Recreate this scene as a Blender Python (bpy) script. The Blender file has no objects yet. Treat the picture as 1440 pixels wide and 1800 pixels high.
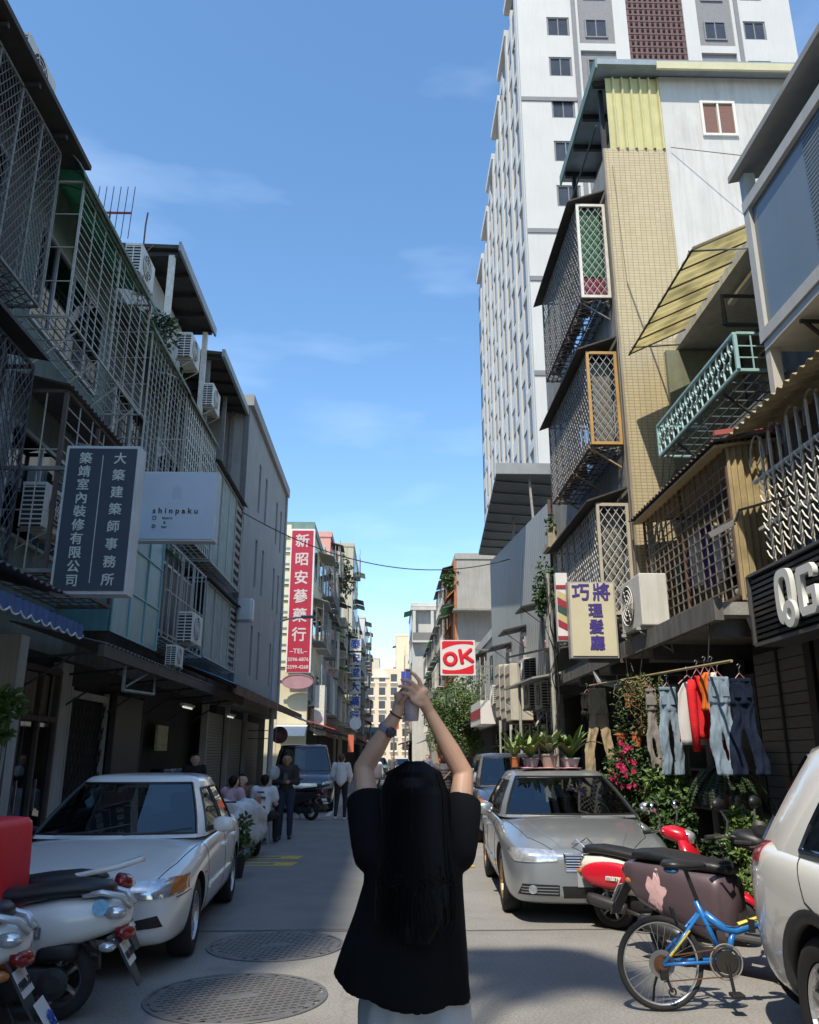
import bpy, bmesh, math, random
from mathutils import Vector, Matrix, noise
from mathutils.bvhtree import BVHTree

SC = bpy.context.scene
COL = SC.collection
rad = math.radians
RNG = random.Random(7)

# ------------------------------------------------------------------ camera
CAM_H = 1.6
cam = bpy.data.cameras.new('camera')
cam.sensor_fit = 'HORIZONTAL'
cam.sensor_width = 36.0
cam.lens = 36.05
cam.clip_start = 0.05
cam.clip_end = 3000
cam_o = bpy.data.objects.new('camera', cam)
COL.objects.link(cam_o)
cam_o.location = (0, 0, CAM_H)
cam_o.rotation_euler = (rad(90 + 16.55), 0, rad(-1.39))
SC.camera = cam_o

# ------------------------------------------------------------------ sky, sun, exposure
SUN_EL, SUN_AZ = 57.0, 22.0          # the sun stands behind and to the left of the camera
w = bpy.data.worlds.new('World')
SC.world = w
w.use_nodes = True
nt = w.node_tree
nt.nodes.clear()
wo = nt.nodes.new('ShaderNodeOutputWorld')
bg = nt.nodes.new('ShaderNodeBackground')
bg.inputs['Strength'].default_value = 0.15
sky = nt.nodes.new('ShaderNodeTexSky')
sky.sky_type = 'NISHITA'
sky.sun_disc = False
sky.sun_elevation = rad(SUN_EL)
sky.sun_rotation = rad(180 + SUN_AZ)
sky.air_density = 1.0
sky.dust_density = 0.4
sky.ozone_density = 2.6
# thin high cloud, laid out over the whole dome
tc = nt.nodes.new('ShaderNodeTexCoord')
mp = nt.nodes.new('ShaderNodeMapping')
mp.inputs['Scale'].default_value = (1.2, 1.2, 4.2)
mp.inputs['Location'].default_value = (0.35, 0.1, 0.62)
nz = nt.nodes.new('ShaderNodeTexNoise')
nz.inputs['Scale'].default_value = 1.7
nz.inputs['Detail'].default_value = 5.0
nz.inputs['Roughness'].default_value = 0.52
rp = nt.nodes.new('ShaderNodeMapRange')
rp.inputs['From Min'].default_value = 0.54
rp.inputs['From Max'].default_value = 0.9
rp.inputs['To Max'].default_value = 0.22
mx = nt.nodes.new('ShaderNodeMix')
mx.data_type = 'RGBA'
mx.inputs['B'].default_value = (8.3, 8.9, 9.8, 1)
nt.links.new(tc.outputs['Generated'], mp.inputs['Vector'])
nt.links.new(mp.outputs['Vector'], nz.inputs['Vector'])
nt.links.new(nz.outputs['Fac'], rp.inputs['Value'])
nt.links.new(rp.outputs['Result'], mx.inputs['Factor'])
nt.links.new(sky.outputs['Color'], mx.inputs['A'])
hs = nt.nodes.new('ShaderNodeHueSaturation')
hs.inputs['Hue'].default_value = 0.495
hs.inputs['Saturation'].default_value = 1.12
nt.links.new(mx.outputs['Result'], hs.inputs['Color'])
nt.links.new(hs.outputs['Color'], bg.inputs['Color'])
nt.links.new(bg.outputs['Background'], wo.inputs['Surface'])

sun = bpy.data.lights.new('sun', 'SUN')
sun.energy = 2.9
sun.angle = rad(0.53)
sun.color = (1.0, 0.91, 0.76)
sun_o = bpy.data.objects.new('sun', sun)
COL.objects.link(sun_o)
_to = Vector((-math.sin(rad(SUN_AZ)) * math.cos(rad(SUN_EL)), -math.cos(rad(SUN_AZ)) * math.cos(rad(SUN_EL)), math.sin(rad(SUN_EL))))
sun_o.rotation_euler = _to.to_track_quat('Z', 'Y').to_euler()
sun_o.location = (-20, -25, 50)

SC.view_settings.view_transform = 'Standard'
SC.view_settings.look = 'None'
SC.view_settings.gamma = 1.0
SC.view_settings.use_curve_mapping = False
SC.view_settings.exposure = 0.85
SC.render.engine = 'CYCLES'
SC.cycles.use_denoising = True
SC.cycles.max_bounces = 6
SC.cycles.transparent_max_bounces = 12
SC.cycles.caustics_reflective = False
SC.cycles.caustics_refractive = False

# ------------------------------------------------------------------ materials
MATS = {}


def M(name, col=(0.5, 0.5, 0.5), rough=0.6, metal=0.0, var=0.12, scale=3.0, bump=0.0, bscale=40.0, coat=0.0, streak=0.0, emit=0.0, stretch=(1, 1, 1), spec=0.5, alpha=1.0, trans=0.0):
    """procedural Principled material: noise varies the colour, fine noise gives relief, streaks give weather runs"""
    if name in MATS:
        return MATS[name]
    m = bpy.data.materials.new(name)
    m.use_nodes = True
    n, l = m.node_tree.nodes, m.node_tree.links
    b = n['Principled BSDF']
    b.inputs['Roughness'].default_value = rough
    b.inputs['Metallic'].default_value = metal
    b.inputs['Specular IOR Level'].default_value = spec
    if coat:
        b.inputs['Coat Weight'].default_value = coat
        b.inputs['Coat Roughness'].default_value = 0.06
    if alpha < 1:
        b.inputs['Alpha'].default_value = alpha
    if trans:
        b.inputs['Transmission Weight'].default_value = trans
    t = n.new('ShaderNodeTexCoord')
    c = (*col, 1)
    src = None
    if var:
        mpn = n.new('ShaderNodeMapping')
        mpn.inputs['Scale'].default_value = stretch
        l.new(t.outputs['Object'], mpn.inputs['Vector'])
        a = n.new('ShaderNodeTexNoise')
        a.inputs['Scale'].default_value = scale
        a.inputs['Detail'].default_value = 6
        a.inputs['Roughness'].default_value = 0.65
        l.new(mpn.outputs['Vector'], a.inputs['Vector'])
        r = n.new('ShaderNodeValToRGB')
        r.color_ramp.elements[0].position = 0.28
        r.color_ramp.elements[1].position = 0.74
        r.color_ramp.elements[0].color = (*[max(0, x * (1 - var)) for x in col], 1)
        r.color_ramp.elements[1].color = (*[min(1, x * (1 + var)) for x in col], 1)
        l.new(a.outputs['Fac'], r.inputs['Fac'])
        src = r.outputs['Color']
    if streak:
        mps = n.new('ShaderNodeMapping')
        mps.inputs['Scale'].default_value = (3.2, 3.2, 0.22)
        l.new(t.outputs['Object'], mps.inputs['Vector'])
        s = n.new('ShaderNodeTexNoise')
        s.inputs['Scale'].default_value = 2.6
        s.inputs['Detail'].default_value = 7
        s.inputs['Roughness'].default_value = 0.7
        l.new(mps.outputs['Vector'], s.inputs['Vector'])
        r2 = n.new('ShaderNodeMapRange')
        r2.inputs['From Min'].default_value = 0.44
        r2.inputs['From Max'].default_value = 0.72
        r2.inputs['To Max'].default_value = streak
        l.new(s.outputs['Fac'], r2.inputs['Value'])
        mxx = n.new('ShaderNodeMix')
        mxx.data_type = 'RGBA'
        l.new(r2.outputs['Result'], mxx.inputs['Factor'])
        if src:
            l.new(src, mxx.inputs['A'])
        else:
            mxx.inputs['A'].default_value = c
        mxx.inputs['B'].default_value = (col[0] * 0.38, col[1] * 0.35, col[2] * 0.31, 1)
        src = mxx.outputs['Result']
    if src:
        l.new(src, b.inputs['Base Color'])
    else:
        b.inputs['Base Color'].default_value = c
    if bump:
        bn = n.new('ShaderNodeTexNoise')
        bn.inputs['Scale'].default_value = bscale
        bn.inputs['Detail'].default_value = 4
        l.new(t.outputs['Object'], bn.inputs['Vector'])
        bp = n.new('ShaderNodeBump')
        bp.inputs['Strength'].default_value = bump
        bp.inputs['Distance'].default_value = 0.02
        l.new(bn.outputs['Fac'], bp.inputs['Height'])
        l.new(bp.outputs['Normal'], b.inputs['Normal'])
    if emit:
        b.inputs['Emission Color'].default_value = c
        b.inputs['Emission Strength'].default_value = emit
    MATS[name] = m
    return m


def glass(name, tint=(0.3, 0.34, 0.34), rough=0.02, base=0.06):
    """pane: Fresnel mirror over a tinted see-through layer"""
    if name in MATS:
        return MATS[name]
    m = bpy.data.materials.new(name)
    m.use_nodes = True
    n, l = m.node_tree.nodes, m.node_tree.links
    n.clear()
    o = n.new('ShaderNodeOutputMaterial')
    f = n.new('ShaderNodeFresnel')
    f.inputs['IOR'].default_value = 1.5
    ad = n.new('ShaderNodeMath')
    ad.operation = 'ADD'
    ad.inputs[1].default_value = base
    g = n.new('ShaderNodeBsdfGlossy')
    g.inputs['Roughness'].default_value = rough
    g.inputs['Color'].default_value = (0.9, 0.93, 0.95, 1)
    t = n.new('ShaderNodeBsdfTransparent')
    t.inputs['Color'].default_value = (*tint, 1)
    mx = n.new('ShaderNodeMixShader')
    l.new(f.outputs[0], ad.inputs[0])
    l.new(ad.outputs[0], mx.inputs[0])
    l.new(t.outputs[0], mx.inputs[1])
    l.new(g.outputs[0], mx.inputs[2])
    l.new(mx.outputs[0], o.inputs[0])
    MATS[name] = m
    return m


def translucent(name, col, mixf=0.5, rough=0.4):
    """plastic awning sheet: lets part of the light through"""
    if name in MATS:
        return MATS[name]
    m = bpy.data.materials.new(name)
    m.use_nodes = True
    n, l = m.node_tree.nodes, m.node_tree.links
    n.clear()
    o = n.new('ShaderNodeOutputMaterial')
    d = n.new('ShaderNodeBsdfPrincipled')
    d.inputs['Roughness'].default_value = rough
    t = n.new('ShaderNodeBsdfTranslucent')
    tc = n.new('ShaderNodeTexCoord')
    a = n.new('ShaderNodeTexNoise')
    a.inputs['Scale'].default_value = 2.2
    a.inputs['Detail'].default_value = 6
    r = n.new('ShaderNodeValToRGB')
    r.color_ramp.elements[0].color = (*[x * 0.62 for x in col], 1)
    r.color_ramp.elements[0].position = 0.3
    r.color_ramp.elements[1].color = (*col, 1)
    r.color_ramp.elements[1].position = 0.6
    l.new(tc.outputs['Object'], a.inputs['Vector'])
    l.new(a.outputs['Fac'], r.inputs['Fac'])
    l.new(r.outputs['Color'], d.inputs['Base Color'])
    l.new(r.outputs['Color'], t.inputs['Color'])
    mx = n.new('ShaderNodeMixShader')
    mx.inputs[0].default_value = mixf
    l.new(d.outputs[0], mx.inputs[1])
    l.new(t.outputs[0], mx.inputs[2])
    l.new(mx.outputs[0], o.inputs[0])
    MATS[name] = m
    return m


def brickmat(name, c1, c2, mortar, bw, bh, msize, plane='XZ', rough=0.6, bump=0.3, streak=0.35):
    """small wall tiles, too small to tell apart singly"""
    if name in MATS:
        return MATS[name]
    m = bpy.data.materials.new(name)
    m.use_nodes = True
    n, l = m.node_tree.nodes, m.node_tree.links
    b = n['Principled BSDF']
    b.inputs['Roughness'].default_value = rough
    t = n.new('ShaderNodeTexCoord')
    sx = n.new('ShaderNodeSeparateXYZ')
    cx = n.new('ShaderNodeCombineXYZ')
    l.new(t.outputs['Object'], sx.inputs[0])
    l.new(sx.outputs['X' if plane[0] == 'X' else 'Y'], cx.inputs[0])
    l.new(sx.outputs['Z' if plane[1] == 'Z' else 'Y'], cx.inputs[1])
    k = n.new('ShaderNodeTexBrick')
    k.offset = 0.0 if bw < 0.1 else 0.5
    k.inputs['Scale'].default_value = 1.0
    k.inputs['Brick Width'].default_value = bw
    k.inputs['Row Height'].default_value = bh
    k.inputs['Mortar Size'].default_value = msize
    k.inputs['Color1'].default_value = (*c1, 1)
    k.inputs['Color2'].default_value = (*c2, 1)
    k.inputs['Mortar'].default_value = (*mortar, 1)
    l.new(cx.outputs[0], k.inputs['Vector'])
    mps = n.new('ShaderNodeMapping')
    mps.inputs['Scale'].default_value = (3, 3, 0.3)
    l.new(t.outputs['Object'], mps.inputs['Vector'])
    s = n.new('ShaderNodeTexNoise')
    s.inputs['Scale'].default_value = 1.6
    s.inputs['Detail'].default_value = 7
    s.inputs['Roughness'].default_value = 0.7
    l.new(mps.outputs['Vector'], s.inputs['Vector'])
    r2 = n.new('ShaderNodeMapRange')
    r2.inputs['From Min'].default_value = 0.45
    r2.inputs['From Max'].default_value = 0.75
    r2.inputs['To Max'].default_value = streak
    l.new(s.outputs['Fac'], r2.inputs['Value'])
    mx = n.new('ShaderNodeMix')
    mx.data_type = 'RGBA'
    l.new(r2.outputs['Result'], mx.inputs['Factor'])
    l.new(k.outputs['Color'], mx.inputs['A'])
    mx.inputs['B'].default_value = (c1[0] * 0.5, c1[1] * 0.46, c1[2] * 0.4, 1)
    l.new(mx.outputs['Result'], b.inputs['Base Color'])
    bp = n.new('ShaderNodeBump')
    bp.inputs['Strength'].default_value = bump
    bp.inputs['Distance'].default_value = 0.01
    bp.invert = True
    l.new(k.outputs['Fac'], bp.inputs['Height'])
    l.new(bp.outputs['Normal'], b.inputs['Normal'])
    MATS[name] = m
    return m


# ------------------------------------------------------------------ mesh helpers
TMP = bpy.data.scenes.new('workbench')


def evaluated(ob):
    """mesh of an object with its modifiers applied, made in a side scene"""
    TMP.collection.objects.link(ob)
    with bpy.context.temp_override(scene=TMP, view_layer=TMP.view_layers[0]):
        dg = bpy.context.evaluated_depsgraph_get()
        dg.update()
        me = bpy.data.meshes.new_from_object(ob.evaluated_get(dg), depsgraph=dg)
    TMP.collection.objects.unlink(ob)
    return me


def V(*a):
    return Vector(a if len(a) > 1 else a[0])


def frame_of(d):
    d = d.normalized()
    up = Vector((0, 0, 1)) if abs(d.z) < 0.95 else Vector((1, 0, 0))
    a = d.cross(up).normalized()
    return a, a.cross(d).normalized()


class G:
    """collects geometry for one mesh"""

    def __init__(s):
        s.v = []
        s.f = []

    def add(s, vs, fs):
        o = len(s.v)
        s.v += [tuple(p) for p in vs]
        s.f += [tuple(i + o for i in q) for q in fs]
        return s

    def box(s, x0, x1, y0, y1, z0, z1):
        vs = [(x, y, z) for z in (z0, z1) for y in (y0, y1) for x in (x0, x1)]
        return s.add(vs, [(0, 2, 3, 1), (4, 5, 7, 6), (0, 1, 5, 4), (2, 6, 7, 3), (0, 4, 6, 2), (1, 3, 7, 5)])

    def obox(s, o, u, v, w):
        """box from corner o and three edge vectors"""
        o, u, v, w = V(o), V(u), V(v), V(w)
        vs = [o + u * i + v * j + w * k for k in (0, 1) for j in (0, 1) for i in (0, 1)]
        return s.add(vs, [(0, 2, 3, 1), (4, 5, 7, 6), (0, 1, 5, 4), (2, 6, 7, 3), (0, 4, 6, 2), (1, 3, 7, 5)])

    def tube(s, p0, p1, r, n=6, r1=None, caps=True):
        p0, p1 = V(p0), V(p1)
        r1 = r if r1 is None else r1
        a, b = frame_of(p1 - p0)
        vs = []
        for p, rr in ((p0, r), (p1, r1)):
            for i in range(n):
                t = 2 * math.pi * (i + 0.5) / n
                vs.append(p + a * (rr * math.cos(t)) + b * (rr * math.sin(t)))
        fs = [(i, (i + 1) % n, n + (i + 1) % n, n + i) for i in range(n)]
        if caps:
            fs += [tuple(range(n))[::-1], tuple(range(n, 2 * n))]
        return s.add(vs, fs)

    def path(s, pts, r, n=6, closed=False, rads=None):
        pts = [V(p) for p in pts]
        k = len(pts)
        vs = []
        pa = None
        for i, p in enumerate(pts):
            if closed:
                d = pts[(i + 1) % k] - pts[i - 1]
            else:
                d = pts[min(i + 1, k - 1)] - pts[max(i - 1, 0)]
            if d.length < 1e-9:
                d = Vector((0, 0, 1))
            d.normalize()
            if pa is None:
                a, b = frame_of(d)
            else:
                a = (pa - d * pa.dot(d))
                if a.length < 1e-6:
                    a, b = frame_of(d)
                a.normalize()
                b = a.cross(d).normalized()
            pa = a
            rr = rads[i] if rads else r
            for j in range(n):
                t = 2 * math.pi * j / n
                vs.append(p + a * (rr * math.cos(t)) + b * (rr * math.sin(t)))
        fs = []
        for i in range(k if closed else k - 1):
            for j in range(n):
                a0, a1 = i * n + j, i * n + (j + 1) % n
                b0, b1 = ((i + 1) % k) * n + j, ((i + 1) % k) * n + (j + 1) % n
                fs.append((a0, a1, b1, b0))
        if not closed:
            fs += [tuple(range(n))[::-1], tuple(range((k - 1) * n, k * n))]
        return s.add(vs, fs)

    def loft(s, rings, caps=True, closed=True):
        n = len(rings[0])
        vs = [p for r in rings for p in r]
        fs = []
        for i in range(len(rings) - 1):
            for j in range(n if closed else n - 1):
                fs.append((i * n + j, i * n + (j + 1) % n, (i + 1) * n + (j + 1) % n, (i + 1) * n + j))
        if caps and closed:
            fs += [tuple(range(n))[::-1], tuple(range((len(rings) - 1) * n, len(rings) * n))]
        return s.add(vs, fs)

    def lathe(s, prof, c, ax, n=16, caps=True):
        """prof: (radius, distance along the axis)"""
        c, ax = V(c), V(ax).normalized()
        a, b = frame_of(ax)
        rings = []
        for r, h in prof:
            rings.append([c + ax * h + a * (r * math.cos(2 * math.pi * i / n)) + b * (r * math.sin(2 * math.pi * i / n)) for i in range(n)])
        return s.loft(rings, caps)

    def ball(s, c, r, n=10, m=7):
        c = V(c)
        r = (r, r, r) if isinstance(r, (int, float)) else r
        rings = []
        for j in range(m + 1):
            ph = math.pi * (0.02 + 0.96 * j / m) - math.pi / 2
            rings.append([c + V(r[0] * math.cos(ph) * math.cos(2 * math.pi * i / n), r[1] * math.cos(ph) * math.sin(2 * math.pi * i / n), r[2] * math.sin(ph)) for i in range(n)])
        return s.loft(rings)

    def cap(s, p0, r0, p1, r1, n=10):
        """capsule with two radii"""
        p0, p1 = V(p0), V(p1)
        d = p1 - p0
        L = max(d.length, 1e-6)
        d = d / L
        prof = []
        for k in range(5):
            t = math.pi / 2 * (1 - k / 4)
            prof.append((max(r0 * math.cos(t), 0.0008), -r0 * math.sin(t)))
        for k in range(5):
            t = math.pi / 2 * k / 4
            prof.append((max(r1 * math.cos(t), 0.0008), L + r1 * math.sin(t)))
        return s.lathe(prof, p0, d, n)

    def torus(s, c, ax, R, r, n=24, m=8, ry=None):
        c, ax = V(c), V(ax).normalized()
        a, b = frame_of(ax)
        ry = r if ry is None else ry
        vs = []
        for i in range(n):
            t = 2 * math.pi * i / n
            e = a * math.cos(t) + b * math.sin(t)
            for j in range(m):
                q = 2 * math.pi * j / m
                vs.append(c + e * (R + r * math.cos(q)) + ax * (ry * math.sin(q)))
        fs = []
        for i in range(n):
            for j in range(m):
                fs.append((i * m + j, ((i + 1) % n) * m + j, ((i + 1) % n) * m + (j + 1) % m, i * m + (j + 1) % m))
        return s.add(vs, fs)

    def prism(s, pts, d):
        """flat polygon pts (3D) pushed along d"""
        d = V(d)
        pts = [V(p) for p in pts]
        n = len(pts)
        return s.add(pts + [p + d for p in pts], [tuple(range(n))[::-1], tuple(range(n, 2 * n))] + [(i, (i + 1) % n, n + (i + 1) % n, n + i) for i in range(n)])

    def sheet(s, fn, nu, nv, th):
        """surface fn(u, v) -> point given a thickness along its normal"""
        P = [[V(fn(i / nu, j / nv)) for i in range(nu + 1)] for j in range(nv + 1)]
        top, bot = [], []
        for j in range(nv + 1):
            for i in range(nu + 1):
                du = P[j][min(i + 1, nu)] - P[j][max(i - 1, 0)]
                dv = P[min(j + 1, nv)][i] - P[max(j - 1, 0)][i]
                nn = du.cross(dv)
                nn = nn.normalized() if nn.length > 1e-9 else Vector((0, 0, 1))
                top.append(P[j][i] + nn * th / 2)
                bot.append(P[j][i] - nn * th / 2)
        W = nu + 1
        N = len(top)
        fs = []
        for j in range(nv):
            for i in range(nu):
                a = j * W + i
                fs.append((a, a + 1, a + W + 1, a + W))
                fs.append((N + a, N + a + W, N + a + W + 1, N + a + 1))
        edge = [i for i in range(W)] + [j * W + nu for j in range(1, nv + 1)] + [nv * W + i for i in range(nu - 1, -1, -1)] + [j * W for j in range(nv - 1, 0, -1)]
        for k in range(len(edge)):
            a, b = edge[k], edge[(k + 1) % len(edge)]
            fs.append((b, a, N + a, N + b))
        return s.add(top + bot, fs)

    def mesh(s, name, mat, smooth=False):
        me = bpy.data.meshes.new(name)
        me.from_pydata(s.v, [], s.f)
        me.materials.append(mat)
        if smooth:
            me.polygons.foreach_set('use_smooth', [True] * len(me.polygons))
        me.update()
        return me

    def build(s, name, mat, parent=None, smooth=False, remesh=0, relax=0, bevel=0, sub=0, fix=False):
        me = s.mesh(name, mat, smooth)
        if fix or remesh:
            bm = bmesh.new()
            bm.from_mesh(me)
            bmesh.ops.recalc_face_normals(bm, faces=bm.faces)
            bm.to_mesh(me)
            bm.free()
        if remesh or bevel or sub or relax:
            ob = bpy.data.objects.new('t', me)
            if remesh:
                r = ob.modifiers.new('r', 'REMESH')
                r.mode = 'VOXEL'
                r.voxel_size = remesh
                r.use_smooth_shade = True
            if bevel:
                b = ob.modifiers.new('b', 'BEVEL')
                b.width = bevel
                b.segments = 2
                b.limit_method = 'ANGLE'
            if sub:
                q = ob.modifiers.new('s', 'SUBSURF')
                q.levels = q.render_levels = sub
            if relax:
                q = ob.modifiers.new('m', 'SMOOTH')
                q.factor = 0.5
                q.iterations = relax
            me2 = evaluated(ob)
            bpy.data.objects.remove(ob)
            me = me2
            me.name = name
            if not me.materials:
                me.materials.append(mat)
            if remesh or smooth:
                me.polygons.foreach_set('use_smooth', [True] * len(me.polygons))
        return put(name, me, parent)


def put(name, me, parent=None, loc=None, rot=None, label=None):
    o = bpy.data.objects.new(name, me)
    COL.objects.link(o)
    if parent is not None:
        o.parent = parent
        if parent.get('_w'):
            o.matrix_parent_inverse = Matrix.Translation(-Vector(parent.location))
    if loc is not None:
        o.location = loc
    if rot is not None:
        o.rotation_euler = rot
    if label:
        o['label'] = label
    return o


def thing(name, label, cat, loc=(0, 0, 0), rz=0.0, group=None, local=False):
    """Empty at the base of a thing; its parts are given in world coordinates unless local"""
    o = bpy.data.objects.new(name, None)
    COL.objects.link(o)
    o.empty_display_size = 0.2
    o.location = loc
    o.rotation_euler = (0, 0, rz)
    o['label'] = label
    o['category'] = cat
    if group:
        o['group'] = group
    if not local:
        o['_w'] = 1
    return o


def tag(o, label, cat, group=None):
    o['label'] = label
    o['category'] = cat
    if group:
        o['group'] = group
    return o


def struct(o):
    o['kind'] = 'structure'
    return o


def stuff(o):
    o['kind'] = 'stuff'
    return o


def copy_thing(root, loc, rz=None, label=None, scale=None):
    """copy a thing with its parts and their sub-parts"""
    r = root.copy()
    COL.objects.link(r)
    r.location = loc
    if rz is not None:
        r.rotation_euler = (0, 0, rz)
    if scale is not None:
        r.scale = scale
    if label:
        r['label'] = label
    for ch in list(root.children):
        c = ch.copy()
        COL.objects.link(c)
        c.parent = r
        for g in ch.children:
            d = g.copy()
            COL.objects.link(d)
            d.parent = c
    return r


FONTC = {}


def text_mesh(txt, size=0.2, bold=0.0, ext=0.004, ax='CENTER'):
    cu = bpy.data.curves.new('t', 'FONT')
    cu.body = txt
    cu.size = size
    cu.align_x = ax
    cu.align_y = 'CENTER'
    cu.extrude = ext
    cu.offset = bold
    cu.resolution_u = 2
    ob = bpy.data.objects.new('t', cu)
    me = evaluated(ob)
    bpy.data.objects.remove(ob)
    return me


def lettering(parent, txt, c, u, n, size, mat, bold=0.0, name='lettering', one_by_one=False, step=None, ext=0.004):
    """writing centred at c; u: reading direction, n: the way it faces"""
    u, n = V(u).normalized(), V(n).normalized()
    up = n.cross(u).normalized()
    R = Matrix((u, up, n)).transposed().to_4x4()
    if bold:
        src = text_mesh(txt, size, 0.0, ext)
        bm = bmesh.new()
        for k, (dx, dy) in enumerate(((bold, bold), (-bold, bold), (bold, -bold), (-bold, -bold), (0, 0))):
            c2 = src.copy()
            c2.transform(Matrix.Translation((dx, dy, 0.0006 * k)))
            bm.from_mesh(c2)
            bpy.data.meshes.remove(c2)
        me = bpy.data.meshes.new(name)
        bm.to_mesh(me)
        bm.free()
    else:
        me = text_mesh(txt, size, 0.0, ext)
    me.transform(Matrix.Translation(V(c)) @ R)
    me.materials.clear()
    me.materials.append(mat)
    return put(name, me, parent)


# ------------------------------------------------------------------ architectural helpers
def bars(parent, O, U, Vv, nu, nv, mat, t=0.016, nu_name='bar', nv_name='rail', th=None):
    """grid of separate bars in the plane O + U, Vv: nu bars along Vv, nv rails along U (children of parent, shared meshes)"""
    O, U, Vv = V(O), V(U), V(Vv)
    n = U.cross(Vv).normalized()
    th = th or t
    if nu:
        g = G().obox(-U.normalized() * t / 2 - n * t / 2, U.normalized() * t, Vv, n * t)
        me = g.mesh(nu_name, mat)
        for i in range(nu):
            put(nu_name, me, parent, loc=O + U * (i / max(nu - 1, 1)))
    if nv:
        g = G().obox(-Vv.normalized() * th / 2 - n * th * 0.4, U, Vv.normalized() * th, n * th * 0.8)
        me = g.mesh(nv_name, mat)
        for j in range(nv):
            put(nv_name, me, parent, loc=O + Vv * (j / max(nv - 1, 1)))


def diamond(parent, O, U, Vv, step, mat, t=0.007, slope=1.5, name='wire_mesh'):
    """woven diamond mesh"""
    O, U, Vv = V(O), V(U), V(Vv)
    n = U.cross(Vv).normalized()
    lu, lv = U.length, Vv.length
    uh, vh = U.normalized(), Vv.normalized()
    g = G()
    run = lv / slope
    k = int((lu + run) / step) + 1
    for sgn in (1, -1):
        for i in range(k):
            a = i * step - (run if sgn > 0 else 0)
            u0, v0, u1, v1 = a, 0.0, a + sgn * run, lv
            for _ in (0, 1):
                if u0 > u1:
                    u0, v0, u1, v1 = u1, v1, u0, v0
            if u1 <= 0 or u0 >= lu:
                continue
            if u0 < 0:
                f = -u0 / (u1 - u0)
                v0, u0 = v0 + (v1 - v0) * f, 0.0
            if u1 > lu:
                f = (lu - u0) / (u1 - u0)
                v1, u1 = v0 + (v1 - v0) * f, lu
            g.tube(O + uh * u0 + vh * v0 + n * t * 0.5 * sgn, O + uh * u1 + vh * v1 + n * t * 0.5 * sgn, t, 4, caps=False)
    return stuff(g.build(name, mat, parent))


def corr(g, O, U, Vv, n, amp, th=0.006, sharp=False):
    """corrugated sheet, ridges along Vv"""
    O, U, Vv = V(O), V(U), V(Vv)
    nn = U.cross(Vv).normalized()

    def fn(u, v):
        if sharp:
            h = amp * (1 if (u * n) % 1 > 0.7 else -1)
        else:
            h = amp * math.sin(2 * math.pi * u * n)
        return O + U * u + Vv * v + nn * h
    return g.sheet(fn, max(2, n * (8 if sharp else 6)), 1, th)


def window(parent, O, U, Vv, nrm, panes=2, fmat=None, gmat=None, fw=0.05, depth=0.06, name='window', sill=False):
    """framed window standing proud of the wall by depth/2, panes set back inside the frame"""
    O, U, Vv, nrm = V(O), V(U), V(Vv), V(nrm)
    uh, vh = U.normalized(), Vv.normalized()
    g = G()
    d = nrm * depth
    b = O - d * 0.3
    g.obox(b, U, vh * fw, d)
    g.obox(b + Vv - vh * fw, U, vh * fw, d)
    inn = Vv - vh * 2 * fw
    g.obox(b + vh * fw, uh * fw, inn, d)
    g.obox(b + U - uh * fw + vh * fw, uh * fw, inn, d)
    for i in range(1, panes):
        g.obox(b + U * (i / panes) - uh * fw * 0.35 + vh * fw, uh * fw * 0.7, inn, d * 0.9)
    if sill:
        g.obox(O - uh * 0.05 - vh * 0.07 - d * 0.3, U + uh * 0.1, vh * 0.068, d * 1.8)
    w = g.build(name, fmat, parent)
    for i in range(panes):
        k = G().obox(O + U * (i / panes) + uh * fw * 0.5 + vh * fw - d * 0.05, U / panes - uh * fw, Vv - vh * 2 * fw, d * 0.15 * (1 + i * 0.8))
        k.build('pane', gmat, w)
    return w


def leaves(g, c, r, n, size, rng, shell=0.35, droop=0.0, asp=0.5):
    """leaf blades (two bent faces each) spread through an ellipsoid"""
    c = V(c)
    r = (r, r, r) if isinstance(r, (int, float)) else r
    for _ in range(n):
        while True:
            d = V(rng.uniform(-1, 1), rng.uniform(-1, 1), rng.uniform(-1, 1))
            if 0.05 < d.length < 1:
                break
        d = d.normalized() * (shell + (1 - shell) * d.length)
        p = c + V(d.x * r[0], d.y * r[1], d.z * r[2])
        a = V(rng.uniform(-1, 1), rng.uniform(-1, 1), rng.uniform(-0.7, 0.5) - droop) + d * 0.6
        a.normalize()
        b, e = frame_of(a)
        q = rng.uniform(0, 6.28)
        b = b * math.cos(q) + e * math.sin(q)
        s = size * rng.uniform(0.6, 1.35)
        t = a.cross(b) * s * 0.14
        g.add([p, p + a * s * 0.5 + b * s * asp * 0.5 - t, p + a * s, p + a * s * 0.5 - b * s * asp * 0.5 - t, p + a * s * 0.5 + t * 0.4],
              [(0, 1, 4), (1, 2, 4), (0, 4, 3), (4, 2, 3)])
    return g

# ================================================================== PALETTE
asphalt = M('asphalt', (0.27, 0.26, 0.242), 0.9, var=0.22, scale=0.55, bump=0.35, bscale=160)
n_, l_ = asphalt.node_tree.nodes, asphalt.node_tree.links
_b = n_['Principled BSDF']
_src = _b.inputs['Base Color'].links[0].from_socket
_t = n_.new('ShaderNodeTexCoord')
_g = n_.new('ShaderNodeTexNoise'); _g.inputs['Scale'].default_value = 55; _g.inputs['Detail'].default_value = 3
_v = n_.new('ShaderNodeTexVoronoi'); _v.feature = 'DISTANCE_TO_EDGE'; _v.inputs['Scale'].default_value = 0.42
_w = n_.new('ShaderNodeTexNoise'); _w.inputs['Scale'].default_value = 2.1; _w.inputs['Detail'].default_value = 5
_wm = n_.new('ShaderNodeMix'); _wm.data_type = 'VECTOR'; _wm.inputs['Factor'].default_value = 0.28
l_.new(_t.outputs['Object'], _g.inputs['Vector'])
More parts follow.
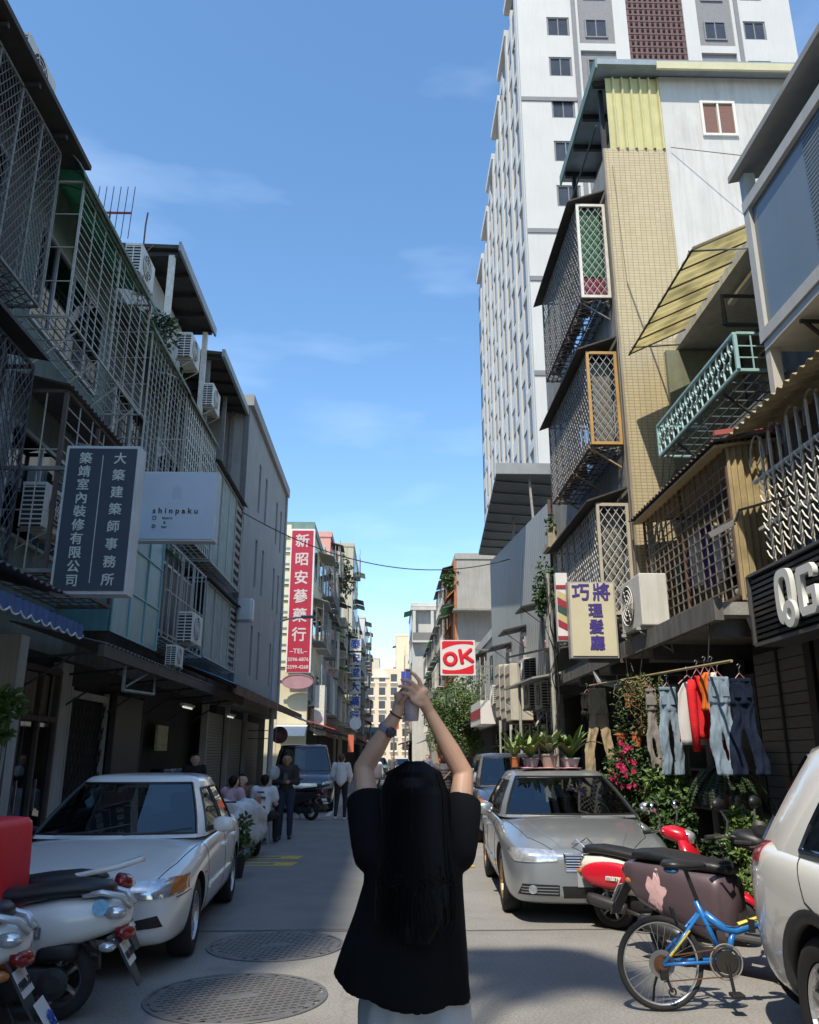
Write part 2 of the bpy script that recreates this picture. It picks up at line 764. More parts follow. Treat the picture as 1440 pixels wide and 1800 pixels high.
l_.new(_t.outputs['Object'], _w.inputs['Vector'])
l_.new(_t.outputs['Object'], _wm.inputs['A'])
l_.new(_w.outputs['Color'], _wm.inputs['B'])
l_.new(_wm.outputs['Result'], _v.inputs['Vector'])
_r = n_.new('ShaderNodeMapRange'); _r.inputs['From Min'].default_value = 0.0; _r.inputs['From Max'].default_value = 0.006
_r.inputs['To Min'].default_value = 0.86; _r.inputs['To Max'].default_value = 1.0
l_.new(_v.outputs['Distance'], _r.inputs['Value'])
_r2 = n_.new('ShaderNodeMapRange'); _r2.inputs['From Min'].default_value = 0.35; _r2.inputs['From Max'].default_value = 0.65
_r2.inputs['To Min'].default_value = 0.8; _r2.inputs['To Max'].default_value = 1.17
l_.new(_g.outputs['Fac'], _r2.inputs['Value'])
_mm = n_.new('ShaderNodeMath'); _mm.operation = 'MULTIPLY'
l_.new(_r.outputs['Result'], _mm.inputs[0]); l_.new(_r2.outputs['Result'], _mm.inputs[1])
_o = n_.new('ShaderNodeTexNoise'); _o.inputs['Scale'].default_value = 1.35; _o.inputs['Detail'].default_value = 3
l_.new(_t.outputs['Object'], _o.inputs['Vector'])
_r3 = n_.new('ShaderNodeMapRange'); _r3.inputs['From Min'].default_value = 0.62; _r3.inputs['From Max'].default_value = 0.78
_r3.inputs['To Min'].default_value = 1.0; _r3.inputs['To Max'].default_value = 0.6
l_.new(_o.outputs['Fac'], _r3.inputs['Value'])
_m2 = n_.new('ShaderNodeMath'); _m2.operation = 'MULTIPLY'
l_.new(_mm.outputs[0], _m2.inputs[0]); l_.new(_r3.outputs['Result'], _m2.inputs[1])
_mm = _m2
_mx = n_.new('ShaderNodeMix'); _mx.data_type = 'RGBA'; _mx.blend_type = 'MULTIPLY'; _mx.inputs['Factor'].default_value = 1.0
l_.new(_src, _mx.inputs['A']); l_.new(_mm.outputs[0], _mx.inputs['B'])
l_.new(_mx.outputs['Result'], _b.inputs['Base Color'])

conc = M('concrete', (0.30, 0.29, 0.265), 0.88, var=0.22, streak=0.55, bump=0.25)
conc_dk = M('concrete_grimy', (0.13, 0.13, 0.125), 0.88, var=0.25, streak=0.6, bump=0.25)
plaster_gn = M('plaster_green', (0.2, 0.25, 0.22), 0.8, var=0.15, streak=0.5)
plaster_lt = M('plaster_pale', (0.52, 0.52, 0.49), 0.8, var=0.12, streak=0.45)
white_wall = M('white_wall', (0.6, 0.6, 0.575), 0.8, var=0.1, scale=1.2, streak=0.3, bump=0.15)
tower_wall = M('tower_wall', (0.55, 0.545, 0.52), 0.7, var=0.06, scale=0.4, streak=0.1)
tower_grey = M('tower_grey', (0.2, 0.2, 0.21), 0.7, var=0.1)
grey_tile = brickmat('grey_tile', (0.25, 0.25, 0.25), (0.29, 0.285, 0.28), (0.17, 0.17, 0.165), 0.24, 0.06, 0.006, 'YZ', streak=0.3)
dark_tile = brickmat('dark_tile', (0.12, 0.125, 0.12), (0.15, 0.15, 0.145), (0.06, 0.06, 0.06), 0.24, 0.08, 0.008, 'YZ', streak=0.5)
cream_tile = brickmat('cream_tile', (0.52, 0.44, 0.265), (0.57, 0.49, 0.31), (0.33, 0.265, 0.15), 0.094, 0.055, 0.0055, 'XZ', streak=0.3, bump=0.6)
iron = M('iron_dark', (0.035, 0.035, 0.036), 0.6, var=0.3)
iron_gr = M('iron_grey', (0.2, 0.2, 0.19), 0.55, var=0.25, scale=8)
iron_lt = M('iron_pale', (0.4, 0.4, 0.36), 0.5, var=0.2, scale=8)
iron_wh = M('iron_white', (0.7, 0.68, 0.6), 0.5, var=0.2, scale=9)
alu = M('aluminium', (0.5, 0.52, 0.54), 0.4, 0.5, var=0.15)
rust = M('rust', (0.16, 0.1, 0.07), 0.85, var=0.4, scale=9)
brown_iron = M('iron_brown', (0.1, 0.075, 0.06), 0.7, var=0.3)
tin = M('tin_roof', (0.13, 0.125, 0.12), 0.7, var=0.3, streak=0.3)
tin_gn = M('tin_green', (0.15, 0.23, 0.2), 0.6, var=0.2)
roof_grey = M('roof_grey', (0.2, 0.21, 0.21), 0.7, var=0.2)
green_pl = translucent('green_plastic', (0.16, 0.4, 0.24), 0.45)
paleg_pl = translucent('pale_green_plastic', (0.42, 0.5, 0.36), 0.45)
yellow_pl = translucent('yellow_plastic', (0.8, 0.74, 0.5), 0.72)
teal_pl = M('teal_plastic', (0.15, 0.34, 0.36), 0.35, var=0.15, scale=2, streak=0.3)
frost_pl = M('frosted_panel', (0.33, 0.36, 0.31), 0.4, var=0.2, scale=3, streak=0.4)
blue_cl = M('blue_canvas', (0.06, 0.115, 0.25), 0.75, var=0.25, scale=4)
glass_dk = glass('glass_dark', (0.05, 0.055, 0.06), 0.03, 0.03)
dark_in = M('dark_interior', (0.012, 0.012, 0.012), 0.9, var=0)
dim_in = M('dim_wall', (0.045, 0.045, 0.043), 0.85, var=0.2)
black_pl = M('black_plastic', (0.018, 0.018, 0.02), 0.45, var=0.1)
rubber = M('rubber', (0.022, 0.022, 0.022), 0.85, var=0.2, scale=12)
steel = M('steel', (0.55, 0.55, 0.55), 0.3, 0.9, var=0.1)
chrome = M('chrome', (0.8, 0.8, 0.8), 0.12, 1.0, var=0)
white_pl = M('white_plastic', (0.7, 0.7, 0.66), 0.45, var=0.08)
cream_pl = M('cream_plastic', (0.6, 0.56, 0.46), 0.5, var=0.12, streak=0.25)
ac_dark = M('ac_dark', (0.04, 0.04, 0.045), 0.7, var=0)
paint_w = M('road_white', (0.62, 0.61, 0.58), 0.8, var=0.25, scale=14)
paint_y = M('road_yellow', (0.55, 0.40, 0.07), 0.8, var=0.35, scale=12)
wood_lt = M('wood_light', (0.42, 0.3, 0.15), 0.7, var=0.3, stretch=(8, 8, 0.6))
orange_fr = M('orange_frame', (0.52, 0.31, 0.1), 0.6, var=0.2)
leafA = M('leaf_mid', (0.06, 0.115, 0.03), 0.55, var=0.35, scale=5)
leafB = M('leaf_light', (0.12, 0.19, 0.045), 0.5, var=0.35, scale=6)
leafC = M('leaf_dark', (0.032, 0.06, 0.022), 0.5, var=0.3, scale=5)
bark = M('bark', (0.14, 0.105, 0.075), 0.9, var=0.3, scale=9)
terra = M('terracotta', (0.5, 0.16, 0.06), 0.8, var=0.2, scale=7)
letter_w = M('letter_white', (0.75, 0.76, 0.72), 0.5, var=0)

# ================================================================== GROUND
g = G()
g.add([(-250, -80, 0), (250, -80, 0), (250, 900, 0), (-250, 900, 0)], [(0, 1, 2, 3)])
struct(g.build('road', asphalt))
for x0, x1, nm in ((-5.4, -3.35, 'shop_apron'), (3.45, 6.0, 'shop_apron')):
    struct(G().box(x0, x1, -26, 150, -0.05, 0.06).build(nm, M('apron', (0.24, 0.235, 0.22), 0.85, var=0.2, bump=0.2)))
# darker trench repair in the asphalt
struct(G().add([(-3.0, 8.62, 0.004), (0.3, 8.72, 0.004), (0.34, 16.5, 0.004), (-0.5, 22, 0.004), (-3.0, 22, 0.004)], [(0, 1, 2, 3, 4)]).build('road_patch', M('asphalt_new', (0.215, 0.213, 0.205), 0.9, var=0.16, scale=1.3, bump=0.35, bscale=150)))
g = G()
for (pts_) in (((-3.2, 8.6), (-1.2, 8.63), (0.6, 8.6), (2.9, 8.66)),):
    for (xa, ya), (xb, yb) in zip(pts_, pts_[1:]):
        d_ = V(xb - xa, yb - ya, 0).normalized().cross(V(0, 0, 1)) * 0.011
        g.add([(xa - d_.x, ya - d_.y, 0.0065), (xb - d_.x, yb - d_.y, 0.0065), (xb + d_.x, yb + d_.y, 0.0065), (xa + d_.x, ya + d_.y, 0.0065)], [(0, 1, 2, 3)])
struct(g.build('road_seam', M('tar_seam', (0.09, 0.088, 0.085), 0.85, var=0.3, scale=9)))
# faded yellow and white paint: bay boxes on the left, a dash by the silver car, a lane line far off
g = G()
for (ya, yb) in ((13.4, 13.85), (14.25, 14.7)):
    g.add([(-2.75, ya, 0.008), (-1.75, ya + 0.02, 0.008), (-1.75, ya + 0.13, 0.008), (-2.75, ya + 0.11, 0.008)], [(0, 1, 2, 3)])
    g.add([(-2.75, yb - 0.11, 0.008), (-1.75, yb - 0.09, 0.008), (-1.75, yb + 0.02, 0.008), (-2.75, yb, 0.008)], [(0, 1, 2, 3)])
    g.add([(-1.75, ya + 0.02, 0.008), (-1.45, ya + 0.02, 0.008), (-1.4, yb + 0.02, 0.008), (-1.75, yb + 0.02, 0.008)], [(0, 1, 2, 3)])
struct(g.build('yellow_marking', paint_y))
struct(G().add([(1.02, 13.2, 0.008), (1.3, 13.2, 0.008), (1.3, 13.5, 0.008), (1.02, 13.5, 0.008)], [(0, 1, 2, 3)]).build('yellow_marking', paint_y))
g = G()
for (xa, ya, xb, yb) in ((-1.75, 24, -1.62, 29), (-0.62, 16.1, -0.25, 16.3), (-0.62, 17.3, -0.25, 18.6), (-0.7, 19.4, -0.3, 19.7)):
    g.add([(xa, ya, 0.008), (xb, ya, 0.008), (xb, yb, 0.008), (xa, yb, 0.008)], [(0, 1, 2, 3)])
struct(g.build('white_marking', paint_w))


def manhole(cx, cy, R, rot, label):
    """cast grating: plate with real slots, in a steel ring"""
    t = thing('manhole_cover', label, 'manhole cover', (cx, cy, 0.0))
    ring = G().lathe([(R, 0.0045), (R * 0.995, 0.0095), (R * 0.955, 0.0105), (R * 0.95, 0.0083)], (cx, cy, 0), (0, 0, 1), 64, caps=False)
    ring.build('rim', M('cast_iron', (0.17, 0.165, 0.16), 0.6, 0.35, var=0.2, scale=9), t)
    g = G()
    s = 0.058
    k = int(R / s) + 1
    c, sn = math.cos(rot), math.sin(rot)
    hs = G()
    zt, zb = 0.008, 0.0012

    def P(u, v, z):
        return (cx + u * c - v * sn, cy + u * sn + v * c, z)
    for i in range(-k, k):
        for j in range(-k, k):
            u0, v0 = i * s, j * s
            ou = (s * 0.5 if j % 2 else 0)
            u0 += ou
            uc, vc = u0 + s / 2, v0 + s / 2
            if math.hypot(uc, vc) > R * 0.94:
                continue
            u1, v1 = u0 + s, v0 + s
            solid = math.hypot(uc, vc) > R * 0.86 or (abs(vc) < s * 1.2 and -2.4 * s < uc < 2.4 * s)
            if solid:
                g.add([P(u0, v0, zt), P(u1, v0, zt), P(u1, v1, zt), P(u0, v1, zt)], [(0, 1, 2, 3)])
            else:
                a0, a1, b0, b1 = u0 + s * 0.13, u1 - s * 0.13, v0 + s * 0.28, v1 - s * 0.28
                g.add([P(u0, v0, zt), P(u1, v0, zt), P(u1, v1, zt), P(u0, v1, zt), P(a0, b0, zt), P(a1, b0, zt), P(a1, b1, zt), P(a0, b1, zt),
                       P(a0, b0, zb), P(a1, b0, zb), P(a1, b1, zb), P(a0, b1, zb)],
                      [(0, 1, 5, 4), (1, 2, 6, 5), (2, 3, 7, 6), (3, 0, 4, 7), (4, 5, 9, 8), (5, 6, 10, 9), (6, 7, 11, 10), (7, 4, 8, 11)])
                hs.add([P(a0, b0, zb), P(a1, b0, zb), P(a1, b1, zb), P(a0, b1, zb)], [(0, 1, 2, 3)])
    g.build('grating', M('cast_iron'), t)
    stuff(hs.build('slot', M('drain_dark', (0.018, 0.018, 0.02), 0.9, var=0), t))


manhole(-1.04, 6.42, 0.63, 0.42, 'large round slotted iron cover in the road beside the white scooters')
manhole(-0.98, 8.02, 0.60, 0.36, 'large round slotted iron cover beside the front wheel of the white sedan')

# ================================================================== AIR CONDITIONERS


def make_ac(flip=1):
    t = thing('air_conditioner', 'white air conditioner', 'air conditioner', (0, 0, 0), local=True, group='outdoor air conditioner units')
    G().box(-0.16, 0.16, 0.006, 0.82, 0.0, 0.60).build('casing', M('ac_case', (0.66, 0.65, 0.6), 0.5, var=0.1, streak=0.3), t, bevel=0.012)
    fl = G()
    for k in range(9):
        z = 0.03 + k * 0.062
        fl.box(-0.15, 0.15, -0.012, 0.004, z, z + 0.018)
    for x in (-0.15, -0.01, 0.135):
        fl.box(x, x + 0.016, -0.0125, 0.0035, 0.0, 0.56)
    fl.box(-0.155, 0.155, -0.013, 0.003, 0.56, 0.6)
    fl.build('coil_guard', M('ac_white', (0.78, 0.76, 0.7), 0.5, var=0.05), t)
    G().box(-0.15, 0.15, -0.004, 0.005, 0.0, 0.56).build('coil', ac_dark, t)
    f = G()
    xx = 0.166 * flip
    f.lathe([(0.235, 0.0), (0.235, 0.008), (0.001, 0.008)], (xx if flip > 0 else xx - 0.008, 0.34, 0.3), (1, 0, 0), 20)
    fan = f.build('fan', ac_dark, t)
    q = G()
    for r in (0.06, 0.12, 0.18, 0.235):
        q.torus((xx + 0.012 * flip, 0.34, 0.3), (1, 0, 0), r, 0.006, 20, 4)
    for a in range(6):
        q.tube((xx + 0.012 * flip, 0.34, 0.3), (xx + 0.012 * flip, 0.34 + 0.235 * math.cos(a * 1.047), 0.3 + 0.235 * math.sin(a * 1.047)), 0.005, 4)
    q.build('fan_grille', M('ac_white'), fan)
    for y in (0.1, 0.7):
        b = G()
        b.box(-0.2, 0.2, y - 0.02, y + 0.02, -0.04, -0.002)
        b.tube((-0.18 * flip, y, -0.04), (-0.2 * flip, y, -0.3), 0.012, 4)
        b.tube((0.18 * flip, y, -0.04), (-0.19 * flip, y, -0.27), 0.012, 4)
        b.build('bracket', iron_lt, t)
    return t


AC_L, AC_R = make_ac(1), make_ac(-1)
_used = set()


def ac(side, loc, label, rz=0.0, scale=1.0):
    p = AC_L if side == 'L' else AC_R
    if side not in _used:
        _used.add(side)
        p.location = loc
        p.rotation_euler = (0, 0, rz)
        p.scale = (scale,) * 3
        p['label'] = label
        return p
    return copy_thing(p, loc, rz, label, (scale,) * 3)


# ================================================================== LEFT ROW
XW, XC = -4.9, -4.2        # left wall plane and cage front


def cage(parent, xi, xo, y0, y1, z0, z1, fmat, bmat, nb, nr, style='bars', t=0.014, step=0.11, frame=0.025, floor=True, end=True, nbe=4, posts=3):
    """window cage between the wall plane xi and its street face xo"""
    g = G()
    for y in (y0, y1):
        for z in (z0, z1):
            g.obox((xi, y - frame / 2, z - frame / 2), (xo - xi, 0, 0), (0, frame, 0), (0, 0, frame))
    for z in (z0, z1):
        g.box(xo - frame / 2, xo + frame / 2, y0, y1, z - frame / 2, z + frame / 2)
    for k in range(posts + 1):
        y = y0 + (y1 - y0) * k / posts
        g.box(xo - frame / 2, xo + frame / 2, y - frame / 2, y + frame / 2, z0, z1)
    if floor:
        for k in range(5):
            x = xi + (xo - xi) * k / 5
            g.box(x - 0.008, x + 0.008, y0, y1, z0 - 0.02, z0 - 0.004)
        for k in range(int((y1 - y0) / 0.3)):
            y = y0 + 0.3 * k
            g.box(min(xi, xo), max(xi, xo), y - 0.008, y + 0.008, z0 - 0.034, z0 - 0.0215)
    c = g.build('cage', fmat, parent)
    L, Hh = y1 - y0, z1 - z0
    s = 1 if xo > xi else -1
    if style in ('bars', 'grid'):
        bars(c, (xo + 0.004 * s, y0, z0), (0, L, 0), (0, 0, Hh), nb, nr, bmat, t)
        if end:
            bars(c, (xo, y0 - 0.003, z0), (xi - xo, 0, 0), (0, 0, Hh), nbe, max(2, nr // 3), bmat, t)
    elif style == 'mesh':
        diamond(c, (xo + 0.012 * s, y0, z0), (0, L, 0), (0, 0, Hh), step, bmat, t * 0.42)
        if end:
            diamond(c, (xo, y0 - 0.014, z0), (xi - xo, 0, 0), (0, 0, Hh), step, bmat, t * 0.42)
        if floor:
            diamond(c, (xo, y0, z0 - 0.04), (0, L, 0), (xi - xo, 0, 0), step * 1.4, bmat, t * 0.42)
    return c


def scallop(parent, x, y0, y1, z, mat, n, drop=0.16, trim=None):
    g = G()

    def fn(u, v):
        e = abs(math.sin(math.pi * u * n))
        return (x + 0.012 * math.sin(u * n * 9), y0 + (y1 - y0) * u, z - v * (drop - 0.05 + 0.05 * e))
    g.sheet(fn, n * 8, 3, 0.006)
    o = g.build('valance', mat, parent)
    if trim:
        q = G()
        q.path([(x + 0.004, y0 + (y1 - y0) * u / (n * 8), z - (drop - 0.05 + 0.05 * abs(math.sin(math.pi * u / 8)))) for u in range(n * 8 + 1)], 0.011, 5)
        q.build('piping', trim, o)
    return o


# --- L0: tall unseen shade blocks, then the lower block beside and behind the camera
bt = thing('apartment_block', 'tall unseen concrete block added to shade the near person, palm tub on its flat roof', 'building', (-8, -18, 0))  # unseen block added for shade; its height keeps sun off the near person
G().box(-12, XW, -30, -7.02, 0, 20.2).build('wall', conc, bt)
G().box(-12.1, -4.45, -30.1, -7.0, 20.2, 20.8).build('parapet', conc, bt)
for yy in range(-28, -9, 4):
    for z in (1.0, 4.4, 7.6, 10.8, 14.0, 17.2):
        window(bt, (XW, yy, z), (0, 1.8, 0), (0, 0, 1.5), (1, 0, 0), 2, alu, glass_dk)
hb_t = thing('shade_tower', 'unseen grey high-rise behind the row of houses, shaped to shade the road', 'building', (-18, -14, 0))  # unseen high-rise; its stepped front is shaped to set the road's shadow edge
G().box(-26, -12.95, -24.5, -20.62, 0, 48).build('wall', conc, hb_t)
G().box(-26, -12.1, -20.6, 0, 0, 48).build('wall', conc, hb_t)
for k in range(12):
    for yy in (-19, -15, -11, -7, -3):
        G().box(-12.1, -12.04, yy, yy + 2, 10 + k * 3.1, 11.6 + k * 3.1).build('window', glass_dk, hb_t)
b0 = thing('apartment_block', 'grimy low apartment block with a plain parapet next to the blue awning', 'building', (-8, 1, 0))
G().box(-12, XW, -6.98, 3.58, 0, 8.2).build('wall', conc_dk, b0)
G().box(-12.1, -4.45, -6.97, 3.55, 8.2, 8.5).build('parapet', conc, b0)
for yy in (-6, -3.5, -1, 1.4):
    for z in (1.0, 4.4):
        window(b0, (XW, yy, z), (0, 1.8, 0), (0, 0, 1.5), (1, 0, 0), 2, alu, glass_dk)
# a palm in a tub on that roof: its crown throws the blurred shadow on the road
pt = thing('rooftop_palm', 'palm in a terracotta tub on the edge of a flat roof', 'palm', (-4.85, -7.5, 20.8))
G().lathe([(0.3, 0), (0.38, 0.5), (0.34, 0.5), (0.3, 0.44), (0.001, 0.44)], (-4.85, -7.5, 20.8), (0, 0, 1), 14).build('tub', terra, pt)
G().path([(-4.85, -7.5, 21.1), (-4.8, -7.5, 22.3), (-4.7, -7.45, 23.4), (-4.6, -7.4, 24.3)], 0.08, 8, rads=[0.1, 0.07, 0.06, 0.05]).build('trunk', bark, pt)
g = G()
rg = random.Random(3)
for k in range(13):
    a = k * 2 * math.pi / 13 + rg.uniform(-0.2, 0.2)
    el = rg.uniform(-0.3, 0.7)
    ln = rg.uniform(0.6, 1.15)
    pp = [V(-4.6 + math.cos(a) * ln * s * math.cos(el), -7.4 + math.sin(a) * ln * s * math.cos(el), 24.3 + ln * (math.sin(el) * s - 0.55 * s * s)) for s in (0, .2, .4, .6, .8, 1)]
    g.path(pp, 0.012, 4)
    for i in range(1, 26):
        q = i / 26 * 5
        p = pp[int(q)].lerp(pp[min(int(q) + 1, 5)], q % 1)
        d = (pp[5] - pp[0]).normalized()
        sd = d.cross(V(0, 0, 1)).normalized()
        for sg in (1, -1):
            L_ = 0.42 * math.sin(math.pi * (0.15 + 0.8 * i / 26))
            e = p + sd * sg * L_ + d * L_ * 0.5 - V(0, 0, 0.16)
            g.add([p, p + d * 0.03, e, p - d * 0.03 + V(0, 0, 0.004)], [(0, 1, 2), (0, 2, 3)])
g.build('crown', leafC, pt)

# --- L1: dark house with the mesh-caged top floor and the blue awning
b1 = thing('walk_up_house', 'dark grimy house with wire-mesh cages upstairs and a blue awning', 'building', (-8, 6, 0))
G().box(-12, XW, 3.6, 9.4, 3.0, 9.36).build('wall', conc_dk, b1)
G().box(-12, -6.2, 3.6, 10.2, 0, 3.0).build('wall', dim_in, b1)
g = G()
g.obox((-12, 3.65, 9.62), (7.82, 0, -0.27), (0, 6.0, 0.02), (0.004, 0, 0.07))
rf = g.build('roof', M('roof_board', (0.06, 0.055, 0.05), 0.8, var=0.3, scale=6), b1)
for k in range(7):
    y = 3.8 + k * 0.85
    G().obox((-4.95, y, 9.29), (0.72, 0, -0.025), (0, 0.05, 0), (0, 0, 0.06)).build('rafter', iron, rf)
c1 = cage(b1, XW, -4.42, 4.6, 9.2, 6.98, 9.26, iron_gr, M('mesh_wire', (0.14, 0.14, 0.14), 0.5, 0.3, var=0.1), 0, 0, 'mesh', 0.016, 0.105, 0.035, posts=8)
for (y, z, h, p) in ((5.0, 7.2, 1.7, 2), (7.1, 7.2, 1.7, 2)):
    window(b1, (XW, y, z), (0, 1.75, 0), (0, 0, h), (1, 0, 0), p, alu, glass_dk)
G().obox((-4.25, 4.6, 6.3), (-0.64, 0, 0.12), (0, 4.75, 0), (0, 0, 0.05)).build('awning', iron, b1)
cage(b1, XW, -4.42, 4.6, 9.3, 3.75, 6.2, iron, M('mesh_wire_dark', (0.09, 0.09, 0.1), 0.6, var=0.1), 0, 0, 'mesh', 0.016, 0.12, 0.04, posts=6)
window(b1, (XW, 5.0, 4.2), (0, 3.6, 0), (0, 0, 1.5), (1, 0, 0), 4, alu, glass_dk)
g = G()
corr(g, (-4.95, 4.4, 3.72), (0, 5.6, 0), (1.15, 0, -0.3), 34, 0.018)
g.build('tin_awning', tin, b1)
G().sheet(lambda u, v: (-4.55 + 0.93 * v, 4.4 + 5.35 * u, 3.42 - 0.34 * v - 0.05 * math.sin(math.pi * v) + 0.012 * math.sin(u * 40)), 60, 5, 0.006).build('canvas_awning', blue_cl, b1, smooth=True)
scallop(b1, -3.61, 4.4, 9.75, 3.075, blue_cl, 22, 0.17, M('white_piping', (0.65, 0.67, 0.68), 0.7, var=0.1))
# light pier beside the glass doors, house number box
G().box(-6.6, -4.42, 9.98, 10.22, 0.06, 3.0).build('pier', plaster_lt, b1)
G().box(-4.98, -4.9, 9.93, 9.98, 1.62, 1.78).build('meter_box', iron, b1)

# --- L2: green caged balcony
b2 = thing('walk_up_house', 'house with the curved green plastic roof over its caged balcony', 'building', (-8, 11, 0))
G().box(-12, XW, 9.42, 13.0, 3.0, 9.95).build('wall', plaster_gn, b2)
G().box(-12, XW - 0.02, 10.22, 13.0, 0, 3.0).build('wall', dim_in, b2)
c2 = cage(b2, XW, XC, 9.55, 12.75, 7.05, 9.1, iron_lt, iron_lt, 8, 17, 'bars', 0.013, frame=0.028, posts=2, nbe=3)
for k in range(4):
    y = 9.9 + k * 0.85
    G().tube((XC, y, 7.02), (XW, y - 0.05, 6.35), 0.014, 5).build('strut', iron_lt, c2)


def curved_roof(parent, y0, y1, zt, zf, xo, mat, rib, nrib, name='awning'):
    def fn(u, v):
        a = v * math.pi * 0.42
        return (XW + (xo - XW) * math.sin(a) / math.sin(math.pi * 0.42), y0 + (y1 - y0) * u, zf + (zt - zf) * (math.cos(a) - math.cos(math.pi * 0.42)) / (1 - math.cos(math.pi * 0.42)))
    o = G().sheet(fn, 30, 8, 0.006).build(name, mat, parent, smooth=True)
    for k in range(nrib + 1):
        u = k / nrib
        pts = [V(fn(u, v / 8)) - V(0, 0, 0.016) for v in range(9)]
        G().path(pts, 0.011, 5).build('rib', rib, o)
    G().tube(V(fn(0, 1)) - V(0, 0, 0.014), V(fn(1, 1)) - V(0, 0, 0.014), 0.012, 5).build('rail', rib, o)
    return o


curved_roof(b2, 9.35, 13.0, 9.62, 9.02, -4.1, green_pl, iron_gr, 8)
window(b2, (XW, 9.9, 7.25), (0, 2.6, 0), (0, 0, 1.5), (1, 0, 0), 4, alu, glass_dk)
g = G()
corr(g, (-4.92, 9.6, 6.32), (0, 2.55, 0), (0.86, 0, -0.2), 18, 0.017)
g.build('tin_awning', tin, b2)
cage(b2, XW, -4.15, 9.75, 12.1, 3.7, 6.08, brown_iron, M('bar_worn', (0.4, 0.39, 0.34), 0.6, var=0.3), 6, 13, 'bars', 0.014, frame=0.05, posts=2, nbe=4)
window(b2, (XW, 9.9, 4.3), (0, 2.0, 0), (0, 0, 1.5), (1, 0, 0), 2, alu, glass_dk)
ac('L', (-4.62, 10.25, 4.42), 'white air conditioner inside the brown barred cage behind the dark office sign')
G().tube((-4.83, 9.5, 3.2), (-4.83, 9.5, 6.9), 0.045, 8).build('drainpipe', M('pipe_grey', (0.34, 0.35, 0.34), 0.5, var=0.15), b2)
G().tube((-4.8, 9.62, 5.6), (-4.8, 9.62, 7.0), 0.025, 6).build('drainpipe', M('pipe_grey'), b2)

# --- L3: tall barred cages, open sheds on the roof
b3 = thing('walk_up_house', 'tall house with pale vertical bars, a white grid cage and an open roof shed', 'building', (-8, 16, 0))
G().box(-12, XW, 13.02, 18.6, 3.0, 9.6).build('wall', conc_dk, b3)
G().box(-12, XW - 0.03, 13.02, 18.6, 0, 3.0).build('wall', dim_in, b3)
cage(b3, XW, XC, 13.05, 15.6, 5.75, 8.75, iron_lt, iron_lt, 13, 22, 'bars', 0.011, frame=0.025, posts=2, nbe=4)
curved_roof(b3, 13.0, 15.65, 9.3, 8.72, -4.12, paleg_pl, iron_gr, 5)
cage(b3, XW, XC, 15.75, 18.5, 5.95, 8.72, iron_lt, iron_wh, 16, 14, 'bars', 0.018, frame=0.025, posts=2, nbe=5)
curved_roof(b3, 15.68, 18.55, 9.25, 8.68, -4.12, M('mossy_sheet', (0.2, 0.22, 0.1), 0.8, var=0.4, scale=4), iron_gr, 5)
for y in (13.4, 16.1):
    window(b3, (XW, y, 6.3), (0, 2.0, 0), (0, 0, 1.7), (1, 0, 0), 2, alu, glass_dk)
tp = G()
tp.box(XC - 0.02, XC, 12.4, 14.9, 3.4, 5.6)
tlp = tp.build('teal_screen', teal_pl, b3)
bars(tlp, (XC + 0.012, 12.4, 3.4), (0, 2.5, 0), (0, 0, 2.2), 4, 4, M('teal_bar', (0.28, 0.5, 0.52), 0.5, var=0.1), 0.022)
G().box(XW, XC - 0.03, 12.4, 12.43, 3.4, 5.6).build('screen_end', teal_pl, b3)
G().sheet(lambda u, v: (-4.85 + 0.75 * v, 15.0 + 1.2 * u, 5.55 - 0.28 * v * v), 8, 6, 0.006).build('awning', green_pl, b3, smooth=True)
cage(b3, XW, XC, 15.2, 18.5, 3.7, 5.5, iron_lt, iron_lt, 9, 3, 'bars', 0.022, frame=0.03, posts=3, nbe=3)
window(b3, (-4.5, 15.3, 3.9), (0, 3.0, 0), (0, 0, 1.4), (1, 0, 0), 5, alu, M('drawn_curtain', (0.16, 0.15, 0.13), 0.8, var=0.3, stretch=(6, 6, 0.4)))
# roof shed
sh = G()
sh.obox((-8.0, 15.4, 12.15), (3.45, 0, -0.1), (0, 3.7, 0), (0.001, 0, 0.09))
shr = sh.build('shed_roof', M('roof_board'), b3)
G().box(-4.58, -4.53, 15.36, 19.14, 11.98, 12.2).build('gutter', M('gutter_grey', (0.33, 0.36, 0.38), 0.5, var=0.15), shr)
for k in range(5):
    G().box(-8, -4.6, 15.5 + k * 0.85, 15.57 + k * 0.85, 11.93, 12.02).build('rafter', iron, shr)
for (x, y) in ((-4.75, 15.55), (-4.75, 18.9), (-6.5, 15.55)):
    G().box(x - 0.06, x + 0.06, y - 0.06, y + 0.06, 9.6, 11.95).build('post', iron_wh, b3)
G().box(-8, -5.3, 15.8, 18.8, 9.6, 11.9).build('shed_wall', plaster_lt, b3)
g = G()
for k in range(4):
    leaves(g, (-4.75, 14.9 + k * 0.3, 9.9 + 0.1 * k), (0.2, 0.3, 0.35), 110, 0.12, RNG)
tag(g.build('roof_creeper', leafC), 'dark creeper hanging below the roof shed of the caged house', 'plant')
ac('L', (-4.75, 13.2, 10.05), 'white air conditioner standing on the roof beside the tv aerial')
ac('L', (-4.62, 16.6, 10.1), 'white air conditioner on a bracket under the open roof shed')
ac('L', (-4.6, 18.9, 9.95), 'white air conditioner on a bracket under the dark overhanging roof')
ac('L', (-4.75, 8.35, 9.78), 'white air conditioner on the edge of the dark overhanging roof board')
ac('L', (-4.95, 7.2, 9.9), 'bigger grey-sided air conditioner set back on the roof above the wire-mesh cage', scale=1.1)
ac('L', (-4.05, 16.3, 3.75), 'caged air conditioner below the green plastic hood')
ac('L', (-3.95, 15.05, 3.16), 'small air conditioner lying on the shop canopy below the teal screen', scale=0.62)
at_ = thing('tv_aerial', 'red-boomed roof aerial with seven thin rods', 'aerial', (-6, 15, 9.6))
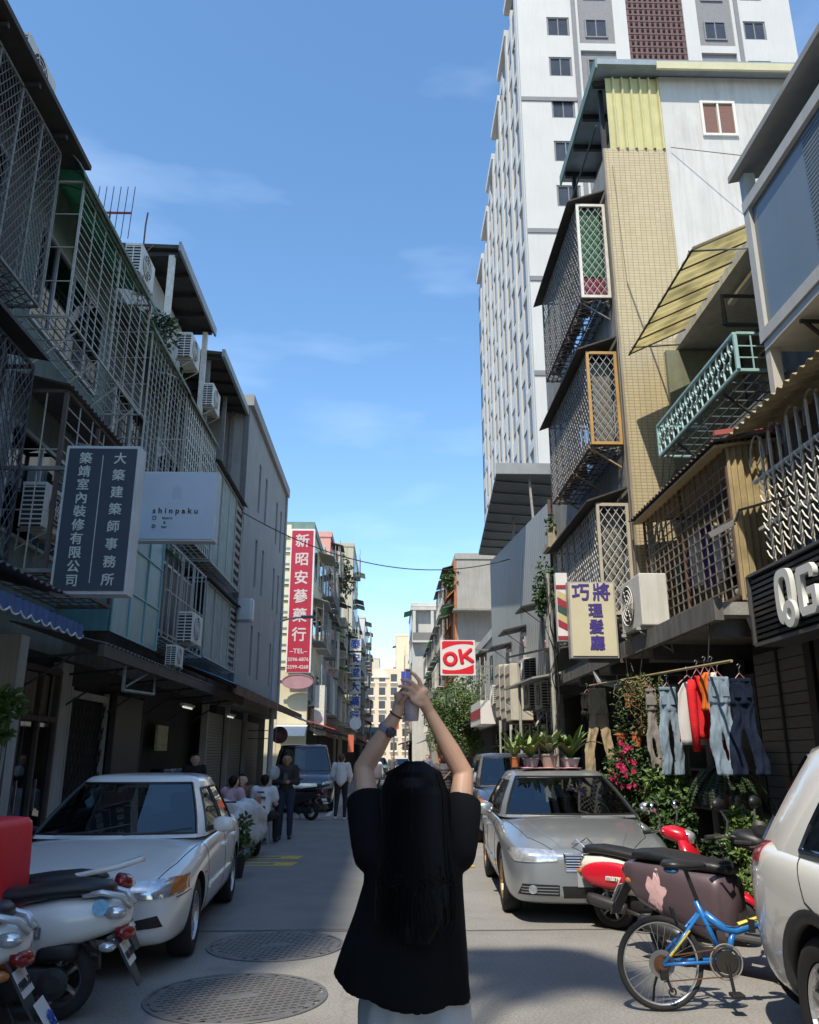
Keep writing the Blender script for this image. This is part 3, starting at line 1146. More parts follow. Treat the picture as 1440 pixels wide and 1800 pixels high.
G().tube((-6, 15.05, 9.6), (-6, 15.05, 12.7), 0.02, 6).build('mast', iron, at_)
G().box(-6.45, -5.55, 15.03, 15.06, 12.64, 12.68).build('boom', M('red_paint', (0.4, 0.05, 0.05), 0.5, var=0.1), at_)
for k in range(7):
    G().tube((-6.45 + 0.15 * k, 15.0, 12.0), (-6.42 + 0.15 * k, 15.02, 13.3), 0.009, 4).build('rod', iron, at_)
a2 = thing('roof_mast', 'bent iron mast standing behind the rooftop air conditioner', 'aerial', (-5.0, 14.4, 9.6))
G().path([(-5.0, 14.4, 9.6), (-5.0, 14.4, 11.9), (-4.98, 14.4, 12.2)], 0.018, 5).build('mast', rust, a2)
G().tube((-5.0, 14.4, 11.2), (-4.8, 14.45, 11.5), 0.014, 5).build('arm', rust, a2)

# --- L4: frosted panel cages and the second roof shed
b4 = thing('walk_up_house', 'house with frosted sheet cages beside the plain grey concrete block', 'building', (-8, 20.6, 0))
G().box(-12, XW, 18.62, 22.68, 3.0, 9.4).build('wall', conc_dk, b4)
G().box(-12, XW - 0.04, 18.62, 22.68, 0, 3.0).build('wall', dim_in, b4)
for (z0, z1, zz) in ((5.95, 8.35, 0), (3.75, 5.45, 1)):
    c = cage(b4, XW, XC, 18.7, 22.5, z0, z1, iron_lt, iron_lt, 5, 0, 'bars', 0.02, frame=0.03, posts=4, nbe=2)
    q = G()
    corr(q, (XC - 0.03, 18.75, z0 + 0.02), (0, 2.9, 0), (0, 0, z1 - z0 - 0.04), 26, 0.012)
    q.build('frosted_sheet', frost_pl, c)
    q = G()
    corr(q, (-4.98, 18.6, z1 + 0.42), (0, 3.95, 0), (0.92, 0, -0.38), 22, 0.016)
    q.build('tin_awning', tin, c)
    lv = G()
    for k in range(10):
        z = z0 + 0.05 + k * (z1 - z0) / 10
        lv.obox((XC - 0.05, 21.75, z), (0.045, 0, 0.06), (0, 0.7, 0), (0.012, 0, -0.006))
    lv.build('louvre', plaster_lt, c)
sh = G()
sh.obox((-8.2, 18.95, 11.75), (3.95, 0, -0.38), (0, 4.9, 0.0), (0.002, 0, 0.08))
shr = sh.build('shed_roof', M('roof_board'), b4)
for k in range(7):
    G().obox((-8.1, 19.1 + k * 0.75, 11.66), (3.8, 0, -0.36), (0, 0.06, 0), (0, 0, 0.075)).build('rafter', iron, shr)
G().box(-4.3, -4.22, 18.9, 23.9, 11.3, 11.5).build('fascia', M('fascia_teal', (0.28, 0.36, 0.37), 0.5, var=0.15), shr)
for y in (19.2, 21.4, 22.6):
    G().box(-4.75, -4.65, y, y + 0.1, 9.4, 11.4).build('post', iron_gr, b4)
G().box(-7.8, -5.6, 19.2, 22.6, 9.4, 11.5).build('shed_wall', dim_in, b4)

# --- L5: plain grey concrete block
b5 = thing('concrete_block', 'plain tall grey concrete block with narrow recessed windows', 'building', (-8, 27, 0))
GB = M('grey_render', (0.33, 0.325, 0.315), 0.85, var=0.1, scale=1.5, streak=0.4)
# street wall in strips so that the windows are real openings
ys = [(24.9, 25.3), (26.3, 26.7), (29.0, 29.4), (30.2, 30.6)]
wz = [(3.9, 5.4), (6.6, 8.1), (9.0, 10.6)]
G().box(-11, -4.55, 22.7, 31.7, 2.9, 11.6).build('core', GB, b5)
y = 22.7
for (a, bb) in ys + [(31.7, None)]:
    G().box(-4.55, XC, y, a, 2.9, 11.6).build('wall_panel', GB, b5)
    if bb is None:
        break
    z = 2.9
    for (c, d) in wz + [(11.6, None)]:
        G().box(-4.55, XC, a + 0.002, bb - 0.002, z, c).build('spandrel', GB, b5)
        if d is None:
            break
        w5 = G().box(-4.5, -4.47, a, bb, c, d).build('window', glass_dk, b5)
        G().box(-4.5, -4.44, a + 0.18, a + 0.21, c, d).build('mullion', iron_gr, w5)
        z = d
    y = bb
G().box(-11.1, -4.08, 22.6, 31.8, 11.6, 11.95).build('parapet', GB, b5)
G().box(-11, -4.62, 22.7, 31.7, 0, 2.9).build('wall', dim_in, b5)
G().box(-4.36, XC - 0.01, 22.66, 22.698, 3.0, 11.5).build('corner_strip', M('wet_grey', (0.17, 0.17, 0.165), 0.8, var=0.2, streak=0.5), b5)
G().tube((-4.15, 31.55, 3.2), (-4.15, 31.55, 11.7), 0.045, 8).build('drainpipe', M('pipe_grey'), b5)
G().box(-4.2, -3.75, 22.3, 22.66, 5.1, 5.75).build('vent_hood', M('galvanised', (0.45, 0.46, 0.47), 0.35, 0.6, var=0.15), b5, bevel=0.06)

# --- canopies over the left pavement
cn = thing('shop_canopy', 'dark corrugated shop canopy running from the blue awning past the eatery', 'canopy', (-4.1, 14, 3))
g = G()
corr(g, (-4.74, 10.3, 3.22), (0, 10.2, 0), (1.22, 0, -0.28), 60, 0.016)
g.build('tin_sheet', tin, cn)
G().box(-3.6, -3.53, 10.3, 20.5, 2.78, 2.93).build('fascia', M('fascia_dark', (0.06, 0.055, 0.05), 0.7, var=0.3), cn)
for k in range(6):
    y = 10.5 + k * 1.9
    G().tube((-4.74, y, 2.75), (-3.62, y, 2.86), 0.02, 5).build('bracket', iron, cn)
    G().tube((-4.74, y, 2.3), (-4.0, y, 2.8), 0.016, 5).build('brace', iron, cn)
hd = G()
hd.path([(-3.6, 11.4, 2.45), (-3.6, 11.4, 2.9), (-3.6, 12.9, 2.9), (-3.6, 12.9, 2.5), (-3.6, 11.4, 2.45)], 0.025, 5)
hd.tube((-3.6, 11.5, 2.5), (-3.6, 12.8, 2.86), 0.015, 5)
hd.build('hanging_frame', iron_gr, cn)
cb = thing('fabric_canopy', 'long fabric canopy with a bright blue top and brown underside', 'canopy', (-3.9, 24, 3))
G().sheet(lambda u, v: (-4.7 + 1.6 * v, 16.8 + 13 * u, 3.55 - 0.45 * v - 0.12 * v * v + 0.02 * math.sin(u * 60) * v), 60, 5, 0.004).build('top_sheet', M('blue_tarp', (0.06, 0.3, 0.5), 0.6, var=0.2), cb, smooth=True)
G().sheet(lambda u, v: (-4.7 + 1.57 * v, 16.8 + 13 * u, 3.53 - 0.45 * v - 0.13 * v * v + 0.02 * math.sin(u * 60) * v), 60, 5, 0.004).build('lining', M('brown_cloth', (0.13, 0.07, 0.05), 0.85, var=0.2), cb, smooth=True)
G().sheet(lambda u, v: (-3.06 + 0.01 * math.sin(u * 80), 16.8 + 13 * u, 2.98 - 0.2 * v), 60, 2, 0.004).build('valance', M('brown_cloth'), cb)
g = G()
corr(g, (-4.4, 27.6, 3.5), (0, 4.3, 0), (1.5, 0, -0.75), 22, 0.02)
cg = tag(g.build('awning_sheet', M('grey_sheet', (0.42, 0.43, 0.42), 0.6, var=0.15, streak=0.3)), 'pale grey ribbed awning sheet beyond the blue canopy', 'awning')

# --- left shop fronts below the canopies
d1 = thing('glass_doorway', 'glass shop doors with dark frames beside the pale pier', 'shop front', (-4.8, 11.3, 0))
fr = G()
for y in (10.25, 10.85, 11.45, 12.05):
    fr.box(-4.78, -4.7, y, y + 0.07, 0.06, 2.75)
for z in (2.05, 2.7):
    fr.box(-4.777, -4.703, 10.25, 12.12, z, z + 0.07)
fr.build('door_frame', brown_iron, d1)
for k in range(3):
    G().box(-4.755, -4.745, 10.33 + 0.6 * k, 10.84 + 0.6 * k, 0.1, 2.03).build('pane', glass('door_glass', (0.4, 0.4, 0.38), 0.02, 0.12), d1)
    G().box(-4.72, -4.69, 10.4 + 0.6 * k, 10.42 + 0.6 * k, 0.9, 1.3).build('handle', steel, d1)
G().box(-4.86, -4.72, 12.15, 12.55, 0.06, 2.9).build('pillar', plaster_lt, d1)
G().box(-4.9, -4.87, 10.3, 12.1, 0.06, 2.7).build('curtain', M('pale_curtain', (0.3, 0.27, 0.22), 0.8, var=0.3, stretch=(4, 9, 0.3)), d1)
sg = thing('folding_gate', 'dark folding lattice gate beside the blank dark signboard', 'gate', (-4.8, 13.5, 0))
diamond(sg, (-4.8, 12.75, 0.1), (0, 1.6, 0), (0, 0, 2.3), 0.16, iron, 0.012, 2.2, 'lattice')
fr = G()
fr.box(-4.84, -4.76, 12.68, 12.75, 0.06, 2.6)
fr.box(-4.84, -4.76, 14.35, 14.42, 0.06, 2.6)
fr.box(-4.838, -4.762, 12.75, 14.35, 2.45, 2.55)
fr.build('gate_frame', plaster_lt, sg)
pb = thing('dark_signboard', 'large dark blank panel standing under the canopy behind the white sedan', 'signboard', (-4.7, 15.4, 0))
G().box(-4.72, -4.66, 14.5, 16.1, 0.5, 2.6).build('panel', M('board_dark', (0.05, 0.055, 0.06), 0.45, var=0.15), pb)
G().box(-4.735, -4.645, 14.45, 14.5, 0.06, 2.65).build('post', iron, pb)
G().box(-4.735, -4.645, 16.1, 16.15, 0.06, 2.65).build('post', iron, pb)
for (y, x) in ((17.2, -4.2), (21.5, -4.1)):
    lt = thing('tube_lamp', 'lit white tube lamp hanging under the eatery canopy' + (' by the shutters' if y > 20 else ''), 'lamp', (x, y, 2.5))
    G().box(x - 0.05, x + 0.05, y, y + 0.9, 2.58, 2.63).build('fitting', white_pl, lt)
    G().tube((x, y + 0.05, 2.555), (x, y + 0.85, 2.555), 0.016, 6).build('tube', M('tube_glow', (1, 0.98, 0.92), 0.4, var=0, emit=0.35), lt)
ct = thing('food_counter', 'glass-topped food counter with a steel hood in the eatery', 'counter', (-4.3, 18.4, 0))
G().box(-4.7, -4.25, 16.9, 19.6, 0.06, 0.92).build('base', steel, ct)
G().box(-4.68, -4.3, 17.0, 19.5, 0.95, 1.35).build('glass_case', glass('case_glass', (0.75, 0.78, 0.76), 0.03, 0.1), ct)
G().box(-4.72, -4.22, 16.85, 19.65, 0.92, 0.948).build('top', plaster_lt, ct)
G().box(-4.75, -4.7, 17.4, 18.2, 1.7, 2.2).build('menu_board', M('menu_board', (0.5, 0.5, 0.3), 0.6, var=0.4, scale=14), ct)
rsd = thing('roller_shutter', 'grey roller shutter in the ground floor of the concrete block', 'shutter', (-4.5, 24, 0))
for (a, bb) in ((21.2, 23.4), (24.0, 26.4), (27.0, 29.8)):
    fr = G().box(-4.66, -4.5, a - 0.12, a, 0.06, 2.9).build('jamb', plaster_lt, rsd)
    sl = G().box(0, 0.03, 0, bb - a, 0, 0.062).mesh('slat', M('shutter_grey', (0.3, 0.31, 0.3), 0.55, 0.2, var=0.15))
    for k in range(36):
        put('slat', sl, rsd, loc=(-4.6, a + 0.003, 0.08 + k * 0.072))
pl = thing('street_lamp', 'tall grey street lamp with a flat head in front of the red vertical sign', 'street lamp', (-3.35, 24.2, 0))
G().tube((-3.35, 24.2, 0.0), (-3.35, 24.2, 5.4), 0.085, 10, 0.055).build('pole', M('pole_grey', (0.42, 0.43, 0.43), 0.5, 0.3, var=0.1), pl)
G().path([(-3.35, 24.2, 5.2), (-3.28, 24.2, 5.38), (-2.9, 24.2, 5.5), (-2.6, 24.2, 5.52)], 0.028, 6).build('arm', M('pole_grey'), pl)
G().box(-2.62, -2.2, 24.1, 24.3, 5.5, 5.57).build('lamp_head', M('lamp_dark', (0.1, 0.16, 0.15), 0.4, var=0.1), pl, bevel=0.02)

# ================================================================== SIGNS ON THE LEFT
sd = M('sign_slate', (0.045, 0.065, 0.085), 0.5, var=0.12, scale=2)
s1 = thing('office_sign', 'slate blue lightbox sign with two columns of white characters', 'sign', (-3.55, 9.7, 3.4))
G().box(-4.0, -3.1, 9.6, 9.85, 3.42, 5.28).build('case', M('sign_case', (0.6, 0.61, 0.6), 0.5, var=0.12, streak=0.2), s1)
G().box(-3.965, -3.135, 9.585, 9.604, 3.46, 5.24).build('face', sd, s1)
lm = M('letter_cream', (0.62, 0.66, 0.58), 0.5, var=0)
for k, ch in enumerate('大築建築師事務所'):
    lettering(s1, ch, (-3.33, 9.582, 5.10 - k * 0.217), (1, 0, 0), (0, -1, 0), 0.155, lm, 0.0022, 'character')
for k, ch in enumerate('築靖室內裝修有限公司'):
    lettering(s1, ch, (-3.75, 9.582, 5.10 - k * 0.170), (1, 0, 0), (0, -1, 0), 0.155, lm, 0.0022, 'character')
G().box(-3.546, -3.538, 9.580, 9.584, 3.55, 5.15).build('rule', lm, s1)
for z in (3.7, 5.0):
    G().box(-4.9, -4.0, 9.7, 9.75, z, z + 0.05).build('bracket', iron_gr, s1)
s2 = thing('bistro_sign', 'square pale grey lightbox sign lettered shinpaku', 'sign', (-3.5, 12.9, 4.9))
G().box(-4.12, -2.84, 12.9, 13.12, 4.92, 6.1).build('case', M('sign_case'), s2)
G().box(-4.09, -2.87, 12.886, 12.903, 4.95, 6.07).build('face', M('sign_pale', (0.52, 0.57, 0.64), 0.4, var=0.08, scale=1.2), s2)
ink = M('letter_ink', (0.05, 0.055, 0.06), 0.6, var=0)
lettering(s2, 's h i n p a k u', (-3.5, 12.882, 5.42), (1, 0, 0), (0, -1, 0), 0.135, ink, 0.002)
for (t_, x, z) in (('bistro', -3.62, 5.3), ('&', -3.66, 5.22), ('bar', -3.66, 5.15)):
    lettering(s2, t_, (x, 12.882, z), (1, 0, 0), (0, -1, 0), 0.07, ink)
G().torus((-3.83, 12.88, 5.3), (0, 1, 0), 0.03, 0.006, 10, 4).build('emblem', ink, s2)
G().torus((-3.83, 12.88, 5.16), (0, 1, 0), 0.028, 0.008, 5, 4).build('emblem', ink, s2)
G().add([(-3.58, 12.884, 5.62), (-3.42, 12.884, 5.62), (-3.42, 12.884, 5.78), (-3.5, 12.884, 5.88), (-3.58, 12.884, 5.78)], [(0, 1, 2, 3, 4)]).build('emblem', M('sign_pale_mark', (0.46, 0.51, 0.58), 0.4, var=0), s2)
for z in (5.1, 5.9):
    G().box(-4.9, -4.12, 12.98, 13.03, z, z + 0.05).build('bracket', iron_gr, s2)
s3 = thing('vertical_sign', 'tall red vertical sign with brush characters and telephone numbers', 'sign', (-4.1, 37.6, 5.2))
red_s = M('sign_red', (0.42, 0.018, 0.045), 0.5, var=0.1, scale=2)
G().box(-4.68, -3.55, 37.5, 37.8, 5.18, 11.88).build('case', M('sign_white', (0.75, 0.73, 0.7), 0.5, var=0.05), s3)
G().box(-4.62, -3.62, 37.48, 37.504, 5.22, 11.79).build('face', red_s, s3)
lp = M('letter_pinkgrey', (0.62, 0.52, 0.5), 0.6, var=0)
for k, ch in enumerate('新昭安蔘藥行'):
    lettering(s3, ch, (-4.12, 37.476, 11.25 - k * 0.88), (1, 0, 0), (0, -1, 0), 0.67, lp, 0.012, 'character')
lettering(s3, '–TEL–', (-4.12, 37.476, 6.13), (1, 0, 0), (0, -1, 0), 0.3, lp, 0.006)
lettering(s3, '2596-6876', (-4.12, 37.476, 5.76), (1, 0, 0), (0, -1, 0), 0.22, lp, 0.005)
lettering(s3, '2599-4268', (-4.12, 37.476, 5.42), (1, 0, 0), (0, -1, 0), 0.22, lp, 0.005)
for k in range(9):
    G().box(-5.1, -4.68, 37.6, 37.65, 5.4 + k * 0.76, 5.45 + k * 0.76).build('bracket', iron, s3)
s4 = thing('oval_sign', 'faded pink oval sign below the red vertical sign', 'sign', (-4.1, 37.5, 4.7))
ov = [(-4.1 + 0.69 * math.cos(a * math.pi / 16), 37.45, 4.78 + 0.31 * math.sin(a * math.pi / 16)) for a in range(32)]
G().prism(ov, (0, 0.1, 0)).build('panel', M('pink_faded', (0.42, 0.24, 0.26), 0.6, var=0.15), s4)
G().path(ov, 0.028, 5, closed=True).build('rim', M('rose_rim', (0.35, 0.17, 0.19), 0.6, var=0.1), s4)
G().box(-4.95, -4.78, 37.46, 37.52, 4.73, 4.84).build('bracket', iron, s4)
s5 = thing('round_sign', 'dark maroon round sign on a short bracket by the cream wall', 'sign', (-3.4, 27.5, 2.2))
G().lathe([(0.25, 0), (0.26, 0.01), (0.26, 0.08), (0.25, 0.09)], (-3.42, 26.6, 2.22), (0, 1, 0), 28).build('disc', M('maroon', (0.09, 0.02, 0.025), 0.5, var=0.2), s5)
G().lathe([(0.1, 0), (0.1, 0.01)], (-3.42, 26.588, 2.22), (0, 1, 0), 16).build('emblem', M('maroon_lt', (0.2, 0.06, 0.05), 0.5, var=0.2), s5)
for z in (2.1, 2.34):
    G().box(-4.4, -3.66, 26.63, 26.66, z, z + 0.025).build('bracket', iron, s5)

# ================================================================== RIGHT ROW
XR = 3.9
pipe_w = M('pipe_cream', (0.55, 0.52, 0.45), 0.5, var=0.15)
# --- R1: house with the black shop sign, white arched grille and the glazed bay
r1 = thing('shop_house', 'house with a blue-grey glazed bay above a white arched window grille', 'building', (8, 4, 0))
G().box(4.5, 13, -14, 8.55, 3.0, 7.6).build('wall', M('wall_slate', (0.1, 0.11, 0.115), 0.8, var=0.2, streak=0.4), r1)
G().box(5.6, 13, -14, 8.55, 0, 3.0).build('wall', dim_in, r1)
bay = G()
for y in (2.0, 4.8, 7.5):
    bay.box(3.86, 3.98, y, y + 0.12, 5.72, 7.75)
for z in (5.72, 7.3):
    bay.box(3.85, 3.99, 2.0, 7.62, z, z + 0.13)
bay.box(3.87, 4.5, 7.5, 7.61, 5.72, 5.85)
bay.box(3.87, 4.5, 7.5, 7.61, 7.3, 7.43)
bay.box(4.44, 4.5, 7.5, 7.61, 5.85, 7.3)
bay.box(3.87, 4.5, 2.0, 7.58, 5.62, 5.715)
bm_ = bay.build('bay_frame', M('bay_white', (0.6, 0.6, 0.56), 0.5, var=0.08, streak=0.2), r1)
bayg = M('bay_glass', (0.17, 0.22, 0.26), 0.15, var=0.08, scale=1.5)
for (a, b) in ((2.12, 4.8), (4.92, 7.5)):
    G().box(3.9, 3.93, a + 0.003, b - 0.003, 5.853, 7.297).build('pane', bayg, bm_)
    bl = G().box(0, 0.012, 0, (b - a) * 0.55, 0, 0.03).mesh('blind_slat', M('blind_grey', (0.2, 0.25, 0.28), 0.5, var=0.05))
    for k in range(30):
        put('blind_slat', bl, bm_, loc=(3.893, a + 0.06, 5.95 + k * 0.044))
G().box(3.98, 4.44, 7.52, 7.56, 5.853, 7.297).build('end_pane', bayg, bm_)
G().obox((3.78, 1.8, 7.78), (0.95, 0, 0.22), (0, 5.92, 0), (0.004, 0, 0.08)).build('bay_roof', M('roof_pale', (0.34, 0.34, 0.32), 0.7, var=0.15), r1)
G().box(3.88, 3.99, 7.50, 7.60, 5.06, 5.62).build('post', M('post_cream', (0.62, 0.6, 0.53), 0.6, var=0.1, streak=0.2), r1)
G().box(4.42, 4.5, 7.63, 8.54, 3.0, 7.7).build('party_wall', conc_dk, r1)
for y in (3.2, 5.2, 6.9):
    br = G()
    br.tube((3.9, y, 5.58), (4.5, y, 5.58), 0.022, 5)
    br.tube((3.95, y, 5.57), (4.48, y, 5.05), 0.022, 5)
    br.tube((4.48, y, 5.57), (4.48, y, 5.0), 0.022, 5)
    br.build('bracket', iron, r1)
lv = G().box(0, 0.03, 0, 4.0, 0, 0.05).mesh('louvre', M('louvre_grey', (0.34, 0.36, 0.37), 0.5, var=0.1))
for k in range(16):
    put('louvre', lv, r1, loc=(4.46, 2.9, 4.4 + k * 0.072))
# white arched grille
wg = G()
wg.box(3.93, 3.965, 3.6, 8.35, 3.42, 3.47)
wg.box(3.93, 3.965, 3.6, 8.35, 4.42, 4.45)
wg.box(3.93, 3.965, 3.6, 8.35, 3.9, 3.93)
gr = wg.build('arched_grille', iron_wh, r1)
vb = G().box(-0.012, 0.012, -0.012, 0.012, 0, 1.42).mesh('bar', iron_wh)
lf = G()
for k in range(9):
    z = 0.08 + k * 0.1
    for s in (1, -1):
        lf.path([(0, 0, z), (-0.01, s * 0.05, z + 0.05), (-0.015, s * 0.08, z + 0.11)], 0.009, 4)
lfm = lf.mesh('leaf_scroll', iron_wh)
ar = G().path([(0, -0.16 * math.cos(a * math.pi / 10), 0.30 * math.sin(a * math.pi / 10)) for a in range(11)], 0.012, 5).mesh('arch', iron_wh)
for k in range(23):
    y = 3.7 + k * 0.2
    put('bar', vb, gr, loc=(3.945, y, 3.45))
    put('leaf_scroll', lfm, gr, loc=(3.93, y, 3.45))
    if k % 2 == 0:
        put('arch', ar, gr, loc=(3.94, y + 0.1, 4.62))
        put('arch', ar, gr, loc=(3.94, y + 0.1, 4.62), rot=(0, 0, math.pi))
window(r1, (4.5, 4.0, 3.5), (0, 3.4, 0), (0, 0, 1.2), (-1, 0, 0), 4, iron_lt, glass_dk)
g = G()
corr(g, (3.74, 3.4, 5.0), (0, 5.0, 0), (0.76, 0, 0.2), 34, 0.022)
g.build('tin_awning', M('tin_straw', (0.36, 0.29, 0.17), 0.8, var=0.4, scale=5), r1)
# shop sign: black horizontal ribs, raised white letters
q1 = thing('shop_sign', 'black ribbed shop sign with raised white letters QG', 'sign', (3.9, 6, 2.7))
G().box(3.93, 4.2, 2.6, 8.62, 2.74, 3.44).build('backing', black_pl, q1)
rb = G().box(0, 0.05, 0, 5.98, 0, 0.034).mesh('rib', M('rib_black', (0.03, 0.03, 0.032), 0.4, var=0.15))
for k in range(11):
    put('rib', rb, q1, loc=(3.882, 2.62, 2.775 + k * 0.059))
fr = G()
fr.box(3.86, 4.2, 8.622, 8.66, 2.72, 3.46)
fr.box(3.862, 4.2, 2.6, 8.62, 3.441, 3.47)
fr.box(3.862, 4.2, 2.6, 8.62, 2.7, 2.738)
fr.build('frame', M('sign_edge', (0.16, 0.16, 0.16), 0.4, 0.5, var=0.1), q1)


def raised(parent, outline, holes, x, th, mat, name='letter'):
    """outline in (y, z), as curve with holes"""
    cu = bpy.data.curves.new('t', 'CURVE')
    cu.dimensions = '2D'
    cu.fill_mode = 'BOTH'
    cu.extrude = th / 2
    for ring in [outline] + holes:
        sp = cu.splines.new('POLY')
        sp.points.add(len(ring) - 1)
        for p, (a, b) in zip(sp.points, ring):
            p.co = (a, b, 0, 1)
        sp.use_cyclic_u = True
    ob = bpy.data.objects.new('t', cu)
    me = evaluated(ob)
    bpy.data.objects.remove(ob)
    me.transform(Matrix(((0, 0, -1, x), (-1, 0, 0, 0), (0, 1, 0, 0), (0, 0, 0, 1))))
    me.materials.clear()
    me.materials.append(mat)
    return put(name, me, parent)


def superell(cy, cz, a, b, p, n=36):
    out = []
    for i in range(n):
        t = 2 * math.pi * i / n
        c, s = math.cos(t), math.sin(t)
        out.append((cy + a * math.copysign(abs(c) ** (2 / p), c), cz + b * math.copysign(abs(s) ** (2 / p), s)))
    return out


# letters read along -y when seen from the street: mirrored y is handled in raised()
raised(q1, superell(-7.80, 3.09, 0.17, 0.27, 3.2), [superell(-7.80, 3.11, 0.085, 0.17, 3.2)], 3.855, 0.05, letter_w)
raised(q1, superell(-7.68, 2.9, 0.12, 0.13, 2.0), [superell(-7.68, 2.9, 0.05, 0.055, 2.0)], 3.825, 0.04, letter_w)
raised(q1, [(a + 0.2, b) for a, b in ((-7.72, 2.9), (-7.68, 2.84), (-7.44, 2.84), (-7.39, 2.9), (-7.39, 3.09), (-7.55, 3.09), (-7.55, 3.02), (-7.47, 3.02), (-7.47, 2.92), (-7.63, 2.92), (-7.63, 3.22), (-7.47, 3.22), (-7.47, 3.17), (-7.39, 3.17), (-7.39, 3.25), (-7.44, 3.3), (-7.68, 3.3), (-7.72, 3.25))], [], 3.855, 0.05, letter_w)
sp_ = thing('flood_light', 'grey bar flood light on a bent arm above the black shop sign', 'lamp', (3.9, 8.2, 3.9))
G().path([(3.93, 7.6, 3.45), (3.93, 7.6, 4.06), (3.8, 8.1, 4.1), (3.7, 8.25, 4.1), (3.66, 8.3, 3.98)], 0.016, 5).build('arm', iron, sp_)
G().obox((3.38, 8.28, 3.80), (0.3, 0.04, 0.16), (0, 0.1, 0), (-0.03, 0, 0.055)).build('lamp_head', iron_gr, sp_)
G().path([(4.35, 8.7, 2.95), (4.1, 8.75, 2.93), (3.95, 8.8, 2.95), (3.93, 8.8, 3.06)], 0.05, 8).build('drainpipe', pipe_w, r1)

# --- R2: barred house with yellow awning and turquoise planter rail
r2 = thing('shop_house', 'house with a rusty barred window cage, turquoise planter rail and yellow awning', 'building', (8, 10.5, 0))
G().box(4.6, 13, 8.57, 12.46, 3.15, 5.7).build('wall', M('wall_dark_tile', (0.12, 0.125, 0.12), 0.7, var=0.2, streak=0.5), r2)
G().box(5.9, 13, 8.57, 12.46, 5.7, 8.2).build('wall', conc_dk, r2)
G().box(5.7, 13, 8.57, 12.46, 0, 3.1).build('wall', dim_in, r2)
G().box(4.82, 13, 8.57, 12.46, 8.2, 8.4).build('roof_slab', plaster_lt, r2)
G().box(4.5, 5.9, 8.57, 12.46, 5.7, 5.8).build('balcony_floor', conc, r2)
G().box(4.62, 5.88, 12.36, 12.458, 5.8, 8.15).build('balcony_wall', M('balcony_green', (0.2, 0.22, 0.15), 0.8, var=0.2, streak=0.4), r2)
window(r2, (5.9, 9.2, 5.85), (0, 2.6, 0), (0, 0, 1.9), (-1, 0, 0), 3, iron_gr, glass_dk)
G().path([(4.6, 10.0, 7.3), (4.6, 10.0, 7.75), (5.2, 10.0, 7.75), (5.2, 10.0, 7.3), (4.6, 10.0, 7.3)], 0.04, 4).build('hanging_frame', iron, r2)
G().box(5.0, 5.08, 9.6, 10.7, 8.02, 8.08).build('tube_lamp', white_pl, r2)
g = G()
corr(g, (3.84, 9.0, 7.84), (0, 2.9, 0), (0.95, 0, 0.46), 14, 0.012)
aw = g.build('awning', yellow_pl, r2)
for k in range(7):
    y = 9.02 + 0.475 * k
    G().tube((3.84, y, 7.81), (4.79, y, 8.27), 0.013, 5).build('rib', brown_iron, aw)
G().tube((3.84, 9.0, 7.81), (3.84, 11.9, 7.81), 0.016, 5).build('edge_rail', brown_iron, aw)
for y in (9.1, 11.7):
    G().tube((3.82, y, 7.84), (4.6, y, 7.9), 0.012, 5).build('stay', iron_gr, aw)
turq = M('turquoise', (0.36, 0.58, 0.57), 0.55, var=0.25, scale=8)
tq = G()
for z in (5.72, 6.18):
    tq.box(3.86, 3.9, 8.25, 11.0, z, z + 0.03)
    for y in (8.25, 11.0):
        tq.box(3.9, 4.6, y - 0.015, y + 0.015, z, z + 0.03)
for y in (8.25, 11.0):
    tq.box(3.862, 3.898, y - 0.018, y + 0.018, 5.75, 6.18)
tr = tq.build('planter_rail', turq, r2)
bars(tr, (3.9, 8.25, 5.75), (0.65, 0, 0), (0, 0, 0.43), 5, 4, turq, 0.014)
sc = G()
sc.path([(0, 0, 0), (0, 0.03, 0.12), (0, -0.03, 0.22), (0, 0.03, 0.32), (0, 0, 0.43)], 0.012, 5)
sc.torus((0, 0.06, 0.14), (1, 0, 0), 0.04, 0.009, 10, 4)
sc.torus((0, -0.05, 0.3), (1, 0, 0), 0.04, 0.009, 10, 4)
scm = sc.mesh('scroll', M('turquoise_light', (0.5, 0.7, 0.7), 0.5, var=0.1))
for k in range(15):
    put('scroll', scm, tr, loc=(3.88, 8.42 + k * 0.178, 5.75))
bars(tr, (3.9, 8.28, 5.715), (0, 2.7, 0), (0.68, 0, 0), 12, 6, M('rail_under', (0.1, 0.13, 0.14), 0.6, var=0.1), 0.016)
for y in (8.8, 10.4):
    G().tube((3.92, y, 5.7), (4.6, y, 5.15), 0.018, 5).build('strut', iron, tr)
# barred cage with corrugated end
rbx = cage(r2, 4.6, 3.9, 8.9, 12.05, 3.3, 5.1, rust, M('bar_rust', (0.2, 0.17, 0.14), 0.7, var=0.35, scale=10), 17, 15, 'bars', 0.017, frame=0.035, posts=2, end=False)
g = G()
corr(g, (3.9, 8.87, 3.25), (0.68, 0, 0), (0, 0, 1.9), 9, 0.02)
g.build('end_panel', M('straw_sheet', (0.44, 0.35, 0.19), 0.75, var=0.3, scale=4, streak=0.3), rbx)
g = G()
corr(g, (3.72, 8.75, 5.1), (0, 3.5, 0), (0.95, 0, 0.14), 26, 0.018)
g.build('tin_awning', M('tin_rusty', (0.13, 0.09, 0.07), 0.8, var=0.4, scale=5), r2)
G().obox((3.74, 8.8, 5.02), (0.86, 0, 0.12), (0, 3.35, 0), (0.001, 0, 0.03)).build('soffit', wood_lt, r2)
G().obox((3.72, 8.69, 5.13), (0.85, 0, 0.12), (0, 0.05, 0), (0.001, 0, 0.06)).build('ridge_cap', M('red_cap', (0.4, 0.1, 0.09), 0.6, var=0.2), r2)
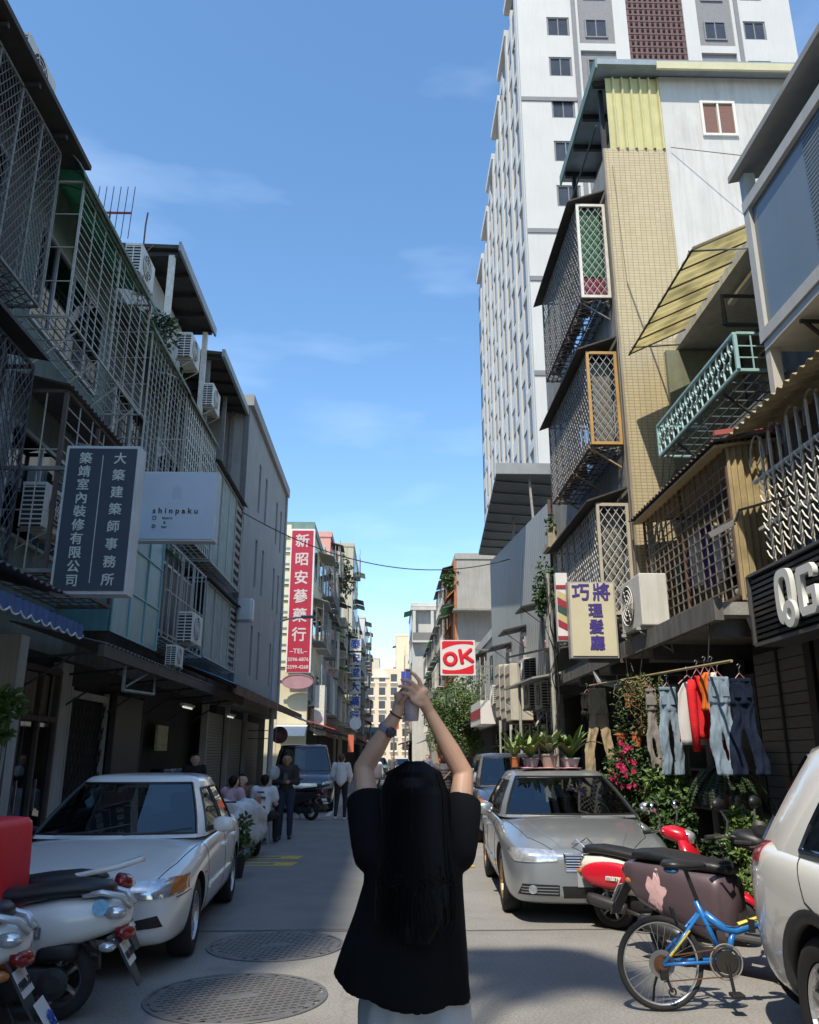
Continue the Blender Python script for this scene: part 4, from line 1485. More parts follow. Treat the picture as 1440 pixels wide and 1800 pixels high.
window(r2, (4.6, 9.2, 3.55), (0, 2.5, 0), (0, 0, 1.3), (-1, 0, 0), 3, iron_lt, glass_dk)
for k, (c_, z_, h_) in enumerate((((0.55, 0.55, 0.57), 3.75, 0.7), ((0.06, 0.05, 0.2), 3.7, 0.85), ((0.5, 0.52, 0.55), 3.8, 0.75), ((0.05, 0.05, 0.14), 3.75, 0.6), ((0.05, 0.16, 0.12), 3.9, 0.4))):
    yy = 10.0 + k * 0.36
    G().sheet(lambda u, v: (4.22 + 0.03 * math.sin(u * 9 + k), yy + 0.3 * u, z_ + h_ * v), 8, 6, 0.006).build('laundry_' + ('shirt' if k % 2 else 'towel'), M('cage_laundry_%d' % k, c_, 0.85, var=0.1), None, smooth=True)
    tag(bpy.context.scene.collection.objects[-1], ['pale towel', 'purple patterned shirt', 'light grey towel', 'navy shirt', 'dark green towel'][k] + ' drying inside the rusty barred cage', 'laundry')

# canopy over the right pavement
rc = thing('shop_canopy', 'weathered concrete canopy over the washing line and plants', 'canopy', (4, 13, 3))
G().box(3.6, 4.9, 8.72, 12.47, 3.06, 3.2).build('slab', conc, rc)
G().box(3.6, 3.88, 12.475, 18.3, 3.06, 3.2).build('slab', conc, rc)
G().box(3.5, 3.598, 8.7, 18.3, 3.0, 3.24).build('edge', M('canopy_edge', (0.17, 0.165, 0.15), 0.9, var=0.3, streak=0.7), rc)
for k in range(5):
    G().box(3.6, 5.7, 9.0 + k * 2.2, 9.12 + k * 2.2, 2.86, 3.055).build('beam', conc_dk, rc)
for y in (17.9,):
    G().tube((3.7, y, 0.06), (3.7, y, 3.0), 0.05, 8).build('post', iron_gr, rc)
G().path([(3.55, 14.2, 2.98), (3.55, 14.0, 2.8), (3.75, 13.7, 2.72), (4.3, 12.9, 2.62), (5.2, 12.2, 2.55)], 0.055, 8).build('drainpipe', M('pipe_grey'), rc)
G().sheet(lambda u, v: (3.8 + 0.5 * v, 10.2 + 0.8 * u, 3.24 + 0.05 * math.sin(3 * u + 2 * v)), 10, 6, 0.03).build('sheeting', M('white_rag', (0.62, 0.6, 0.55), 0.8, var=0.15), rc)

# --- R3: tiled house with three cages
r3 = thing('tiled_house', 'tall narrow house with a cream tiled pier, white side wall and three window cages', 'building', (8, 15.5, 0))
G().box(3.92, 14, 12.5, 18.9, 3.1, 12.25).build('wall', conc, r3)
G().box(5.4, 14, 12.5, 18.9, 0, 3.1).build('wall', dim_in, r3)
G().box(3.9, 5.02, 12.455, 12.498, 3.2, 12.3).build('tiled_pier', cream_tile, r3)
G().box(5.022, 14, 12.45, 12.498, 3.2, 13.95).build('side_wall', white_wall, r3)
G().box(3.86, 3.898, 12.45, 12.52, 3.2, 12.3).build('corner_pipe', M('pipe_brown', (0.3, 0.25, 0.18), 0.6, var=0.2), r3)
G().box(4.5, 14, 12.52, 15.4, 12.25, 13.9).build('shed_wall', M('shed_pale', (0.5, 0.5, 0.47), 0.7, var=0.1), r3)
g = G()
corr(g, (4.0, 12.44, 12.3), (1.02, 0, 0), (0, 0, 1.6), 6, 0.02, sharp=True)
g.build('ribbed_sheet', M('sheet_straw', (0.56, 0.53, 0.26), 0.55, var=0.12, streak=0.3), r3)
rf = G().box(3.8, 14, 12.2, 15.5, 13.98, 14.1).build('roof', M('roof_blue', (0.28, 0.34, 0.37), 0.5, 0.2, var=0.2), r3)
G().box(4.9, 14, 12.15, 12.198, 13.86, 14.02).build('gutter', M('gutter_straw', (0.6, 0.57, 0.36), 0.5, var=0.1), rf)
G().box(3.76, 3.798, 12.2, 15.5, 13.9, 14.12).build('fascia', tin_gn, rf)
for k in range(4):
    G().box(3.82, 4.5, 12.6 + 0.85 * k, 12.68 + 0.85 * k, 13.86, 13.975).build('rafter', iron, rf)
for y in (12.75, 15.1):
    G().box(3.95, 4.03, y, y + 0.08, 12.3, 13.9).build('post', iron, r3)
G().tube((3.9, 12.9, 13.2), (3.9, 15.2, 13.2), 0.02, 5).build('rail', iron, r3)
window(r3, (5.74, 12.45, 12.6), (0.66, 0, 0), (0, 0, 0.78), (0, -1, 0), 2, M('frame_white', (0.75, 0.74, 0.68), 0.5, var=0.05), M('blind_brown', (0.2, 0.1, 0.07), 0.5, var=0.2, stretch=(1, 1, 30)), sill=False)
gtarp = M('green_tarp', (0.03, 0.13, 0.055), 0.6, var=0.25, scale=4)
spec = [(9.4, 11.3, iron_wh, M('wire_pale', (0.42, 0.42, 0.4), 0.5, 0.2, var=0.1), 0.13), (6.62, 8.3, orange_fr, M('wire_pale'), 0.13), (3.75, 5.55, M('frame_beige', (0.5, 0.44, 0.34), 0.6, var=0.15), M('wire_white', (0.6, 0.6, 0.58), 0.5, var=0.1), 0.13)]
for k, (z0, z1, fm, wm, st) in enumerate(spec):
    c = cage(r3, 3.9, 3.38, 12.8, 16.2, z0, z1, brown_iron, wm, 0, 0, 'mesh', 0.016, st, 0.035, posts=6)
    fr = G()
    for x in (3.36, 3.84):
        fr.box(x, x + 0.05, 12.75, 12.79, z0 - 0.02, z1 + 0.02)
    fr.box(3.41, 3.84, 12.752, 12.788, z0 - 0.02, z0 + 0.03)
    fr.box(3.41, 3.84, 12.752, 12.788, z1 - 0.03, z1 + 0.02)
    fr.build('end_frame', fm, c)
    G().obox((3.2, 12.7, z1 + 0.02), (0.7, 0, 0.25), (0, 3.7, 0), (0.002, 0, 0.03)).build('awning', M('roof_board'), r3)
    for y in (12.9, 14.2, 15.6):
        G().tube((3.34, y, z0 - 0.02), (3.88, y, z0 - 0.38), 0.018, 5).build('strut', wood_lt if k == 1 else iron_gr, c)
    if k == 0:
        G().box(3.42, 3.8, 12.84, 12.86, z0 + 0.45, z1 - 0.05).build('tarp', gtarp, c)
        G().box(3.36, 3.82, 12.84, 12.87, z0 + 0.05, z0 + 0.42).build('red_box', M('crimson', (0.2, 0.02, 0.04), 0.6, var=0.2), c)
    else:
        G().box(3.45, 3.8, 12.95, 12.97, z0 + 0.05, z1 - 0.1).build('blind', M('blind_taupe', (0.19, 0.18, 0.15), 0.8, var=0.15), c)
    rg = random.Random(20 + k)
    for j in range(9):
        y = 13.0 + 0.34 * j
        h = rg.uniform(0.15, 0.45)
        col_ = rg.choice([(0.3, 0.29, 0.27), (0.12, 0.12, 0.13), (0.4, 0.36, 0.3), (0.18, 0.1, 0.08), (0.5, 0.5, 0.5)])
        G().box(3.42, 3.42 + rg.uniform(0.15, 0.3), y, y + rg.uniform(0.18, 0.3), z0 + 0.01, z0 + h).build('stored_box', M('store_%d' % (hash(col_) % 7), col_, 0.8, var=0.2), c)
    window(r3, (3.92, 13.2, z0 + 0.3), (0, 2.6, 0), (0, 0, 1.3), (-1, 0, 0), 3, alu, glass_dk)
for (pts, r_) in (([(4.0, 12.43, 11.9), (4.08, 12.42, 9.5), (4.5, 12.42, 7.8), (4.7, 12.42, 6.9)], 0.008), ([(4.72, 12.42, 7.0), (4.7, 12.42, 6.2), (4.15, 12.3, 5.3), (4.05, 12.25, 4.9), (4.05, 12.25, 3.6)], 0.014), ([(5.1, 12.4, 12.3), (6.4, 11.8, 11.6), (7.6, 11.2, 11.3)], 0.008), ([(4.5, 12.4, 6.6), (4.2, 12.35, 5.0), (4.3, 12.35, 3.4)], 0.009), ([(3.84, 12.42, 9.2), (3.8, 12.4, 6), (3.84, 12.42, 3.5)], 0.01), ([(4.6, 12.41, 6.4), (4.28, 12.35, 5.1), (4.45, 12.35, 3.3)], 0.007)):
    tag(G().path(pts, r_, 5).build('cable', M('cable_grey', (0.2, 0.18, 0.15), 0.6, var=0.1)), 'thin cable hanging down the cream tiled pier', 'cable', 'cables on the tiled pier')
G().path([(4.0, 12.1, 3.3), (4.0, 12.1, 5.05), (4.05, 12.1, 5.12), (4.35, 11.95, 5.16)], 0.05, 8).build('drainpipe', pipe_w, r3)
ac('L', (3.62, 12.0, 3.3), 'large white air conditioner on the concrete canopy by the barber sign', rz=math.pi, scale=1.2)

# --- barber signs
b_s = thing('barber_sign', 'cream lightbox sign with purple characters above the canopy', 'sign', (3.1, 12.3, 3.0))
G().box(2.72, 3.44, 12.3, 12.46, 3.0, 4.16).build('case', M('sign_edge_grey', (0.4, 0.39, 0.36), 0.5, var=0.1), b_s)
G().box(2.745, 3.415, 12.285, 12.304, 3.03, 4.13).build('face', M('sign_cream', (0.66, 0.6, 0.42), 0.5, var=0.08, scale=2), b_s)
pu = M('letter_purple', (0.07, 0.045, 0.26), 0.5, var=0)
lettering(b_s, '巧', (2.91, 12.28, 3.98), (1, 0, 0), (0, -1, 0), 0.28, pu, 0.005, 'character')
lettering(b_s, '將', (3.23, 12.28, 3.98), (1, 0, 0), (0, -1, 0), 0.28, pu, 0.005, 'character')
for k, ch in enumerate('理髮廳'):
    lettering(b_s, ch, (3.12, 12.28, 3.70 - k * 0.245), (1, 0, 0), (0, -1, 0), 0.225, pu, 0.005, 'character')
G().box(3.0, 3.9, 12.36, 12.4, 2.94, 2.998).build('bracket', brown_iron, b_s)
bp_ = thing('barber_pole', 'flat barber stripe sign of red, cream and dark green bands', 'sign', (2.65, 12.6, 3.3))
G().box(2.58, 2.76, 12.5, 12.62, 3.28, 4.34).build('case', M('sign_white'), bp_)
cols = [M('stripe_red', (0.35, 0.03, 0.05), 0.5, var=0), M('stripe_cream', (0.6, 0.5, 0.25), 0.5, var=0), M('stripe_green', (0.04, 0.09, 0.07), 0.5, var=0)]
for k in range(5):
    z = 3.5 + k * 0.115
    y = 12.496 - 0.0005 * k
    G().add([(2.59, y, z), (2.75, y, max(z - 0.09, 3.42)), (2.75, y, z + 0.02), (2.59, y, z + 0.11)], [(0, 1, 2, 3)]).build('stripe', cols[k % 3], bp_)
for z in (3.3, 4.09):
    G().box(2.58, 2.76, 12.49, 12.499, z, z + 0.055).build('band', cols[0], bp_)
G().box(2.76, 3.9, 12.54, 12.58, 3.5, 3.55).build('bracket', brown_iron, bp_)

# --- R4: sheet-clad building with the roof canopy
r4 = thing('clad_building', 'low building clad in pale blue-grey ribbed sheet with an open roof canopy', 'building', (6, 25, 0))
G().box(4.0, 7.4, 19.9, 31, 3.2, 7.0).build('wall', conc, r4)
G().box(5.2, 7.4, 18.95, 31, 0, 3.2).build('wall', dim_in, r4)
clad = G()
for k in range(40):
    y0 = 19.4 + k * 0.3
    zt = 7.65 + (y0 - 19.4) * 0.105
    clad.prism([(3.92, y0, 3.5), (3.92, y0 + 0.26, 3.5), (3.92, y0 + 0.26, zt), (3.92, y0, zt)], (0.06, 0, 0))
    clad.prism([(3.935, y0 + 0.26, 3.5), (3.935, y0 + 0.3, 3.5), (3.935, y0 + 0.3, zt), (3.935, y0 + 0.26, zt)], (0.03, 0, 0))
clad.build('cladding', M('clad_grey', (0.37, 0.41, 0.41), 0.5, 0.1, var=0.08, scale=1, streak=0.25), r4)
G().box(3.9, 3.96, 19.34, 19.398, 3.4, 7.7).build('corner_trim', rust, r4)
rp_ = [V(3.05, 22, 9.48), V(5.3, 22, 9.3), V(5.6, 31, 9.05), V(3.45, 31, 9.15)]
rr = G().prism(rp_, (0, 0, 0.06)).build('roof_canopy', M('roof_slate', (0.09, 0.11, 0.12), 0.6, var=0.2), r4)
for k in range(10):
    f = k / 9
    G().tube(rp_[0].lerp(rp_[3], f) - V(0, 0, 0.03), rp_[1].lerp(rp_[2], f) - V(0, 0, 0.03), 0.03, 4).build('rib', M('rib_slate', (0.16, 0.19, 0.2), 0.5, var=0.1), rr)
for f in (0.02, 0.5, 0.95):
    G().tube(rp_[0].lerp(rp_[3], f) + V(0.9, 0, -0.05), V(4.1, rp_[0].lerp(rp_[3], f).y, 6.9), 0.04, 5).build('post', iron_lt, r4)
G().box(3.0, 5.4, 21.94, 21.998, 9.28, 9.6).build('fascia', M('gutter_grey'), rr)
# rough stub wall with balcony between the tiled house and the cladding
G().box(3.95, 5.6, 18.93, 19.33, 3.2, 6.3).build('stub_wall', M('wall_rough', (0.42, 0.37, 0.27), 0.9, var=0.3, scale=2.5, streak=0.5, bump=0.4), r4)
G().box(3.7, 4.9, 18.6, 19.3, 6.3, 6.42).build('balcony_slab', M('wall_rough'), r4)
G().box(3.72, 4.9, 18.62, 18.7, 6.42, 6.8).build('balcony_front', M('wall_rough'), r4)
for (y0, z0, L_) in ((20.2, 5.0, 1.0), (23.5, 4.9, 1.2), (26.5, 4.8, 1.3)):
    w4 = window(r4, (3.9, y0, z0 - 0.9), (0, L_ * 0.6, 0), (0, 0, 1.0), (-1, 0, 0), 1, alu, glass_dk)
    G().obox((3.25, y0 - 0.15, z0 + 0.1), (0.66, 0, 0.16), (0, L_, 0), (0.002, 0, 0.05)).build('awning', iron, w4)
    G().tube((3.3, y0, z0 + 0.1), (3.9, y0, z0 - 0.35), 0.014, 4).build('stay', iron, w4)
bm2 = thing('lean_to', 'dark tilted lean-to roof on poles beyond the barber sign', 'canopy', (3.5, 18.9, 3))
G().obox((2.95, 16.9, 3.62), (0.95, 0, 0.2), (0, 3.6, 0.3), (0.002, 0, 0.05)).build('roof_sheet', iron, bm2)
G().obox((2.9, 16.9, 3.1), (0.9, 0, 0.16), (0, 4.6, 0.1), (0.002, 0, 0.04)).build('roof_sheet', M('tin_pale', (0.34, 0.34, 0.32), 0.6, var=0.25), bm2)
for (x, y) in ((3.0, 19.2),):
    G().tube((x, y, 0.06), (x, y, 3.65), 0.035, 6).build('post', iron_lt, bm2)
G().tube((3.0, 17.2, 2.2), (3.9, 19.4, 3.0), 0.025, 5).build('brace', iron_lt, bm2)
G().tube((3.0, 19.2, 2.4), (3.0, 21.4, 2.9), 0.025, 5).build('brace', iron_lt, bm2)
for k in range(3):
    hh = thing('duct_housing', ['lowest tall beige metal housing under the cladding', 'middle tall beige metal housing under the cladding', 'highest tall beige metal housing, next to the OK shop awning'][k], 'housing', (3.6, 22.5 + k, 2.3), group='beige housings')
    y = 22.4 + k * 1.1
    G().box(3.25, 3.85, y, y + 0.95, 2.5 + 0.1 * k, 4.0 + 0.1 * k).build('casing', cream_pl, hh, bevel=0.02)
    for j in range(4):
        G().box(3.235, 3.249, y + 0.08, y + 0.87, 2.75 + 0.32 * j + 0.1 * k, 2.78 + 0.32 * j + 0.1 * k).build('seam', rust, hh)
    G().box(3.3, 3.9, y + 0.1, y + 0.85, 2.42 + 0.1 * k, 2.498 + 0.1 * k).build('bracket', rust, hh)
for k, (y, z) in enumerate(((18.4, 2.6), (20.0, 2.7), (20.6, 3.35), (27.0, 3.2))):
    ac('R', (3.5, y, z), ['white air conditioner under the tilted lean-to roof', 'white air conditioner beside the thin lean-to post', 'white air conditioner mounted above another under the cladding', 'white air conditioner near the OK shop corner'][k])
sfr = thing('shop_window', 'pale framed shop window wall below the sheet-clad building', 'shop front', (3.9, 25, 0))
for k in range(9):
    y = 19.6 + k * 1.3
    G().box(3.92, 4.0, y, y + 0.1, 0.06, 3.2).build('post', plaster_lt, sfr)
    G().box(3.95, 3.965, y + 0.12, y + 1.28, 0.3, 2.4).build('pane', glass('shop_glass', (0.12, 0.12, 0.12), 0.02, 0.06), sfr)
G().box(3.915, 4.005, 19.6, 31, 3.2, 3.45).build('lintel', plaster_lt, sfr)
pst = thing('utility_post', 'slim pale post wound with cables beside the clad building', 'post', (3.1, 16.6, 0))
G().tube((3.25, 16.5, 0), (3.25, 16.5, 5.2), 0.05, 7, 0.04).build('pole', iron_lt, pst)
rg = random.Random(5)
for k in range(5):
    pts = [(3.25 + rg.uniform(-0.1, 0.14), 16.45 + rg.uniform(-0.1, 0.1), 1.6 + i * 0.5) for i in range(8)]
    G().path(pts, 0.009, 4).build('cable', iron, pst)

# --- right ground floor: dark shop with shutters behind the plants
gf = thing('tiled_shop', 'dim grey tiled shop entrance with a red paper couplet', 'shop front', (4.9, 10.5, 0))
tl = G().box(0, 0.03, 0, 0.62, 0, 0.12).mesh('tile', M('grey_gloss_tile', (0.17, 0.165, 0.16), 0.4, var=0.2))
for j in range(21):
    for k in range(2):
        put('tile', tl, gf, loc=(4.56, 9.0 + k * 0.66, 0.08 + j * 0.13))
G().box(4.58, 4.9, 8.98, 10.32, 0.06, 2.9).build('wall', dim_in, gf)
G().box(4.54, 4.558, 8.82, 8.97, 0.06, 2.9).build('post', iron, gf)
G().box(4.54, 4.6, 9.63, 9.66, 0.06, 2.9).build('post', iron, gf)
G().box(4.535, 4.552, 8.45, 8.7, 1.1, 1.9).build('red_couplet', M('paper_red', (0.42, 0.02, 0.03), 0.7, var=0.15), gf)
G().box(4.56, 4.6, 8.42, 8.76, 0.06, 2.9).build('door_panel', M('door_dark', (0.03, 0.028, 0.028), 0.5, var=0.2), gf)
G().box(4.56, 4.6, 3.0, 8.0, 0.06, 2.9).build('door_panel', M('door_dark'), gf)
G().box(4.5, 4.56, 7.9, 7.98, 0.06, 2.9).build('post', iron_gr, gf)
G().tube((4.45, 7.5, 0.06), (4.45, 7.5, 2.9), 0.03, 6).build('post', iron_gr, gf)
G().box(4.3, 4.58, 5.5, 5.9, 1.35, 1.6).build('letter_box', plaster_lt, gf)
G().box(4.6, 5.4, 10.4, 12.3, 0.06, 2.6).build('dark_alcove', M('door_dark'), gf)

# ================================================================== TOWER
tw = thing('apartment_tower', 'tall white apartment tower with grey window strips and a brown louvred core', 'building', (16, 52, 0))
for (ya, yb, zt) in ((40.2, 44.2, 50), (44.2, 52, 45), (52, 66, 41.5)):
    G().box(7.9, 25, ya, yb, 0, zt).build('core', M('tower_core', (0.06, 0.06, 0.065), 0.8, var=0.1), tw)
twf = []
cols_x = [(9.5, 10.9), (11.5, 13.7), (14.55, 18.15), (19.0, 21.2), (21.85, 23.25)]
fl = 3.1
z_first = 4.0
floors = [(z_first + k * fl, z_first + k * fl + 1.45) for k in range(15)]
# solid strips between columns of openings
edges = [7.7] + [v for c in cols_x for v in c] + [25.0]
for i in range(0, len(edges), 2):
    G().box(edges[i], edges[i + 1], 40.0, 40.3, 0, 52).build('wall_strip', tower_wall, tw)
for ci, (xa, xb) in enumerate(cols_x):
    if ci in (0, 4):
        z = 0
        for (a, b) in floors + [(52, None)]:
            G().box(xa + 0.002, xb - 0.002, 40.002, 40.3, z, a).build('spandrel', tower_wall, tw)
            if b is None:
                break
            window(tw, (xa + 0.02, 40.12, a), (xb - xa - 0.04, 0, 0), (0, 0, b - a), (0, -1, 0), 2, tower_grey, M('tower_glass', (0.05, 0.055, 0.065), 0.1, var=0.25, scale=1.2), fw=0.09, depth=0.1)
            z = b
    elif ci in (1, 3):
        pn = G().box(xa + 0.002, xb - 0.002, 40.16, 40.3, 0, 52).build('grey_panel', M('tower_tile_grey', (0.21, 0.21, 0.215), 0.7, var=0.15, scale=8), tw)
        for (a, b) in floors:
            window(pn, (xa + 0.4, 40.15, a + 0.02), (xb - xa - 0.8, 0, 0), (0, 0, b - a), (0, -1, 0), 2, tower_grey, M('tower_glass'), fw=0.09, depth=0.1)
        for k in range(8):
            G().box(xa + 0.003, xb - 0.003, 40.0, 40.155, z_first + 2.0 + k * 6.2, z_first + 2.55 + k * 6.2).build('white_band', tower_wall, tw)
    else:
        lv = G().box(0, 0.16, 0, 0.1, 0, 8.4).mesh('fin', M('louvre_brown', (0.12, 0.055, 0.05), 0.6, var=0.2))
        cr = G().box(0, 3.56, 0, 0.06, 0, 0.12).mesh('crossbar', M('louvre_brown'))
        for k in range(5):
            zb = 2.2 + k * 9.3
            G().box(xa + 0.002, xb - 0.002, 40.002, 40.3, zb - 0.9, zb).build('spandrel', tower_wall, tw)
            p = G().box(xa + 0.01, xb - 0.01, 40.26, 40.31, zb + 0.003, zb + 8.4).build('louvre_panel', M('louvre_back', (0.06, 0.03, 0.03), 0.8, var=0.3), tw)
            for j in range(11):
                put('fin', lv, p, loc=(xa + 0.03 + j * 0.335, 40.08, zb + 0.003))
            for j in range(17):
                put('crossbar', cr, p, loc=(xa + 0.02, 40.06, zb + 0.2 + j * 0.5))
for x in (11.2, 21.52):
    G().box(x - 0.13, x + 0.13, 39.93, 39.998, 0, 52).build('dark_stripe', tower_grey, tw)
for z in (39.3, 30.1, 27.0, 21.2, 14.9):
    G().box(7.69, 11.05, 39.94, 39.997, z, z + 0.28).build('grey_band', tower_grey, tw)
# street side: white piers, recessed dark window strips with thin sills and spandrels
G().box(7.80, 7.898, 40.31, 64.3, 0, 41.5).build('side_wall', M('tower_tile_grey'), tw)
for k in range(6):
    y0 = 40.32 + k * 4.0
    top = 50.5 - k * 1.7
    G().box(7.66, 7.9, y0, y0 + 0.7, 0, top).build('pier', tower_wall, tw)
    G().box(7.70, 7.9, y0 + 2.15, y0 + 2.6, 0, top - 1.5).build('pier', tower_wall, tw)
    for j in range(16):
        z = 2.2 + j * fl
        if z + 2.6 > top:
            continue
        G().box(7.70, 7.79, y0 + 0.71, y0 + 2.14, z - 0.12, z + 0.4).build('sill', tower_wall, tw)
        w_ = G().box(7.76, 7.798, y0 + 0.85, y0 + 2.05, z + 0.75, z + 2.45).build('window', M('tower_glass'), tw)
        G().box(7.745, 7.759, y0 + 1.42, y0 + 1.48, z + 0.75, z + 2.45).build('mullion', tower_grey, w_)
        G().box(7.73, 7.79, y0 + 2.61, y0 + 3.99, z + 1.7, z + 2.75).build('spandrel', tower_wall, tw)
        G().box(7.765, 7.798, y0 + 2.75, y0 + 3.85, z + 0.1, z + 1.5).build('window', M('tower_glass'), tw)
    G().box(7.55, 8.2, y0, y0 + 3.99, top, top + 0.5).build('parapet', tower_wall, tw)

# ================================================================== FAR STREET


def block(label, x0, x1, y0, y1, h, wall, side, floors, bays, seed, cages=0.5, awn=0.4, roofm=None, near_win=0, name='town_house', gf=3.2):
    """far house: wall, parapet, each window with its pane, cages and awnings on the street face"""
    rg = random.Random(seed)
    t = thing(name, label, 'building', ((x0 + x1) / 2, (y0 + y1) / 2, 0))
    xs = x1 if side > 0 else x0
    G().box(x0, x1, y0, y1, 0, h).build('wall', wall, t)
    G().box(x0 - 0.08, x1 + 0.08, y0 - 0.06, y1 + 0.02, h, h + 0.35).build('parapet', roofm or wall, t)
    fh = (h - gf) / floors
    G().box(min(xs, xs + side * 0.05), max(xs, xs + side * 0.05), y0 + 0.2, y1 - 0.2, 0.06, gf - 0.5).build('shop_front', dark_in, t)
    aw = G()
    aw.obox((xs, y0 + 0.1, gf - 0.1), (side * 1.3, 0, -0.4), (0, y1 - y0 - 0.2, 0), (0, 0, 0.05))
    aw.build('awning', rg.choice([tin, blue_cl, M('far_awning_green', (0.06, 0.16, 0.13), 0.6, var=0.2), M('far_awning_red', (0.36, 0.08, 0.05), 0.6, var=0.2), M('grey_sheet')]), t)
    L = (y1 - y0) / bays
    for f in range(floors):
        for b in range(bays):
            z = gf + f * fh + fh * 0.28
            y = y0 + b * L + L * 0.18
            o = (xs + side * 0.01, y, z)
            if rg.random() < cages:
                c = G()
                c.box(min(xs + side * 0.02, xs + side * 0.6), max(xs + side * 0.02, xs + side * 0.6), y - 0.1, y + L * 0.75, z - 0.25, z - 0.2)
                for q in range(7):
                    yy = y - 0.1 + (L * 0.85) * q / 6
                    c.box(xs + side * 0.58 - 0.012, xs + side * 0.58 + 0.012, yy - 0.012, yy + 0.012, z - 0.2, z + fh * 0.55)
                for q in range(4):
                    zz = z - 0.2 + (fh * 0.75) * q / 3
                    c.box(xs + side * 0.58 - 0.011, xs + side * 0.58 + 0.011, y - 0.1, y + L * 0.75, zz - 0.011, zz + 0.011)
                for q in range(3):
                    xx = xs + side * (0.1 + q * 0.2)
                    c.box(xx - 0.011, xx + 0.011, y - 0.112, y - 0.088, z - 0.2, z + fh * 0.55)
                c.build('cage', rg.choice([iron_lt, iron_gr, iron_wh]), t)
            if rg.random() < awn:
                a = G().obox((xs, y - 0.2, z + fh * 0.62), (side * 0.8, 0, -0.22), (0, L * 0.85, 0), (0, 0, 0.03))
                a.build('window_awning', rg.choice([tin, green_pl, iron, frost_pl, tin_gn]), t)
            w = G().box(min(o[0], o[0] + side * 0.04), max(o[0], o[0] + side * 0.04), y, y + L * 0.6, z, z + fh * 0.5).build('window', alu, t)
            G().box(min(o[0] + side * 0.042, o[0] + side * 0.05), max(o[0] + side * 0.042, o[0] + side * 0.05), y + 0.06, y + L * 0.6 - 0.06, z + 0.06, z + fh * 0.5 - 0.06).build('pane', glass_dk, w)
    for k in range(near_win):
        z = gf + (k // 2) * fh + fh * 0.3
        x = x0 + (x1 - x0) * (0.3 if k % 2 else 0.65)
        w = G().box(x, x + 0.9, y0 - 0.04, y0 - 0.001, z, z + 1.1).build('window', alu, t)
        G().box(x + 0.06, x + 0.84, y0 - 0.05, y0 - 0.042, z + 0.06, z + 1.04).build('pane', glass_dk, w)
    return t


cream_w = M('cream_wall', (0.66, 0.60, 0.42), 0.8, var=0.06, streak=0.12)
pink_w = M('pink_tile', (0.62, 0.32, 0.27), 0.7, var=0.08, streak=0.15)
beige_w = M('beige_clad', (0.46, 0.44, 0.35), 0.6, var=0.08, streak=0.2)
peach_w = M('peach_wall', (0.72, 0.57, 0.4), 0.8, var=0.08)
# --- left
t6 = block('cream and grey house carrying the tall red vertical sign', -12, -3.7, 38.0, 44, 12.0, cream_w, 1, 3, 2, 61, 0.6, 0.5, tin_gn)
for k in range(9):
    z = 5.4 + k * 0.76
    G().box(-5.3, -4.72, 37.92, 37.998, z + 0.06, z + 0.72).build('glass_block', M('pale_block', (0.72, 0.73, 0.56), 0.4, var=0.05), t6)
G().box(-5.5, -5.34, 37.9, 37.998, 3.4, 12.2).build('corner_post', plaster_gn, t6)
G().sheet(lambda u, v: (-5.0 + 1.4 * u, 37.9 - 1.6 * v, 2.9 - 0.5 * v * v), 8, 6, 0.02).build('shop_awning', M('white_sheet', (0.72, 0.71, 0.66), 0.7, var=0.1), t6)
G().box(-3.4, -2.95, 38.4, 39.7, 2.5, 4.7).build('white_cage_box', iron_wh, t6)
block('grey house with boxed-out windows past the red sign', -11, -3.7, 44.2, 50.4, 12.4, plaster_lt, 1, 3, 3, 62, 0.8, 0.7)
t7 = block('house with a pink tiled side wall rising above its neighbours', -11, -3.8, 50.8, 57.8, 15.0, pink_w, 1, 4, 3, 63, 0.5, 0.5)
G().box(-6.5, -5.4, 50.75, 50.798, 9, 15.0).build('grey_strip', plaster_lt, t7)
t8 = block('tall beige metal-clad block behind the pink tiled house', -7.5, -3.4, 74, 86, 20.2, beige_w, 1, 5, 4, 64, 0.2, 0.2)
for k in range(9):
    G().box(-7.4 + k * 0.42, -7.36 + k * 0.42, 73.95, 73.998, 9, 20.2).build('rib', M('rib_beige', (0.36, 0.34, 0.26), 0.6, var=0.1), t8)
block('white house with a gabled side wall before the beige block', -9, -3.6, 58.0, 60.0, 12.4, white_wall, 1, 4, 2, 65, 0.7, 0.6)
block('yellowish house with a thin iron roof mast', -9, -3.3, 60.2, 73.5, 11.0, cream_w, 1, 4, 3, 66, 0.8, 0.7)
block('white flat-topped house beyond the pharmacy sign', -9, -3.4, 86.4, 98, 15.5, white_wall, 1, 4, 3, 67, 0.6, 0.6)
block('narrow white tower house near the end of the street', -10, -3.0, 98.5, 116, 17.5, white_wall, 1, 5, 4, 68, 0.5, 0.5)
block('grey house near the end of the street on the shaded side', -10, -3.8, 117, 140, 13.5, plaster_lt, 1, 4, 5, 69, 0.5, 0.5)
